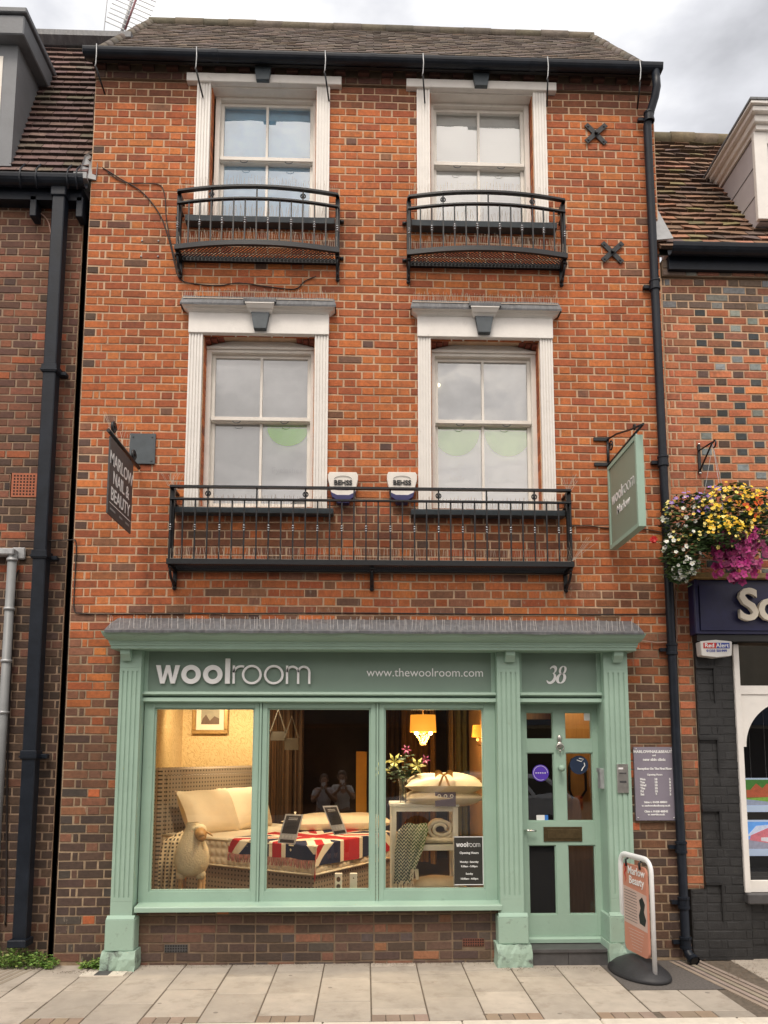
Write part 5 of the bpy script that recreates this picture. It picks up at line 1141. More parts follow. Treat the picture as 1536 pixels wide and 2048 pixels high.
# ------------------------------------------------------------------ flower basket bracket + flowers
hbx = PX(1397, 910, RY); hz1, hz0 = PZ(1397, 890, RY), PZ(1397, 948, RY); hy = -.50
hb = thing('basket_bracket', 'black iron wall bracket with chains holding the flower basket', 'bracket', (hbx, RY, hz0))
mb = MB(); mb.box(hbx-.012, hbx+.012, RY-.02, RY-.002, hz0, hz1); mb.build('back_plate', M['iron'], hb)
tip = Vector((PX(1425, 884, hy*.6), hy*.6, PZ(1425, 884, hy*.6)))
mb = MB(); mb.tube([(hbx, RY-.02, hz1-.06), tip], .008, 6); mb.tube([(hbx, RY-.02, hz0+.03), tip], .008, 6); mb.tube([tip+Vector((0, -.03+.03*math.cos(a), -.03+.03*math.sin(a))) for a in [R(20*k) for k in range(2, 16)]], .007, 6); mb.build('arm', M['iron'], hb)
for z in (hz0, hz1): mb = MB(); mb.ball((hbx, RY-.02, z), .012, None, None, 8); mb.build('bolt', M['chrome'], hb)
bc = Vector((PX(1436, 1060, -.32), -.32, PZ(1436, 1060, -.32)))
for dx, dy in ((-.14, 0), (.14, .05), (.0, -.14)): mb = MB(); mb.tube([tip+Vector((0, 0, -.02)), Vector((tip.x+dx, tip.y+dy, bc.z+.12))], .0022, 4); mb.build('chain', M['galv'], hb)
bas = thing('flower_basket', 'overflowing hanging basket of yellow, white and magenta flowers beside the blue fascia', 'flower basket', bc)
mb = MB(); mb.lathe([(.01, -.20), (.12, -.17), (.2, -.06), (.24, .06), (.22, .06), (.01, .05)], bc, 18); mb.build('basket', mat('moss', (.02, .02, .01), .95, .3, 30, .4), bas)
def blob(px0, py0, px1, py1, y): return PV((px0+px1)/2, (py0+py1)/2, y), abs(PX(px1, (py0+py1)/2, y)-PX(px0, (py0+py1)/2, y))/2, abs(PZ((px0+px1)/2, py0, y)-PZ((px0+px1)/2, py1, y))/2
BL = [blob(1395, 1035, 1485, 1105, -.55), blob(1320, 985, 1440, 1090, -.35), blob(1385, 965, 1536, 1075, -.38), blob(1440, 975, 1600, 1110, -.40), blob(1322, 1050, 1410, 1155, -.36), blob(1340, 1110, 1385, 1165, -.34), blob(1400, 1050, 1540, 1120, -.36)]
def inblob(r, bl, shell=False):
    c, rx, rz = bl
    while True:
        v = Vector((r.uniform(-1, 1), r.uniform(-1, 1), r.uniform(-1, 1)))
        L = v.length
        if L < 1 and (not shell or L > .72): return Vector((c.x+v.x*rx, c.y+v.y*.22, c.z+v.z*rz)), v
r = random.Random(42); mb = MB()
for i in range(7000):
    b_ = r.choice(BL); p, v = inblob(r, b_); s = r.uniform(.009, .023); q = Matrix.Rotation(r.uniform(0, 6.3), 3, 'Z') @ Matrix.Rotation(r.uniform(-1.2, 1.2), 3, 'X')
    c = vary(pick([(3, (.035, .075, .018)), (2, (.055, .11, .025)), (1, (.09, .15, .04)), (2, (.02, .045, .012))], r), r)
    mb.add([p+q @ Vector(a) for a in ((-s*1.5, 0, 0), (0, -s*.55, 0), (s*1.5, 0, 0), (0, s*.55, .004))], [(0, 1, 2, 3)], 0, c)
for i in range(26):   # trailing stems
    b_ = r.choice(BL[4:6]); p, v = inblob(r, b_, True); pts = [p+Vector((r.uniform(-.02, .02)*k, -.01*k, -.025*k)) for k in range(5)]; mb.tube(pts, .0022, 3, col=(.06, .12, .03), smooth=False)
mb.build('foliage', M['leaf'], bas, kind='stuff')
def flower(mb, p, s, col, cc, petals, out):
    out = out.normalized(); t = out.cross(Vector((0, 0, 1)));
    if t.length < .01: t = Vector((1, 0, 0))
    t.normalize(); u = out.cross(t); a0 = rnd.uniform(0, 6.3)
    for k in range(petals):
        a = a0+2*math.pi*k/petals; w_ = math.pi/petals*.95
        d0 = t*math.cos(a)+u*math.sin(a); dl = t*math.cos(a-w_)+u*math.sin(a-w_); dr_ = t*math.cos(a+w_)+u*math.sin(a+w_)
        mb.add([p, p+dl*s*.75+out*s*.1, p+d0*s+out*s*.22, p+dr_*s*.75+out*s*.1], [(0, 1, 2, 3)], 0, vary(col, rnd, .12))
    if cc: mb.add([p+out*s*.12+(t*math.cos(a)+u*math.sin(a))*s*.2 for a in (0, 1.57, 3.14, 4.71)], [(0, 1, 2, 3)], 0, cc)
def flowers(name, lab, n, zone, cols, cc, s0, s1, petals, seed):
    r = random.Random(seed); mb = MB(); k = 0; tries = 0
    while k < n and tries < n*60:
        tries += 1; p, v = inblob(r, r.choice(BL), True)
        if v.y > .35 or not zone(p, r): continue
        flower(mb, p+Vector((0, -.012, 0)), r.uniform(s0, s1), pick(cols, r), cc, petals, Vector((v.x*.6+r.uniform(-.4, .4), -1+r.uniform(-.3, .3), v.z*.6+r.uniform(-.2, .6)))); k += 1
    return mb.build(name, M['leaf'], bas, lab, kind='stuff')
def pxy(p): # approximate picture position of p
    d = p-Vector((0, -CD, CH)); z = d.dot(_f); return CX+CF*d.dot(_r)/z, CY-CF*d.dot(_u)/z
def zn(x0, x1, y0, y1, soft=12):
    def f(p, r): x, y = pxy(p); return x0-r.uniform(0, soft) < x < x1+r.uniform(0, soft) and y0-r.uniform(0, soft) < y < y1+r.uniform(0, soft)
    return f
flowers('yellow_flowers', 'small bright yellow flowers', 330, zn(1415, 1600, 960, 1060), [(4, (.9, .6, .02)), (2, (.85, .48, .02)), (1, (.95, .75, .15))], (.5, .22, .01), .013, .021, 5, 1)
flowers('pale_yellow_flowers', 'small lemon yellow flowers', 150, zn(1320, 1500, 1000, 1090), [(3, (.9, .78, .25)), (2, (.85, .62, .08))], (.7, .4, .03), .012, .018, 5, 2)
flowers('white_flowers', 'small white flowers', 95, zn(1310, 1400, 1020, 1170), [(1, (.8, .8, .74))], (.7, .65, .2), .016, .025, 5, 3)
flowers('purple_flowers', 'small violet flowers', 36, zn(1340, 1440, 975, 1020), [(1, (.28, .16, .5))], (.7, .6, .3), .016, .024, 5, 4)
flowers('orange_flowers', 'orange and red flowers', 22, zn(1470, 1560, 985, 1035, 4), [(2, (.85, .13, .02)), (1, (.9, .3, .03))], None, .022, .032, 5, 5)
# magenta petunias hang lower right
r = random.Random(77); mb = MB()
for i in range(190):
    px, py = r.gauss(1480, 30), r.gauss(1102, 26)
    if py > 1165 or py < 1055 or px < 1420: continue
    y = -.58+abs(px-1480)*.001+r.uniform(-.03, .05); flower(mb, PV(px, py, y), r.uniform(.028, .042), pick([(2, (.26, .003, .10)), (1, (.36, .006, .15)), (1, (.17, .002, .06))], r), (.12, .0, .06), 5, Vector((r.uniform(-.5, .5), -1, r.uniform(-.2, .4))))
mb.build('magenta_flowers', M['leaf'], bas, 'large magenta petunias spilling from the lower right', kind='stuff')
mb = MB(); p = PV(1307, 1079, -.3)
for i in range(5): flower(mb, p+Vector((rnd.uniform(-.012, .012), rnd.uniform(-.01, .01), rnd.uniform(-.012, .012))), .03, (.6, .01, .01), None, 5, Vector((rnd.uniform(-.6, .6), -1, rnd.uniform(-.4, .4))))
mb.tube([p, PV(1325, 1090, -.33), PV(1345, 1080, -.35)], .002, 4, col=(.06, .12, .03)); mb.build('red_geranium', M['leaf'], bas)
# ------------------------------------------------------------------ TV aerial behind the roof
AY = 2.6
ax_, az_ = P(262, 10, AY)
t = thing('tv_aerial', 'metal television aerial rising behind the left end of the roof', 'aerial', (ax_, AY, az_-.5))
b0, b1 = PV(240, 75, AY), PV(272, -25, AY)
mb = MB(); mb.tube([b0, b1], .02, 8); mb.build('mast', M['galv'], t)
mb = MB(); c0, c1 = PV(250, 60, AY-.05), PV(276, -12, AY-.05); mb.tube([c0, c1], .014, 6); mb.build('boom', mat('aerialred', (.16, .05, .06), .5, .2), t)
for k in range(9):
    f_ = k/8; c = c0.lerp(c1, f_); mb = MB(); mb.tube([c+Vector((-.26, 0, .12)), c+Vector((.0, 0, .0)), c+Vector((.24, 0, -.11))], .0075, 5); mb.build('element', M['galv'], t)
mb = MB(); mb.tube([PV(207, 70, AY), PV(215, -5, AY)], .007, 5); mb.build('reflector', M['galv'], t)
# ------------------------------------------------------------------ ground
mb = MB(); mb.add([(-60, -60, -.13), (60, -60, -.13), (60, 60, -.13), (-60, 60, -.13)], [(0, 1, 2, 3)]); mb.build('ground', M['asphalt'], kind='structure', origin=(0, 0, -.13))
KY = -1.40
mb = MB(); mb.box(-14, 14, KY, 1.0, -.2, -.006); pv = mb.build('pavement_bed', M['joint'], kind='structure', origin=(0, 0, 0))
mb = MB(); r = random.Random(15)
COLS = [(3, (.46, 0, 0)), (2, (.43, 0, 0)), (2, (.49, 0, 0)), (1, (.40, 0, 0))]
def slab(x0, x1, y0, y1, z=.0):
    c = vary(pick(COLS, r), r, .03); c = (c[0]*.93, c[0]*.82, c[0]*.69); j = .005; h = r.uniform(-.002, .002)
    mb.box(x0+j, x1-j, y0+j, y1-j, -.05, z+h, 0, c, bev=.003)
W = .3805; X0 = .045
PAT = {-4: 0, -3: 0, -2: 0, -1: 0, 0: 0}
i = -18
edges = [X0+W*k for k in range(-36, 37)]
brick_strips = [(-2.2, -1.46), (-.70, .045), (.045, .81)]
for k, (a, b) in enumerate(zip(edges, edges[1:])):
    inner = -2.3 < (a+b)/2 < 2.6
    if a > 1.93 and a < 3.05: continue        # dark patch and channel here
    o_ = (-.10, -.34, -.22, -.42)[k % 4]; rows = [(o_, .12)]; y = o_; L = (.58, .60, .5) if k % 3 else (.45, .60, .6)
    out = [rows[0]]
    for l in L: out.append((max(y-l, KY), y)); y -= l
    for (p, q) in out:
        if q-p < .05: continue
        if p <= KY+.001 and k % 2 == 0: p2_ = KY+.125; bw_ = (b-a)/4
        else: p2_ = p
        if q-p2_ > .05: slab(a, b, p2_, q)
        if p2_ != p:
            for m_ in range(4): c = vary((.31, .235, .175), r, .1); mb.box(a+bw_*m_+.003, a+bw_*(m_+1)-.003, KY+.004, p2_-.003, -.05, 0, 0, c, bev=.002)
a, b = 1.561, 2.30
for x_0, x_1, y0, y1 in ((2.319, 2.62, KY+.13, -.80), (1.0, 1.0, 0, 0)):
    if x_1 > x_0: slab(x_0, x_1, y0, y1)
a = edges[21]; slab(a+.0, 1.95, -.3, .12) if 0 else None
for k in range(3): c = vary((.31, .235, .175), r, .1); mb.box(2.0+.12*k, 2.115+.12*k, KY+.004, KY+.127, -.05, 0, 0, c)
slab(1.95, 2.319, KY+.13, -.80); 

slab(2.36+.12*0, 2.62, KY+.004, KY+.127)
pav = mb.build('pavement', M['paving'], kind='structure', origin=(0, 0, 0))
mb = MB(); mb.add([(1.95, -.80, -.001), (2.72, -.80, -.001), (2.80, .12, -.001), (1.95, .12, -.001)], [(0, 1, 2, 3)]); mb.build('asphalt_patch', M['asphaltpatch'], kind='structure', origin=(0, 0, 0))
# ribbed drainage channels running from the downpipes to the kerb
def channel(pa, pb, nrib, w_, label, mname='paving'):
    mb = MB(); a, b = Vector(pa), Vector(pb); d = (b-a); s = Vector((-d.y, d.x, 0)).normalized()
    for i in range(nrib):
        o0 = s*(w_*(i/nrib-.5)); o1 = s*(w_*((i+.62)/nrib-.5)); c = vary((.34, .28, .22), rnd, .08)
        q = [a+o0, b+o0, b+o1, a+o1]; mb.add([Vector((v.x, v.y, -.03)) for v in q]+[Vector((v.x, v.y, .004)) for v in q], [(4, 5, 6, 7), (0, 4, 7, 3), (1, 2, 6, 5), (0, 1, 5, 4), (3, 7, 6, 2)] if True else [], 0, c)
    return tag(mb.build('drain_channel', M[mname], kind=None), label, 'drain channel', 'ribbed drain channels across the pavement')
channel((2.70, -.02, 0), (2.93, KY, 0), 5, .30, 'ribbed drain channel crossing the pavement from the round drainpipe')
channel((-2.78, .05, 0), (-3.05, KY, 0), 5, .30, 'ribbed drain channel at the left edge of the pavement')
mb = MB(); r2 = random.Random(3); x = -14
while x < 14: mb.box(x+.002, x+.913, KY-.13, KY-.002, -.14, .0+r2.uniform(-.002, .002), bev=.008); x += .915
mb.build('kerb', M['kerb'], kind='structure', origin=(0, 0, 0))
M['setts'] = mat('setts', (.40, .30, .19), .9, .25, 12, .3)
mb = MB(); x = -14
while x < 14: mb.box(x+.004, x+.40, KY-.45, KY-.135, -.14, -.085+r2.uniform(-.002, .002), bev=.004); x += .404
mb.build('gutter_setts', M['setts'], kind='structure', origin=(0, 0, 0))
a = PV(227, 1951, 0)
mb = MB(); x_, y_ = a.x, -.24; mb.box(x_-.17, x_+.17, y_-.075, y_+.05, -.02, .0045); mb.build('cover_surround', M['kerb'], kind='structure', origin=(0, 0, 0))
mb = MB(); mb.box(x_-.06, x_+.05, y_-.07, y_+.045, 0, .009, bev=.002); tag(mb.build('stopcock_cover', M['slate']), 'small dark square cover set in the paving near the left pilaster', 'cover')
# weeds
def weeds(label, xa_, xb2, ya, yb_, h, n, seed):
    r = random.Random(seed); mb = MB()
    for i in range(n):
        x, y = r.uniform(xa_, xb2), r.uniform(ya, yb_); k = 1-abs((x-xa_)/(xb2-xa_)-.5)*1.2
        top = Vector((x+r.uniform(-.05, .05), y+r.uniform(-.05, .03), h*r.uniform(.2, 1)*max(.25, k))); mb.tube([(x, y, 0), top], .0012, 3, col=(.08, .13, .03), smooth=False, cap=False)
        for j in range(5):
            p = Vector((x, y, 0)).lerp(top, r.uniform(.3, 1)); s = r.uniform(.007, .017); q = Matrix.Rotation(r.uniform(0, 6.3), 3, 'Z') @ Matrix.Rotation(r.uniform(-1, 1), 3, 'X')
            mb.add([p, p+q @ Vector((s, s*.6, .2*s)), p+q @ Vector((s*2.1, 0, 0)), p+q @ Vector((s, -s*.6, .2*s))], [(0, 1, 2, 3)], 0, vary(pick([(3, (.12, .23, .04)), (2, (.2, .33, .06)), (1, (.25, .30, .08))], r), r))
    return tag(mb.build('weeds', M['leaf']), label, 'weeds', None, 'stuff')
weeds('patch of green weeds at the foot of the square drainpipe', -3.2, -2.53, -.12, .08, .19, 330, 1)
weeds('small tuft of green weeds beside the left plinth', -2.32, -2.13, -.10, -.03, .09, 90, 2)
r = random.Random(31); mb = MB()
for i in range(420):
    x, y = 2.85+abs(r.gauss(0, .5)), r.uniform(-.6, -.02)+.0; s = r.uniform(.003, .012); mb.add([(x, y, .006), (x+s, y+s*.3, .008), (x+s*.8, y+s, .006), (x-s*.2, y+s*.6, .009)], [(0, 1, 2, 3)], 0, vary((.12, .07, .035), r, .4))
tag(mb.build('leaf_litter', M['leaf'], kind=None), 'scatter of brown leaf litter in front of the black pier', 'leaf litter', None, 'stuff')
# ------------------------------------------------------------------ swing sign on the pavement
g0 = Vector((PX(1311, 1962, -.62), -.62, 0)); g0 = Vector((2.22, -.62, 0))
g1 = Vector((2.13, -.06, 0))
# feet axis runs from the near right post to the far left post
u = (g1-g0); u.z = 0; wS = .50; u.normalize(); cS = g0+u*wS/2; g1 = g0+u*wS
sw = thing('swing_sign', 'white framed pavement sign with a salmon poster on a black rubber base', 'pavement sign', (cS.x, cS.y, 0))
nrm = Vector((-u.y, u.x, 0))
if nrm.x > 0: nrm = -nrm
hT = PZ(1262, 1708, -.2); pts = []; rc = .09
for p, q, sgn in ((g0, 0, 0),): pass
pts = [g0+Vector((0, 0, .02)), g0+Vector((0, 0, hT-rc))]+[g0+u*(rc-rc*math.cos(a))+Vector((0, 0, hT-rc+rc*math.sin(a))) for a in [R(15*k) for k in range(1, 7)]]+[g1-u*(rc-rc*math.sin(a))+Vector((0, 0, hT-rc+rc*math.cos(a))) for a in [R(15*k) for k in range(0, 7)]]+[g1+Vector((0, 0, .02))]
mb = MB(); mb.tube(pts, .017, 8, flat=1.5); mb.build('frame', M['whitemetal'], sw)
def SM(off=0, lean=0.): # board frame: local x along u reversed so that text reads from the street (left) side
    ex = -u if (-u).cross(Vector((0, 0, 1))).dot(nrm) > 0 else u
    ex = Vector(u) if u.cross(Vector((0, 0, 1))).dot(nrm) > 0 else -Vector(u)
    o = cS+nrm*(.012+off); m = Matrix(((ex.x, 0, nrm.x, o.x), (ex.y, 0, nrm.y, o.y), (0, 1, 0, 0), (0, 0, 0, 1))); return m
bw2 = .19; zb0_, zb1_ = .15, hT-.065
def rrect(hw, z0, z1, rr, n=5):
    out = []
    for cx_, cz_, a0 in ((hw-rr, z0+rr, -90), (hw-rr, z1-rr, 0), (-hw+rr, z1-rr, 90), (-hw+rr, z0+rr, 180)):
        for k in range(n+1): a = R(a0+90*k/n); out.append((cx_+rr*math.cos(a), cz_+rr*math.sin(a)))
    return out
def onboard(pts, y, th_, m, nm, par=sw):
    mb = MB(SM()); mb.prism([(x, z, y) for x, z in pts], (0, 0, th_)); return mb.build(nm, m, par)
bd = onboard(rrect(bw2, zb0_, zb1_, .05), -.018, .018, M['orangepaper'], 'poster_board')
onboard([(-bw2+.004, .37), (bw2-.004, .35), (bw2-.004, .63), (-bw2+.004, .66)], .0005, .0012, M['pinkpaper'], 'poster_panel', sw)
for i in range(11): onboard([(-.17, .63-.023*i), (.03, .625-.023*i), (.03, .621-.023*i), (-.17, .626-.023*i)], .0018, .001, M['signgrey'], 'poster_line', sw)
onboard([(.07, .40), (.15, .39), (.17, .44), (.14, .50), (.16, .56), (.12, .61), (.07, .58), (.09, .52), (.06, .46)], .0018, .001, M['black'], 'poster_figure', sw)
for i in range(7): onboard([(-.12+.01*i, .33-.024*i), (.13-.008*i, .33-.024*i), (.13-.008*i, .326-.024*i), (-.12+.01*i, .326-.024*i)], .0005, .001, M['pinkpaper'], 'poster_line', sw)
for s, z in (('Marlow', .765), ('Beauty', .69)): text(s, .088, SM(.003) @ Matrix.Translation((.035, z, 0)), M['letwhite'], sw, ext=.001, bold=.001)
onboard([(-.17, .84), (-.14, .82), (-.125, .78), (-.15, .76), (-.13, .72), (-.155, .68), (-.14, .72), (-.165, .76), (-.145, .79)], .0015, .001, M['red'], 'poster_flourish', sw)
for sx in (-.11, .11): mb = MB(SM()); mb.tube([(sx, zb1_-.02, .01), (sx, zb1_+.03, .012), (sx, hT-.02, -.012)], .010, 6); mb.build('clip', M['black'], sw)
mb = MB(Matrix.Translation((cS.x, cS.y, 0)) @ Matrix.Rotation(math.atan2(u.y, u.x), 4, 'Z'))
mb.lathe([(.33, .0), (.34, .012), (.325, .035), (.25, .075), (.15, .115), (.05, .125), (.001, .125)], (0, 0, 0), 32, sx=1., sy=.62); mb.build('base', M['rubber'], sw)
# ------------------------------------------------------------------ inside the shop
FZ = .15
def wallpaper():
    m = bpy.data.materials.new('wallpaper'); m.use_nodes = True; nt = m.node_tree; b = nt.nodes['Principled BSDF']; b.inputs['Roughness'].default_value = .7
    tc = N(nt, 'ShaderNodeTexCoord'); mp = N(nt, 'ShaderNodeMapping'); mp.inputs['Scale'].default_value = (3.3, 3.3, 2.3); nt.links.new(tc.outputs['Object'], mp.inputs[0])
    v = N(nt, 'ShaderNodeTexVoronoi', feature='F1'); v.inputs['Scale'].default_value = 1; v.inputs['Randomness'].default_value = .0; nt.links.new(mp.outputs[0], v.inputs[0])
    nw = N(nt, 'ShaderNodeTexWave', wave_type='BANDS', bands_direction='DIAGONAL'); nw.inputs['Scale'].default_value = 3; nw.inputs['Distortion'].default_value = 9; nt.links.new(mp.outputs[0], nw.inputs[0])
    ad = N(nt, 'ShaderNodeMath', operation='ADD'); nt.links.new(v.outputs['Distance'], ad.inputs[0]); sc_ = N(nt, 'ShaderNodeMath', operation='MULTIPLY'); sc_.inputs[1].default_value = .12; nt.links.new(nw.outputs[1], sc_.inputs[0]); nt.links.new(sc_.outputs[0], ad.inputs[1])
    mm = N(nt, 'ShaderNodeMath', operation='MULTIPLY'); mm.inputs[1].default_value = 55; nt.links.new(ad.outputs[0], mm.inputs[0])
    sn = N(nt, 'ShaderNodeMath', operation='SINE'); nt.links.new(mm.outputs[0], sn.inputs[0])
    r = N(nt, 'ShaderNodeMapRange'); r.inputs['From Min'].default_value = .2; r.inputs['From Max'].default_value = .9; nt.links.new(sn.outputs[0], r.inputs[0])
    x = N(nt, 'ShaderNodeMix', data_type='RGBA'); nt.links.new(r.outputs[0], x.inputs['Factor']); x.inputs['A'].default_value = (.66, .49, .25, 1); x.inputs['B'].default_value = (.50, .345, .15, 1)
    nt.links.new(x.outputs['Result'], b.inputs['Base Color']); return m
def dotted(name, base, dot, sc, r0=.22, hdir=(1, 0, 0)):
    m = bpy.data.materials.new(name); m.use_nodes = True; nt = m.node_tree; b = nt.nodes['Principled BSDF']; b.inputs['Roughness'].default_value = .85
    tc = N(nt, 'ShaderNodeTexCoord'); dt = N(nt, 'ShaderNodeVectorMath', operation='DOT_PRODUCT'); dt.inputs[1].default_value = hdir; nt.links.new(tc.outputs['Object'], dt.inputs[0])
    sp_ = N(nt, 'ShaderNodeSeparateXYZ'); nt.links.new(tc.outputs['Object'], sp_.inputs[0]); cb = N(nt, 'ShaderNodeCombineXYZ'); nt.links.new(dt.outputs['Value'], cb.inputs[0]); nt.links.new(sp_.outputs[2], cb.inputs[1])
    mp = N(nt, 'ShaderNodeMapping'); mp.inputs['Scale'].default_value = (sc, sc, sc); nt.links.new(cb.outputs[0], mp.inputs[0])
    v = N(nt, 'ShaderNodeTexVoronoi', feature='F1', distance='CHEBYCHEV', voronoi_dimensions='2D'); v.inputs['Scale'].default_value = 1; v.inputs['Randomness'].default_value = 0.
    nt.links.new(mp.outputs[0], v.inputs[0]); lt = N(nt, 'ShaderNodeMath', operation='LESS_THAN'); lt.inputs[1].default_value = r0; nt.links.new(v.outputs['Distance'], lt.inputs[0])
    x = N(nt, 'ShaderNodeMix', data_type='RGBA'); nt.links.new(lt.outputs[0], x.inputs['Factor']); x.inputs['A'].default_value = (*base, 1); x.inputs['B'].default_value = (*dot, 1)
    nt.links.new(x.outputs['Result'], b.inputs['Base Color']); return m
HX = 1.24     # partition between shop and stair hall
mb = MB(); mb.box(XL+.24, XR-.24, .13, 5.6, -.02, FZ); mb.build('shop_floor', mat('woodfloor', (.16, .10, .06), .5, .25, 6), main)
mb = MB(); mb.box(XL+.24, HX, .10, 5.6, 2.55, 2.9); mb.build('shop_ceiling', mat('shopceiling', (.5, .46, .4), .9, .05), main)
mb = MB(); mb.box(XL+.245, XL+.30, .15, 3.0, FZ, 2.55); mb.box(XL+.30, -1.28, 3.0, 3.06, FZ, 2.55); mb.build('wallpapered_wall', wallpaper(), main)
mb = MB(); mb.box(-1.28, HX, 5.2, 5.25, FZ, 2.55); mb.box(-1.28, -1.22, 3.0, 5.2, FZ, 2.55); mb.build('back_wall', mat('backwall', (.07, .05, .04), .9, .2, 2), main)
mb = MB(); mb.box(HX, HX+.06, .12, 5.6, FZ-.1, 2.6); mb.build('partition_wall', mat('partition', (.27, .17, .085), .7, .2, 3), main)
M['oak'] = mat('oak', (.30, .17, .06), .45, .25, 5, stretch=(6, 6, .6)); M['darkwood'] = mat('darkwood', (.10, .055, .03), .5, .3, 5, stretch=(6, 6, .6))
mb = MB(); mb.box(HX+.06, XR-.24, 1.6, 1.66, 0, 2.6); mb.box(HX+.06, XR-.24, .2, 1.6, 2.5, 2.6); mb.build('hall_lining', M['oak'], main)
mb = MB(); mb.box(HX+.06, 1.74, .45, .5, 0, 2.05); mb.build('added_pane_darkener', M['dark'], main)  # added black sheet that keeps the left door panes dark
mb = MB(); mb.box(1.95, 2.4, .9, .94, FZ, 2.3); mb.build('cupboard_door', mat('cupb', (.36, .2, .07), .4, .2, 5, stretch=(6, 6, .6)), main)
mb = MB(); mb.tube([(2.02, .88, 1.3), (1.98, .84, 1.38), (1.98, .84, 1.6), (2.02, .88, 1.68)], .012, 8); mb.tube([(2.1, .88, 1.3), (2.14, .84, 1.38), (2.14, .84, 1.6), (2.1, .88, 1.68)], .012, 8); mb.build('cupboard_handle', M['iron'], main)
def spot(name, loc, e, col, tgt=None, size=.08, ang=110, typ='SPOT'):
    l = bpy.data.lights.new(name, typ); l.energy = e; l.color = col
    if typ == 'SPOT': l.spot_size = R(ang); l.spot_blend = .8; l.shadow_soft_size = size
    else: l.shadow_soft_size = size
    o = bpy.data.objects.new(name, l); C.objects.link(o); o.location = loc
    if tgt: o.rotation_euler = (Vector(tgt)-Vector(loc)).to_track_quat('-Z', 'Y').to_euler()
    return o
WARM = (1, .77, .47)
for i, (loc, tgt, e) in enumerate((((-1.9, 1.9, 2.5), (-1.8, 3.0, 1.5), 85), ((-1.1, 2.1, 2.5), (-1.4, 2.9, 1.4), 62), ((-1.35, .55, 2.5), (-1.5, 1.2, .7), 85), ((-.35, .5, 2.5), (-.42, .8, .6), 75), ((.55, .35, 2.5), (.6, .7, 1.2), 130))):
    f = thing('downlight', 'recessed ceiling spotlight in the shop, '+('shining on the wallpaper left of the picture', 'shining on the headboard', 'over the bed end near the glass', 'over the bed corner with the flag blanket', 'over the white side table')[i], 'spotlight', (loc[0], loc[1], 2.53), 'ceiling spotlights in the shop')
    mb = MB(); mb.lathe([(.05, 2.549), (.05, 2.535), (.036, 2.535), (.036, 2.548)], (loc[0], loc[1], 0), 16); mb.build('trim_ring', M['chrome'], f)
    spot('spotlight', loc, e, WARM, tgt)
# bed, set at an angle with its corner towards the glass
bC = Vector((-.474, .62, 0)); TH = R(33); bu = Vector((-math.cos(TH), math.sin(TH), 0)); bv = Vector((math.sin(TH), math.cos(TH), 0))
def BM(): return Matrix(((bu.x, bv.x, 0, bC.x), (bu.y, bv.y, 0, bC.y), (0, 0, 1, 0), (0, 0, 0, 1)))
M['check'] = dotted('check', (.33, .27, .21), (.06, .05, .04), 23, .2, tuple(bu+bv)); M['mattress'] = mat('mattress', (.72, .64, .52), .8, .05, 20, .2)
M['linen'] = mat('linen', (.76, .68, .55), .8, .06, 6, .35, 9); M['cream2'] = mat('cream2', (.74, .68, .55), .8, .05, 8, .2, 20)
bed = thing('bed', 'double bed with checked upholstered headboard and deep tufted mattress in the shop window', 'bed', (bC.x, bC.y, FZ))
mb = MB(BM()); mb.box(.02, 1.98, .02, 1.48, FZ+.05, .615, bev=.01); mb.build('divan_base', M['check'], bed)
mb = MB(BM()); mb.box(.02, .9, .012, .02, .36, .365); mb.build('drawer_seam', M['black'], bed)
mb = MB(BM()); mb.box(1.99, 2.09, -.06, 1.56, FZ, 1.58, bev=.02); mb.box(1.975, 1.995, .02, 1.48, FZ, 1.50, bev=.008); mb.build('headboard', M['check'], bed)
mz0, mz1 = .622, .875; mb = MB(BM())
def tuft(x0, x1, y0, y1, nx, ny, ax):
    def fn(u, v):
        b_ = .012*abs(math.sin(math.pi*u*nx))*abs(math.sin(math.pi*v*ny))
        z = mz0+(mz1-mz0)*v
        return (x0+(x1-x0)*u-(b_ if ax == 'x' else 0), y0+(y1-y0)*u-(b_ if ax == 'y' else 0), z)
    return fn
mb.grid(tuft(0, 2, 0, 0, 26, 3, 'y'), 156, 18); mb.grid(tuft(0, 0, 1.5, 0, 20, 3, 'x'), 120, 18)
mb.box(0.004, 2, 0.004, 1.5, mz0+.004, mz1-.003); mb.build('mattress', M['mattress'], bed)
mb = MB(BM())
for z in (mz0, mz1): mb.tube([(2, -.003, z), (.03, -.003, z), (-.003, .03, z), (-.003, 1.5, z)], .011, 6)
mb.build('piping', M['cream2'], bed)
mb = MB(BM()); mb.grid(lambda u, v: (u*1.98+.01, .01+v*1.48, mz1+.012+.01*math.sin(9*u)*math.sin(7*v)), 20, 14); mb.build('sheet', M['linen'], bed)
def pillow(name, label, cat, c, sx, sy, sz, rot, mtl, group=None, fr=0.02, seed=1):
    r = random.Random(seed); Mx = Matrix.Translation(c) @ rot; mb = MB(Mx)
    def fn(sg):
        def f(u, v):
            a, b = 2*u-1, 2*v-1; k = (max(0, 1-abs(a)**2.8)*max(0, 1-abs(b)**2.8))**.55
            px = sx*a*(1-.10*(1-b*b)*abs(a)**3); py = sy*b*(1-.10*(1-a*a)*abs(b)**3)
            return (px, py, sg*sz*k*(1+.06*math.sin(7*a+3*b+seed)))
        return f
    mb.grid(fn(1), 20, 16); mb.grid(fn(-1), 20, 16); mb.box(-sx*1.0, sx*1.0, -sy*1.0, sy*1.0, -.004, .004) if 0 else None
    o = mb.build(name, mtl); return tag(o, label, cat, group)
RT = lambda rz, rx: Matrix.Rotation(rz, 4, 'Z') @ Matrix.Rotation(rx, 4, 'X')
hd = math.atan2(bv.y, bv.x)   # along the headboard
M['pillow'] = mat('pillow', (.80, .70, .54), .75, .05, 6, .5, 8)
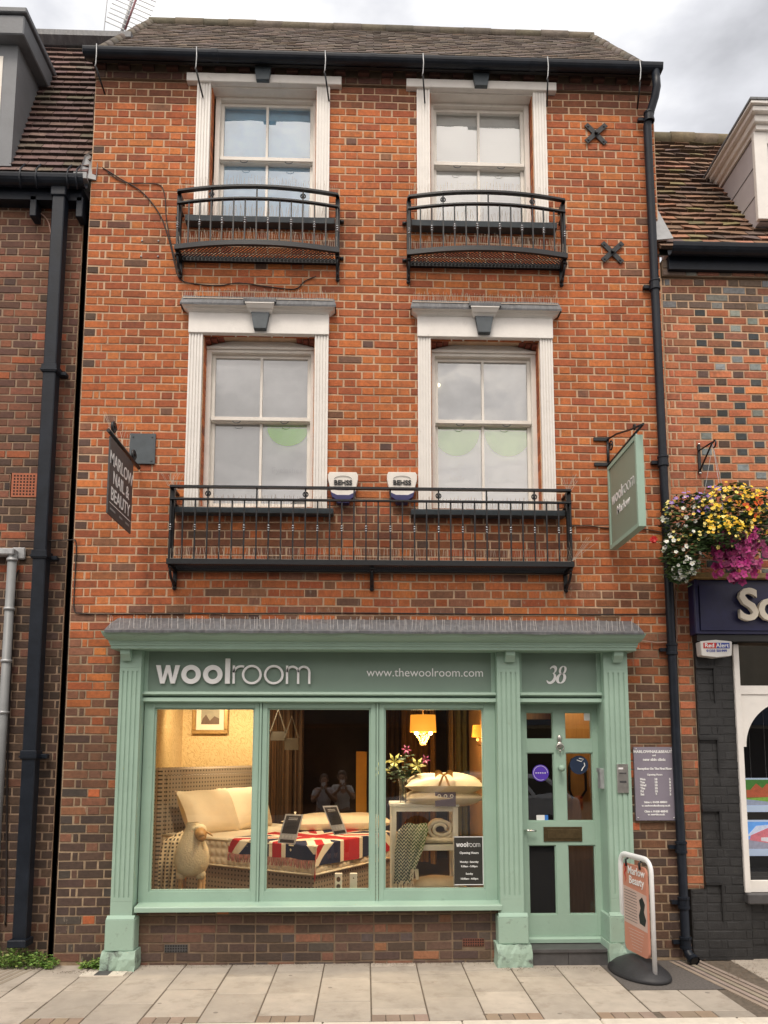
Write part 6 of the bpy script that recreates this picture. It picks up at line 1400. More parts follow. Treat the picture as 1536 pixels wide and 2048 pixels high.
pA = bC+bu*1.68+bv*.36; pB = bC+bu*1.72+bv*.98
pillow('pillow', 'front left cream pillow propped against the checked headboard', 'pillow', (pA.x, pA.y, mz1+.23),   .38, .27, .16, RT(hd, R(-118)+math.pi), M['pillow'], 'cream pillows on the bed', seed=1)
pillow('pillow', 'second cream pillow leaning behind the front left one', 'pillow', (pB.x, pB.y, mz1+.23),   .38, .27, .16, RT(hd+.06, R(-116)+math.pi), M['pillow'], 'cream pillows on the bed', seed=2)
pF = bC+bu*.85+bv*1.15
pillow('pillow', 'flat cream bolster lying across the far side of the bed', 'pillow', (pF.x+.25, pF.y, mz1+.10), .62, .22, .10, RT(hd*.2, 0), M['pillow'], 'cream pillows on the bed', seed=3)
# union flag throw: stripes woven across it
def flagmat():
    m = bpy.data.materials.new('flagcloth'); return m
M['fred'] = mat('fred', (.42, .015, .025), .85, .1, 40); M['fblue'] = mat('fblue', (.012, .018, .06), .85, .1, 40); M['fwhite'] = mat('fwhite', (.74, .68, .58), .85, .05, 40)
NU, NV = 260, 130; hx0, hx1 = -.06, .98
def flag(u, v): # u along bed length, v across
    x = (u-.5)*2; y = (v-.5)*2*.6
    if abs(x) < .1 or abs(y) < .1: return 0
    if abs(x) < .17 or abs(y) < .17: return 2
    d = abs(abs(y)-.6*abs(x))/1.166
    if d < .045: return 0
    if d < .125: return 2
    return 1
def throwpt(u, v):
    # lies on the mattress top, hangs over the long side (y<0) and the foot (x<0)
    X = -.20+1.25*u; Y = -.14+1.45*v; z = mz1+.022+.004*math.sin(20*u+9*v)
    if Y < -.0: z -= -Y*1.0; Y = -.02-.01*math.sin(30*u)
    if X < -.0: z -= -X*1.0; X = -.025-.012*math.sin(25*v)
    return (X, Y, z)
mb = MB(BM()); vs = [throwpt(i/NU, j/NV) for j in range(NV+1) for i in range(NU+1)]; base = len(mb.v)
mb.add(vs, [], 0)
for j in range(NV):
    for i in range(NU): mb.f.append([j*(NU+1)+i, j*(NU+1)+i+1, (j+1)*(NU+1)+i+1, (j+1)*(NU+1)+i]); mb.m.append(flag((i+.5)/NU, (j+.5)/NV)); mb.c.append(None); mb.sm.append(True)
th_ = tag(mb.build('throw_blanket', [M['fred'], M['fblue'], M['fwhite']]), 'red, white and blue flag blanket draped over the bed corner', 'blanket')
mb = MB(BM()); r = random.Random(5)
for i in range(85):
    u = i/84; p = throwpt(u, 0); 
    if p[0] < -.01: continue
    mb.tube([p, (p[0]+r.uniform(-.01, .01), p[1]-.012, p[2]-.035), (p[0]+r.uniform(-.012, .012), p[1]-.012, p[2]-.075)], .0035, 4, smooth=False)
mb.build('fringe', mat('fringe', (.40, .16, .15), .9, .2), th_)
# framed picture
YW = 2.98
a, b = P(384, 1468, YW), P(458, 1395, YW)
t = thing('framed_picture', 'gilt framed landscape picture high on the patterned wallpaper', 'picture', ((a[0]+b[0])/2, YW, a[1]))
M['gilt'] = mat('gilt', (.35, .21, .07), .4, .2, 30, .2, metal=.4)
mb = MB()
for x0_, x1_, z0_, z1_ in ((a[0], b[0], a[1], a[1]+.05), (a[0], b[0], b[1]-.05, b[1]), (a[0], a[0]+.05, a[1]+.05, b[1]-.05), (b[0]-.05, b[0], a[1]+.05, b[1]-.05)): mb.box(x0_, x1_, YW-.035, YW+.018, z0_, z1_, bev=.006)
mb.build('frame', M['gilt'], t)
mb = MB(); mb.box(a[0]+.05, b[0]-.05, YW-.01, YW+.0, a[1]+.05, b[1]-.05); mb.build('mount', M['linen'], t)
mb = MB(); mb.box(a[0]+.11, b[0]-.11, YW-.014, YW-.010, a[1]+.12, b[1]-.1); mb.build('picture_sky', mat('picsky2', (.30, .27, .2), .6, .2, 10), t)
mb = MB(); mb.prism([(a[0]+.11, YW-.018, a[1]+.12), (b[0]-.11, YW-.018, a[1]+.12), (b[0]-.11, YW-.018, a[1]+.19), (b[0]-.17, YW-.018, a[1]+.22), (b[0]-.22, YW-.018, a[1]+.17), (a[0]+.22, YW-.018, a[1]+.16), (a[0]+.17, YW-.018, a[1]+.24), (a[0]+.13, YW-.018, a[1]+.19)], (0, .003, 0)); mb.build('picture_trees', M['darkwood'], t)
# toy sheep
sY = .40
sc = PV(384, 1704, sY)
sh = thing('toy_sheep', 'stuffed cream toy sheep with wooden legs standing in front of the bed', 'toy sheep', (sc.x, sc.y, FZ))
mb = MB(); pr = []
prof = [(-.215, .01), (-.205, .07), (-.17, .125), (-.11, .150), (-.04, .155), (.03, .140), (.10, .110), (.17, .080), (.22, .062), (.26, .055)]
mb.lathe([(r_, z_) for z_, r_ in prof], sc, 24, 0, 1.0, .95)
for sx in (-1, 1):
    mb.ball(sc+Vector((sx*.085, -.02, -.19)), .048, .05, .055, 12)
body = mb.build('body', mat('wool', (.80, .70, .50), .95, .06, 40, .6, 70), sh)
hc = PV(403, 1668, sY-.06)
mb = MB(); mb.ball(hc+Vector((-.02, .03, .03)), .062, .06, .055, 14); mb.tube([sc+Vector((0, 0, .2)), hc+Vector((-.02, .04, 0))], [.065, .055], 12); mb.build('head', bpy.data.materials['wool'], sh)
mb = MB(); mb.tube([hc+Vector((-.012, .0, .012)), hc+Vector((.012, -.07, -.012)), hc+Vector((.024, -.10, -.028))], [.052, .048, .034], 12); mb.ball(hc+Vector((.024, -.10, -.028)), .034, .02, .03, 10); face = mb.build('face', mat('toywood', (.45, .26, .10), .5, .15, 20), sh)
for sx in (-1, 1): mb = MB(); mb.ball(hc+Vector((-.005+sx*.032, -.035, .035)), .006, None, None, 8); mb.build('eye', M['black'], face)
for sx in (-1, 1): mb = MB(); mb.tube([hc+Vector((-.02+sx*.05, .02, .02)), hc+Vector((-.02+sx*.095, .01, .0)), hc+Vector((-.02+sx*.12, .0, -.02))], [.012, .018, .004], 8, flat=.5); mb.build('ear', bpy.data.materials['toywood'], sh)
for sx, sy_ in ((-1, -.03), (1, -.03), (-1, .10), (1, .10)): mb = MB(); q = sc+Vector((sx*.085, sy_, -.22)); mb.tube([q, (q.x, q.y, FZ+.02), (q.x, q.y, FZ)], [.022, .015, .018], 10); mb.build('leg', bpy.data.materials['toywood'], sh)
# shawl over the bed corner behind the sheep
def sheet_strip(name, label, cat, pts, wid, mtl, seed=1, amp=.015, group=None, depth=Vector((0, 1, 0)), par=None):
    mb = MB(); n = len(pts)-1
    def fn(u, v):
        k = min(int(v*n), n-1); t = v*n-k; p = Vector(pts[k]).lerp(Vector(pts[k+1]), t); w_ = wid[k]+(wid[k+1]-wid[k])*t
        return (p.x+(u-.5)*w_, p.y+amp*math.sin(u*18+v*3+seed)-.004, p.z+.006*math.sin(u*9))
    mb.grid(fn, 36, 24); o = mb.build(name, mtl, par); return tag(o, label, cat, group) if par is None else o
sheet_strip('shawl', 'beige patterned shawl with dark dots hanging behind the toy sheep', 'shawl', [PV(385, 1662, .80), PV(352, 1682, .66), PV(338, 1725, .60), PV(332, 1800, .58)], [.22, .24, .19, .14], dotted('shawlcloth', (.66, .56, .40), (.06, .05, .04), 30, .26), 2)
# white side table with cushions, rolled duvet, throw
tY0, tY1 = .30, .62
ta, tb = PX(782, 1690, tY0), PX(917, 1690, tY0); tz = PZ(850, 1606, tY0); tm = PZ(850, 1690, tY0)
tbl = thing('side_table', 'white painted open side table in the right-hand shop window', 'side table', ((ta+tb)/2, (tY0+tY1)/2, FZ))
M['paintwhite'] = mat('paintwhite', (.9, .89, .84), .4, .03); lg = .048
mb = MB(); mb.box(ta-.01, tb+.01, tY0-.01, tY1+.01, tz-.035, tz, bev=.006); mb.box(ta+lg, tb-lg, tY0+.004, tY0+.03, tz-.075, tz-.035); mb.build('table_top', M['paintwhite'], tbl)
for x in (ta, tb-lg):
    for y in (tY0, tY1-lg): mb = MB(); mb.box(x, x+lg, y, y+lg, FZ, tz-.035, bev=.004); mb.build('leg', M['paintwhite'], tbl)
for z in (tm, .50): mb = MB(); mb.box(ta+.01, tb-.01, tY0+.005, tY1-.005, z-.05, z, bev=.003); mb.build('shelf', M['paintwhite'], tbl)
M['satin'] = mat('satin', (.66, .56, .40), .45, .1, 12, .4, 12)
def at3(px, py, Y): return PV(px, py, Y)
c = at3(885, 1594, .44); pillow('cushion', 'lower cream folded quilt cushion on top of the white side table', 'cushion', c, .36, .22, .085, RT(.05, 0), M['satin'], 'cushions stacked on the side table', seed=4)
c = at3(888, 1567, .42); pillow('cushion', 'upper cream cushion tied with a gold ribbon, topmost of the stack', 'cushion', c, .36, .23, .095, RT(-.04, R(4)), M['satin'], 'cushions stacked on the side table', seed=5)
M['ribbon'] = mat('ribbon', (.50, .26, .06), .35, .1)
c = at3(888, 1549, .22); mb = MB()
for sx in (-1, 1): mb.grid(lambda u, v, sx=sx: (c.x+sx*(.01+.07*u), c.y+.015*math.sin(3*v), c.z+.02*math.sin(math.pi*u)+(v-.5)*.045*(.4+u)), 8, 6)
for sx in (-1, 1): mb.grid(lambda u, v, sx=sx: (c.x+sx*(.01+.035*u)+(v-.5)*.02, c.y-.01, c.z-.01-.09*u), 8, 3)
mb.ball(c, .014, None, None, 8); tag(mb.build('ribbon_bow', M['ribbon']), 'gold ribbon bow on the upper cushion', 'bow')
c0, c1 = at3(870, 1613, .26), at3(911, 1578, .26); mb = MB(); mb.box(c0.x, c1.x, .245, .25, c0.z, c1.z, bev=.001)
t = tag(mb.build('care_card', mat('cardlilac', (.13, .11, .17), .5, .03)), 'small dark lilac card with three round emblems in front of the cushions', 'card')
for k in range(3): mb = MB(); mb.lathe([(.010, 0), (.016, 0), (.016, .002), (.010, .002)], (c0.x+(c1.x-c0.x)*(.2+.3*k), .241, c0.z+(c1.z-c0.z)*.6), 14, axis='Y'); mb.build('emblem', M['letwhite'], t)
# rolled duvet: spiral end facing the street
c = at3(882, 1658, .36); mb = MB(); pts = []
def roll(u, v):
    a = u*math.pi*2*2.1; rr = .035+.033*a/ (2*math.pi)*1.0; w_ = .006*math.sin(14*u+8*v)
    return (c.x+(rr+w_)*1.25*math.cos(a)-.0, c.y+.30*v, c.z+(rr+w_)*.95*math.sin(a))
mb.grid(roll, 90, 8)
for k in range(90):
    a0 = k/90*math.pi*4.2; rr = .035+.033*a0/(2*math.pi); mb.ball((c.x+rr*1.25*math.cos(a0), c.y, c.z+rr*.95*math.sin(a0)), .0145, .02, .0145, 6) if k % 3 == 0 else None
pts = [(c.x+(.035+.033*a0/(2*math.pi))*1.25*math.cos(a0), c.y, c.z+(.035+.033*a0/(2*math.pi))*.95*math.sin(a0)) for a0 in [k/60*math.pi*4.2 for k in range(61)]]
mb.tube(pts, .017, 8); tag(mb.build('rolled_duvet', M['cream2']), 'cream duvet rolled up on the middle shelf of the white table', 'duvet')
c = at3(875, 1684, .46); pillow('folded_blanket', 'flat folded cream blanket under the rolled duvet', 'blanket', (c.x, c.y, tm+.035), .22, .15, .035, RT(0, 0), M['cream2'], seed=6)
c = at3(876, 1757, .46); pillow('cushion', 'cream cushion lying on the lowest shelf of the white table', 'cushion', (c.x, c.y, .565), .25, .16, .07, RT(0, 0), M['satin'], seed=7)
def zig():
    m = bpy.data.materials.new('zigzag'); m.use_nodes = True; nt = m.node_tree; b = nt.nodes['Principled BSDF']; b.inputs['Roughness'].default_value = .9
    tc = N(nt, 'ShaderNodeTexCoord'); sp_ = N(nt, 'ShaderNodeSeparateXYZ'); nt.links.new(tc.outputs['Object'], sp_.inputs[0])
    pp = N(nt, 'ShaderNodeMath', operation='PINGPONG'); pp.inputs[1].default_value = .015; nt.links.new(sp_.outputs['X'], pp.inputs[0])
    ad = N(nt, 'ShaderNodeMath', operation='MULTIPLY_ADD'); nt.links.new(pp.outputs[0], ad.inputs[0]); ad.inputs[1].default_value = 1.7; nt.links.new(sp_.outputs['Z'], ad.inputs[2])
    mu_ = N(nt, 'ShaderNodeMath', operation='MULTIPLY'); mu_.inputs[1].default_value = 2*math.pi/.030; nt.links.new(ad.outputs[0], mu_.inputs[0])
    sn = N(nt, 'ShaderNodeMath', operation='SINE'); nt.links.new(mu_.outputs[0], sn.inputs[0]); gt = N(nt, 'ShaderNodeMath', operation='GREATER_THAN'); gt.inputs[1].default_value = .1; nt.links.new(sn.outputs[0], gt.inputs[0])
    rg = N(nt, 'ShaderNodeMapRange'); rg.inputs['From Min'].default_value = -.05; rg.inputs['From Max'].default_value = .12; nt.links.new(sp_.outputs['X'], rg.inputs[0])
    c1 = N(nt, 'ShaderNodeMix', data_type='RGBA'); nt.links.new(rg.outputs[0], c1.inputs['Factor']); c1.inputs['A'].default_value = (.03, .05, .075, 1); c1.inputs['B'].default_value = (.07, .16, .03, 1)
    x = N(nt, 'ShaderNodeMix', data_type='RGBA'); nt.links.new(gt.outputs[0], x.inputs['Factor']); nt.links.new(c1.outputs['Result'], x.inputs['A']); x.inputs['B'].default_value = (.62, .62, .50, 1)
    nt.links.new(x.outputs['Result'], b.inputs['Base Color']); return m
zg = sheet_strip('throw_blanket', 'green and navy zigzag throw hanging from the white table', 'blanket', [PV(832, 1647, .34), PV(826, 1662, .27), PV(818, 1700, .255), PV(808, 1745, .25), PV(803, 1768, .25)], [.20, .27, .25, .17, .14], zig(), 3, .014)
mb = MB(); r = random.Random(6)
for i in range(20): x = PX(792+i*1.8, 1765, .25); z = PZ(800, 1762, .25); mb.tube([(x, .25, z), (x+r.uniform(-.01, .01), .24, z-.05), (x+r.uniform(-.01, .01), .245, z-.10)], .005, 4, smooth=False)
for i in range(8): x = PX(836-i*2, 1745, .245); z = PZ(820, 1738, .245); mb.tube([(x, .245, z), (x+r.uniform(-.01, .01), .235, z-.09)], .005, 4, smooth=False)
mb.build('fringe', M['linen'], zg)
# vase with lilies
vc = at3(806, 1602, .38); vs_ = thing('lily_vase', 'glass vase of pale yellow lilies on the left of the cushion stack', 'vase of flowers', (vc.x, vc.y, tz))
mb = MB(); mb.lathe([(.03, tz), (.035, tz+.02), (.03, tz+.12), (.045, tz+.22)], (vc.x, vc.y, 0), 16); mb.build('vase', glassmat('vaseglass', 3, .06, (.8, .85, .85)), vs_)
mb = MB(); r = random.Random(12)
heads = [at3(789, 1524, .34), at3(834, 1532, .36), at3(762, 1540, .36), at3(812, 1500, .44), at3(850, 1520, .42)]
for h in heads: mb.tube([(vc.x, vc.y, tz+.02), (vc.x, vc.y, tz+.2), h], .004, 5, col=(.03, .07, .02))
for i in range(140):
    h = r.choice(heads); p = Vector((vc.x, vc.y, tz+.2)).lerp(h, r.uniform(.1, .9))+Vector((r.uniform(-.05, .05), r.uniform(-.05, .05), r.uniform(-.03, .03))); s = r.uniform(.02, .05); q = Matrix.Rotation(r.uniform(0, 6.3), 3, 'Z') @ Matrix.Rotation(r.uniform(-1, 1), 3, 'X')
    mb.add([p, p+q @ Vector((s, s*.3, 0)), p+q @ Vector((s*2, 0, 0)), p+q @ Vector((s, -s*.3, 0))], [(0, 1, 2, 3)], 0, vary((.02, .05, .015), r, .3))
mb.build('stems_and_leaves', M['leaf'], vs_)
for k, h in enumerate(heads):
    mb = MB(); out_ = Vector((r.uniform(-.3, .3), -1, .25)).normalized(); t_ = out_.cross(Vector((0, 0, 1))).normalized(); u_ = out_.cross(t_); L = .085 if k < 3 else .05
    for i in range(6):
        a = 2*math.pi*i/6+k; d = t_*math.cos(a)+u_*math.sin(a); e_ = t_*-math.sin(a)+u_*math.cos(a)
        mb.add([h, h+d*L*.5+e_*L*.17+out_*L*.35, h+d*L*1.05+out_*L*.25, h+d*L*.5-e_*L*.17+out_*L*.35], [(0, 1, 2, 3)], 0, vary((.75, .72, .25) if k < 3 else (.30, .05, .14), r, .1))
    mb.build('lily', M['leaf'], vs_)
# chandelier with drum shade, wall lamp
lc = at3(846, 1455, 1.5); hz = PZ(846, 1430, 1.5); lz = PZ(846, 1464, 1.5)
ch = thing('chandelier', 'lit amber drum shade chandelier with hanging crystals in the shop', 'chandelier', (lc.x, lc.y, lz))
M['shade'] = mat('shade', (.8, .45, .1), .8, .05, emit=(1, .38, .035), estr=.8); rad = (PX(872, 1450, 1.5)-PX(819, 1450, 1.5))/2
mb = MB(); mb.lathe([(rad, lz), (rad*.94, hz), (rad*.94-.004, hz), (rad-.004, lz)], (lc.x, lc.y, 0), 28); mb.build('lamp_shade', M['shade'], ch)
mb = MB(); mb.tube([(lc.x, lc.y, hz-.02), (lc.x, lc.y, 2.55)], .006, 6); mb.build('cord', M['bronze'], ch)
M['crystal'] = mat('crystal', (.9, .6, .2), .15, .1, emit=(1, .62, .15), estr=1.6)
mb = MB(); r = random.Random(9)
for k in range(60): a = r.uniform(0, 6.3); f_ = r.uniform(0, 1); rr = rad*.62*(1-f_*.75); mb.ball((lc.x+rr*math.cos(a), lc.y+rr*math.sin(a), lz-.0-f_*.13), .010, None, .013, 6)
mb.build('crystal_drops', M['crystal'], ch)
for sx in (-1, 1): mb = MB(); mb.ball((lc.x+sx*.075, lc.y-.06, lz-.012), .022, None, .024, 10); mb.build('bulb', mat('bulb2', (1, .9, .6), .4, 0, emit=(1, .8, .4), estr=9) if 'bulb2' not in bpy.data.materials else bpy.data.materials['bulb2'], ch)
spot('lamp', (lc.x, lc.y-.02, lz-.05), 28, (1, .55, .18), typ='POINT', size=.1)
wc = at3(955, 1463, 1.6); wl = thing('wall_lamp', 'small lit amber wall lamp at the right edge of the shop window', 'wall lamp', (wc.x, wc.y, wc.z))
mb = MB(); mb.lathe([(.065, wc.z-.06), (.05, wc.z+.07)], (wc.x, wc.y, 0), 16); mb.build('lamp_shade', M['shade'], wl)
mb = MB(); mb.tube([(wc.x, wc.y, wc.z-.05), (wc.x, wc.y, wc.z-.14), (wc.x+.08, wc.y+.05, wc.z-.16)], .008, 6); mb.ball((wc.x, wc.y, wc.z-.09), .016, None, None, 8, mi=1); mb.build('arm', [M['gilt'], M['crystal']], wl)
spot('lamp', (wc.x-.02, wc.y-.03, wc.z), 3, (1, .55, .18), typ='POINT', size=.06)
# hanging curtains / sample hangers behind
for i, (px, Y, w_, col_) in enumerate(((925, 2.6, .16, (.10, .10, .055)), (905, 2.65, .10, (.16, .11, .06)), (945, 2.6, .10, (.07, .06, .04)), (866, 3.2, .08, (.28, .15, .05)), (560, 3.3, .30, (.085, .045, .02)), (590, 3.4, .22, (.075, .04, .02)), (545, 3.2, .10, (.12, .06, .025)), (830, 3.4, .35, (.17, .085, .025)), (790, 3.6, .3, (.05, .03, .02)))):
    x = PX(px, 1500, Y); mb = MB(); mb.grid(lambda u, v: (x+(u-.5)*w_, Y+.03*math.sin(u*w_*90), FZ+.2+2.2*v), 30, 4)
    tag(mb.build('curtain', mat('curt%d' % i, col_, .9, .15, 10)), 'hanging fabric sample in the depth of the shop, about %s' % ('behind the cushions at right', 'beside the wall lamp', 'at the far right edge', 'next to the amber shade', 'behind the bed at left', 'left of the dark doorway', 'beside the wallpapered wall', 'below the chandelier', 'behind the lilies')[i], 'curtain')
mb = MB(); x = PX(728, 1640, 3.0); mb.box(x-.10, x+.03, 3.0, 3.04, FZ, 1.75); tag(mb.build('leaning_board', mat('mustard', (.42, .22, .03), .6, .1)), 'mustard coloured board standing behind the bed at the right of the middle pane', 'board')
# tags hanging
for px, py, w_, h_ in ((556, 1472, 30, 18), (583, 1488, 28, 24)):
    a, b = PV(px-w_/2, py+h_/2, 2.2), PV(px+w_/2, py-h_/2, 2.2); mb = MB(); mb.box(a.x, b.x, 2.2, 2.205, a.z, b.z); mb.tube([(a.x, 2.2, b.z), ((a.x+b.x)/2, 2.2, b.z+.25), (b.x, 2.2, b.z)], .012, 5)
    tag(mb.build('shop_tag', mat('tagpaper', (.15, .14, .12), .6, .1) if 'tagpaper' not in bpy.data.materials else bpy.data.materials['tagpaper']), ('left' if px < 570 else 'right')+' grey tag hanging high in the middle pane', 'tag', 'grey hanging tags')
# information cards in the middle pane
def card(name, label, P4, Y, dk, par=None):
    a, b, c_, d = [PV(x, y, Y) for x, y in P4]; th2 = Vector((0, .004, 0)); t = thing(name, label, 'information card', (a.x, Y, min(p.z for p in (a, b, c_, d))), 'tilted cards on the middle pane')
    mb = MB(); mb.prism([d, c_, b, a], th2); mb.build('card', M['letwhite'], t)
    def L(u, v): return a.lerp(b, u).lerp(d.lerp(c_, u), v)+Vector((0, -.002, 0))
    mb = MB(); mb.prism([L(.08, .66), L(.92, .66), L(.92, .05), L(.08, .05)], (0, .001, 0)); mb.build('dark_panel', dk, t)
    mb = MB(); mb.prism([L(.1, .96), L(.9, .96), L(.9, .86), L(.1, .86)], (0, .001, 0)); mb.build('dark_strip', dk, t)
    for i, v in enumerate((.12, .17, .26, .31, .36, .41, .46)): mb = MB(); o = Vector((0, -.002, 0)); mb.prism([L(.25, v+.018)+o, L(.75, v+.018)+o, L(.75, v)+o, L(.25, v)+o], (0, .001, 0)); mb.build('print_line', M['signgrey'] if i > 1 else M['letgrey'], t)
    for i in range(4): mb = MB(); o = Vector((0, -.001, 0)); u = .14+.2*i; mb.prism([L(u, .82)+o, L(u+.12, .82)+o, L(u+.12, .72)+o, L(u, .72)+o], (0, .001, 0)); mb.build('print_square', M['letgrey'], t)
M['carddark'] = mat('carddark', (.10, .09, .09), .5, .05)
card('info_card', 'white framed dark information card, lower left one in the middle pane', ((571, 1628), (607, 1629), (590, 1689), (555, 1686)), .09, M['carddark'])
card('info_card', 'white framed dark information card, upper right one in the middle pane', ((645, 1612), (674, 1611), (695, 1667), (668, 1671)), .085, M['carddark'])
card_ = MB()
for px, lb in ((677, 'white plug-in moth trap with a dark pattern at the bottom of the middle pane'), (707, 'plain white plug-in box at the bottom of the middle pane')):
    a, b = PV(px-7.5, 1785, .12), PV(px+7.5, 1746, .12); t = thing('white_box', lb, 'box', (a.x, .12, a.z)); mb = MB(); mb.box(a.x, b.x, .10, .14, .15, b.z, bev=.004); mb.build('box', M['paintwhite'], t)
    mb = MB()
    if px < 690: mb.ball(((a.x+b.x)/2, .10, b.z-.05), .018, .003, .022, 10); mb.ball(((a.x+b.x)/2, .10, b.z-.11), .018, .003, .022, 10)
    else: mb.ball(((a.x+b.x)/2, .10, b.z-.04), .006, .003, .006, 8)
    mb.build('print', M['darkwood'], t)
c = at3(590, 1640, .9); mb = MB(); mb.lathe([(.001, -.05), (.06, -.05), (.066, 0), (.06, .03), (.02, .045), (.008, .06), (.012, .075), (.001, .08)], c, 16); tag(mb.build('lidded_pot', M['cream2']), 'small cream lidded pot on the bed behind the lower left card', 'pot')
# opening hours decal inside the right pane
Yd = .0365
a, b = P(916, 1771, Yd), P(966, 1672, Yd)
od = thing('opening_hours_sign', 'black opening hours sign with white border in the lower right corner of the shop window', 'sign', (a[0], Yd, a[1]))
mb = MB(); mb.box(a[0]-.03, b[0], Yd, Yd+.003, a[1], b[1]); mb.build('panel', mat('signblack', (.03, .028, .025), .5, .05), od)
mb = MB(); w_ = .006
mb.box(a[0]-.03, b[0]-.0, Yd-.002, Yd, b[1]-w_-.004, b[1]-.004); mb.box(a[0]-.03, b[0], Yd-.002, Yd, a[1]+.004, a[1]+.004+w_); mb.box(b[0]-w_, b[0], Yd-.002, Yd, a[1]+.004+w_, b[1]-.004-w_); mb.build('border', M['letwhite'], od)
xm = (a[0]+b[0])/2-.012; H_ = b[1]-a[1]
woolroom(od, 0, 0, 1, Matrix.Translation((a[0]-.012, Yd-.001, b[1]-H_*.22)) @ Matrix.Diagonal((.205/tot, .02, .03, 1)), ext=.05, mtl='letwhite', name='lettering', single=True)
for s, f_, z_ in (('Opening Hours', .36, .026), ('Monday - Saturday', .54, .021), ('9:30am - 5:00pm', .63, .021), ('Sunday', .78, .022), ('10:00am - 4:00pm', .88, .021)): text(s, z_, TM(xm, Yd-.003, b[1]-H_*f_), M['letwhite'], od, ext=.0005, bold=.0006)
# ------------------------------------------------------------------ the other side of the street (seen in reflections)
def house(name, label, x0, x1, y0, hgt, ridge_h, wc_, shop_c, nwin, gable=False):
    t = thing(name, label, 'building', ((x0+x1)/2, y0, 0)); y1 = y0-6
    mb = MB(); mb.box(x0, x1, y1, y0, -.1, hgt); mb.build('wall', mat('opp_'+str(x0), wc_, .9, .15, 3), t)
    mb = MB(); ym = (y0+y1)/2
    if gable: xm_ = (x0+x1)/2; mb.prism([(x0-.2, y0+.2, hgt), (x1+.2, y0+.2, hgt), (xm_, y0+.2, ridge_h)], (0, -6.4, 0))
    else: mb.prism([(x0, y0+.25, hgt), (x0, y1-.25, hgt), (x0, ym, ridge_h)], (x1-x0, 0, 0))
    mb.build('roof', mat('opproof_'+str(x0), (.07, .06, .055), .9, .2, 3), t)
    n = nwin; W_ = (x1-x0)/n
    for f in range(1, int(hgt/2.7)):
        for k in range(n): cx_ = x0+W_*(k+.5); mb = MB(); mb.box(cx_-.5, cx_+.5, y0-.02, y0+.02, f*2.8+.6, f*2.8+2.1); mb.box(cx_-.42, cx_+.42, y0+.02, y0+.03, f*2.8+.68, f*2.8+2.02, 1); mb.build('window', [M['white'], M['dark']], t)
    mb = MB(); mb.box(x0+.3, x1-.3, y0-.02, y0+.06, .3, 2.4); mb.build('shop_window', M['dark'], t); mb = MB(); mb.box(x0+.2, x1-.2, y0, y0+.15, 2.5, 3.0); mb.build('fascia', mat('oppf_'+str(x0), shop_c, .6, .1), t)
house('town_house', 'pale rendered house opposite with a hipped roof', -16, -5.2, -15.5, 6.0, 8.6, (.42, .38, .3), (.05, .05, .06), 4)
house('town_house', 'brown brick gabled house directly opposite', -5, 3.2, -15.0, 6.4, 9.6, (.14, .07, .045), (.02, .02, .02), 3, True)
house('town_house', 'cream house opposite at the right', 3.4, 14, -15.5, 6.1, 8.9, (.48, .42, .32), (.03, .06, .12), 4)
mb = MB(); mb.box(-40, 40, -15.6, -12.9, -.2, -.01); mb.build('far_pavement', mat('farpave', (.3, .27, .23), .9, .1), kind='structure', origin=(0, -14, 0))
# parked car on the far side of the road
def car(x, y, label):
    t = thing('parked_car', label, 'car', (x, y, -.13)); z = -.13; L = 4.1; W_ = 1.72
    side = [(-2.05, .35), (-2.0, .62), (-1.95, .86), (-1.15, .98), (-.55, 1.36), (-.2, 1.45), (.7, 1.46), (1.4, 1.38), (1.85, 1.0), (2.02, .92), (2.05, .45), (1.98, .28), (-1.95, .25)]
    mb = MB(); n = len(side); lay = [(-.86, 1.0, .0), (-.80, 1.0, .0), (-.62, 1.0, 0), (.62, 1, 0), (.80, 1, 0), (.86, 1, 0)]; vs = []
    def tw(zz, s): return s*(W_/2-(max(0, zz-.95)*.38))
    for s in (-1, 1): vs += [(x+px_*(.98 if s else 1), y+tw(pz_, s), z+pz_) for px_, pz_ in side]
    mb.add(vs, [list(range(n)), list(range(2*n-1, n-1, -1))]+[(i, n+i, n+(i+1) % n, (i+1) % n) for i in range(n)])
    body_ = mb.build('body', mat('carpaint', (.62, .63, .65), .25, .03, coat=.6), t, bevel=.06)
    for s in (-1, 1):
        for pts in ([(-.95, 1.0), (-.5, 1.30), (.02, 1.36), (.02, 1.0)], [(.10, 1.0), (.10, 1.36), (.75, 1.36), (1.0, 1.0)], [(1.08, 1.0), (.85, 1.36), (1.3, 1.3), (1.6, 1.02)]):
            mb = MB(); q = [(x+a_, y+tw(b_, s)+s*.006, z+b_) for a_, b_ in pts]; mb.prism(q if s > 0 else q[::-1], (0, s*.004, 0)); mb.build('side_window', M['black'], t)
    for wx_ in (-1.28, 1.3):
        for s in (-1, 1):
            mb = MB(); mb.lathe([(.18, -.10), (.30, -.10), (.32, -.06), (.32, .06), (.30, .10), (.18, .10)], (x+wx_, y+s*.80, z+.32), 22, axis='Y'); wh = mb.build('wheel', M['rubber'], t)
            mb = MB(); mb.lathe([(.0005, -.09), (.19, -.09), (.19, .09), (.0005, .09)], (x+wx_, y+s*.80, z+.32), 16, axis='Y', smooth=False); mb.build('rim', M['steel'], wh)
    for s in (-1, 1):
        mb = MB(); mb.box(x-2.06, x-1.9, y+s*.55-.15, y+s*.55+.15, z+.62, z+.78); mb.build('headlight', M['galv'], t); mb = MB(); mb.box(x+1.97, x+2.06, y+s*.62-.12, y+s*.62+.12, z+.72, z+.98); mb.build('tail_light', M['red'], t)
    return t
car(2.3, -9.4, 'silver white hatchback parked across the road')

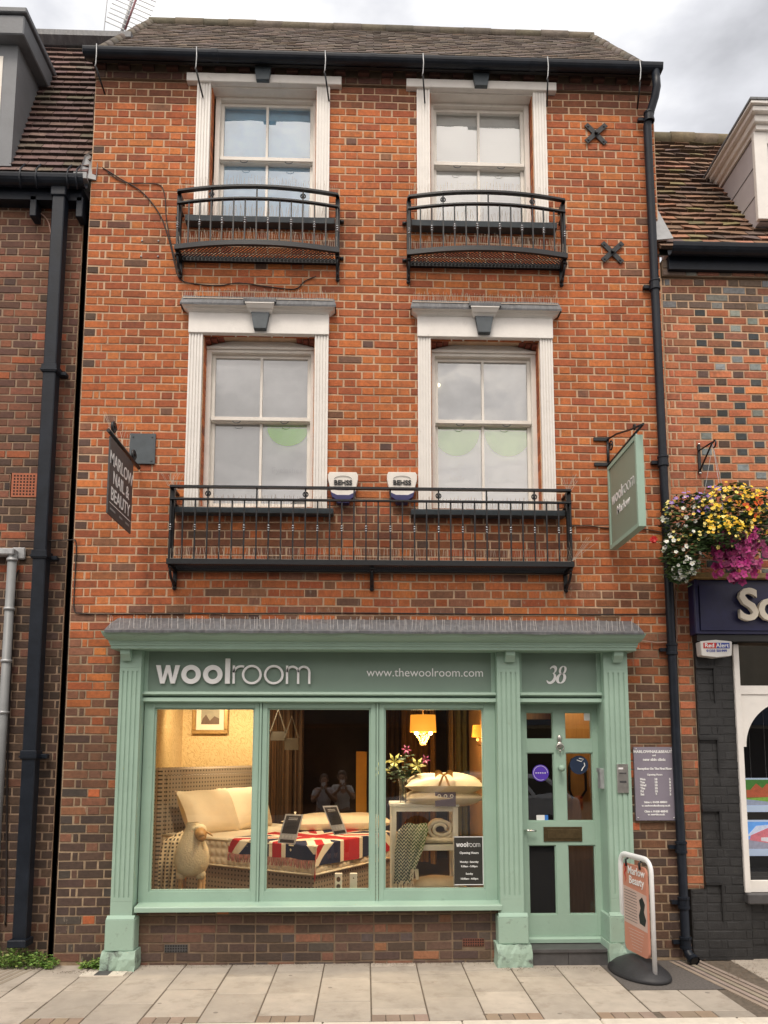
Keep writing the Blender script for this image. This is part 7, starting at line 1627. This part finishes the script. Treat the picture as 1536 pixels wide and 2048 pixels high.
# hall lamp behind the door
hl = thing('hall_lamp', 'small round ceiling lamp lit in the hall behind the green door', 'ceiling lamp', (1.75, .7, 2.42))
mb = MB(); mb.lathe([(.09, 2.49), (.09, 2.46), (.06, 2.43), (.001, 2.42)], (1.75, .7, 0), 18); mb.build('lamp_shade', mat('opal', (.8, .7, .5), .5, 0, emit=(1, .75, .4), estr=1.5), hl)
spot('lamp', (2.0, .5, 2.33), 9, (1, .7, .38), typ='POINT', size=.08)
# ------------------------------------------------------------------ two people taking the picture (seen in the shop glass)
M['skin'] = mat('skin', (.50, .29, .20), .5, .05); M['hair'] = mat('hair', (.05, .03, .02), .5, .2, 30)
def skinned(name, nodes, edges, m, par, org, sub=1):
    me = bpy.data.meshes.new(name); keys = list(nodes); me.from_pydata([tuple(Vector(nodes[k][0])-org) for k in keys], [(keys.index(a), keys.index(b)) for a, b in edges], [])
    me.materials.append(m); o = bpy.data.objects.new(name, me); C.objects.link(o); o.parent = par; ORG[o] = org
    sk = o.modifiers.new('skin', 'SKIN'); sk.use_smooth_shade = True
    me.skin_vertices.new() if not me.skin_vertices else None
    for i, k in enumerate(keys): rr = nodes[k][1]; me.skin_vertices[0].data[i].radius = rr if isinstance(rr, tuple) else (rr, rr); me.skin_vertices[0].data[i].use_root = (i == 0)
    sb = o.modifiers.new('sub', 'SUBSURF'); sb.levels = sub; sb.render_levels = sub
    return o
def person(x, y, h, label, top, trous, ph_dx, turn=0.):
    k = h/1.65; z0 = -.13; base = Vector((x, y, z0)); t = thing('person', label, 'person', base, 'two people photographing the shop')
    def V(a, b, c): ca, sa = math.cos(turn), math.sin(turn); return base+Vector((a*ca-b*sa, a*sa+b*ca, c))*k
    n = {'pelvis': (V(0, 0, .90), (.15, .11)), 'waist': (V(0, 0, 1.05), (.115, .09)), 'chest': (V(0, .01, 1.25), (.14, .10)), 'neck0': (V(0, .01, 1.38), (.07, .06)), 'neck': (V(0, .02, 1.43), .048), 'jaw': (V(0, .045, 1.49), (.062, .07)), 'head': (V(0, .03, 1.57), (.078, .092)), 'crown': (V(0, .02, 1.63), (.055, .065))}
    e = [('pelvis', 'waist'), ('waist', 'chest'), ('chest', 'neck0'), ('neck0', 'neck'), ('neck', 'jaw'), ('jaw', 'head'), ('head', 'crown')]
    hp = V(ph_dx, .34, 1.44)
    for s_, q in ((-1, 'L'), (1, 'R')):
        n['sh'+q] = (V(s_*.165, 0, 1.35), .055); n['el'+q] = (V(s_*.235, .12, 1.14), .040); n['wr'+q] = (hp+V(s_*.055, -.03, -.08)-base, .026); n['pm'+q] = (hp+V(s_*.05, -.01, -.03)-base, (.018, .034))
        n['hip'+q] = (V(s_*.09, 0, .84), .09); n['kn'+q] = (V(s_*.10, .02, .47), .058); n['an'+q] = (V(s_*.11, -.01, .09), .036); n['toe'+q] = (V(s_*.12, .14, .035), (.04, .026))
        e += [('chest', 'sh'+q), ('sh'+q, 'el'+q), ('el'+q, 'wr'+q), ('wr'+q, 'pm'+q), ('pelvis', 'hip'+q), ('hip'+q, 'kn'+q), ('kn'+q, 'an'+q), ('an'+q, 'toe'+q)]
    body_ = skinned('body', n, e, M['skin'], t, base, 2)
    for s_ in (-1, 1):   # fingers closing round the phone, thumb on its face side
        p0 = hp+V(s_*.05, .0, -.01)-base
        for i in range(4): f0 = p0+V(0, .01, .018*(i-1.5))-base; L = (.05, .06, .055, .042)[i]*k; mb = MB(); mb.tube([f0, f0+V(-s_*.012, .028, 0)-base, f0+V(-s_*.012, .028, 0)-base+V(-s_*1, 0, 0)*0+(V(-s_*L/k*.6, .004, 0)-base)], [.009*k, .0085*k, .007*k], 8); mb.build('finger', M['skin'], body_)
        mb = MB(); mb.tube([p0+V(0, -.012, -.02)-base, p0+V(-s_*.014, -.03, 0)-base, p0+V(-s_*.035, -.03, .012)-base], [.011*k, .0095*k, .008*k], 8); mb.build('thumb', M['skin'], body_)
    c_ = {kk: (n[kk][0], tuple(v*1.13 for v in (n[kk][1] if isinstance(n[kk][1], tuple) else (n[kk][1],)*2))) for kk in ('pelvis', 'waist', 'chest', 'neck0', 'shL', 'shR')}
    for q in 'LR': c_['s'+q] = (n['sh'+q][0].lerp(n['el'+q][0], .6), (.056, .056))
    skinned('top', c_, [('pelvis', 'waist'), ('waist', 'chest'), ('chest', 'neck0'), ('chest', 'shL'), ('chest', 'shR'), ('shL', 'sL'), ('shR', 'sR')], top, t, base, 2)
    c_ = {kk: (n[kk][0], tuple(v*1.1 for v in (n[kk][1] if isinstance(n[kk][1], tuple) else (n[kk][1],)*2))) for kk in ('pelvis', 'hipL', 'hipR', 'knL', 'knR', 'anL', 'anR')}
    skinned('trousers', c_, [('pelvis', 'hipL'), ('pelvis', 'hipR'), ('hipL', 'knL'), ('hipR', 'knR'), ('knL', 'anL'), ('knR', 'anR')], trous, t, base, 2)
    mb = MB(); mb.ball(V(0, .0, 1.58), .098*k, .105*k, .11*k, 16); mb.ball(V(0, -.06, 1.47), .085*k, .05*k, .14*k, 14); mb.build('hair', M['hair'], t)
    mb = MB(); mb.ball(V(0, .125, 1.545), .013*k, .02*k, .02*k, 8); mb.build('nose', M['skin'], body_)
    for s_ in (-1, 1): mb = MB(); mb.ball(V(s_*.032, .112, 1.565), .012*k, .008*k, .008*k, 8); mb.build('eye', M['black'], body_); mb = MB(); mb.ball(V(s_*.088, .03, 1.55), .012*k, .02*k, .03*k, 8); mb.build('ear', M['skin'], body_)
    mb = MB(); mb.box(-.02, .02, -.003, .003, -.003, .003); mb.M = None
    for i in range(len(mb.v)): mb.v[i] = V(0, .118, 1.508)+mb.v[i]
    mb.build('mouth', mat('lips', (.35, .1, .08), .5, 0) if 'lips' not in bpy.data.materials else bpy.data.materials['lips'], body_)
    mb = MB(Matrix.Translation(hp) @ Matrix.Rotation(turn, 4, 'Z')); mb.box(-.037, .037, -.004, .004, -.075, .075, bev=.003); ph = tag(mb.build('phone', M['letgrey']), 'pale phone held up by the person '+('with the darker trousers' if ph_dx > 0 else 'at the left'), 'phone')
    return t
person(-.42, -7.25, 1.50, 'person in a white top and dark trousers holding up a phone with both hands', mat('topwhite', (.72, .70, .68), .8, .05), M['black'], .03, .05)
person(-.74, -7.15, 1.45, 'person in a pale grey top and blue jeans holding up a phone beside the other', mat('topgrey', (.6, .58, .6), .8, .05), mat('jeans', (.05, .07, .14), .8, .1), -.02, -.1)

# grit and bits along the foot of the walls
r = random.Random(55); mb = MB()
for i in range(900):
    x = r.uniform(-2.5, 2.7); y = (-.02 if -1.9 < x < 1.1 else -.19)-abs(r.gauss(0, .05)); s = r.uniform(.002, .009)
    mb.add([(x, y, .004), (x+s, y+s*.4, .006), (x+s*.7, y+s, .005), (x-s*.3, y+s*.5, .007)], [(0, 1, 2, 3)], 0, vary(pick([(2, (.10, .07, .045)), (1, (.05, .04, .035)), (1, (.16, .15, .07))], r), r, .3))
tag(mb.build('wall_foot_grit', M['leaf']), 'thin line of dark grit and bits along the foot of the shopfront', 'grit', None, 'stuff')
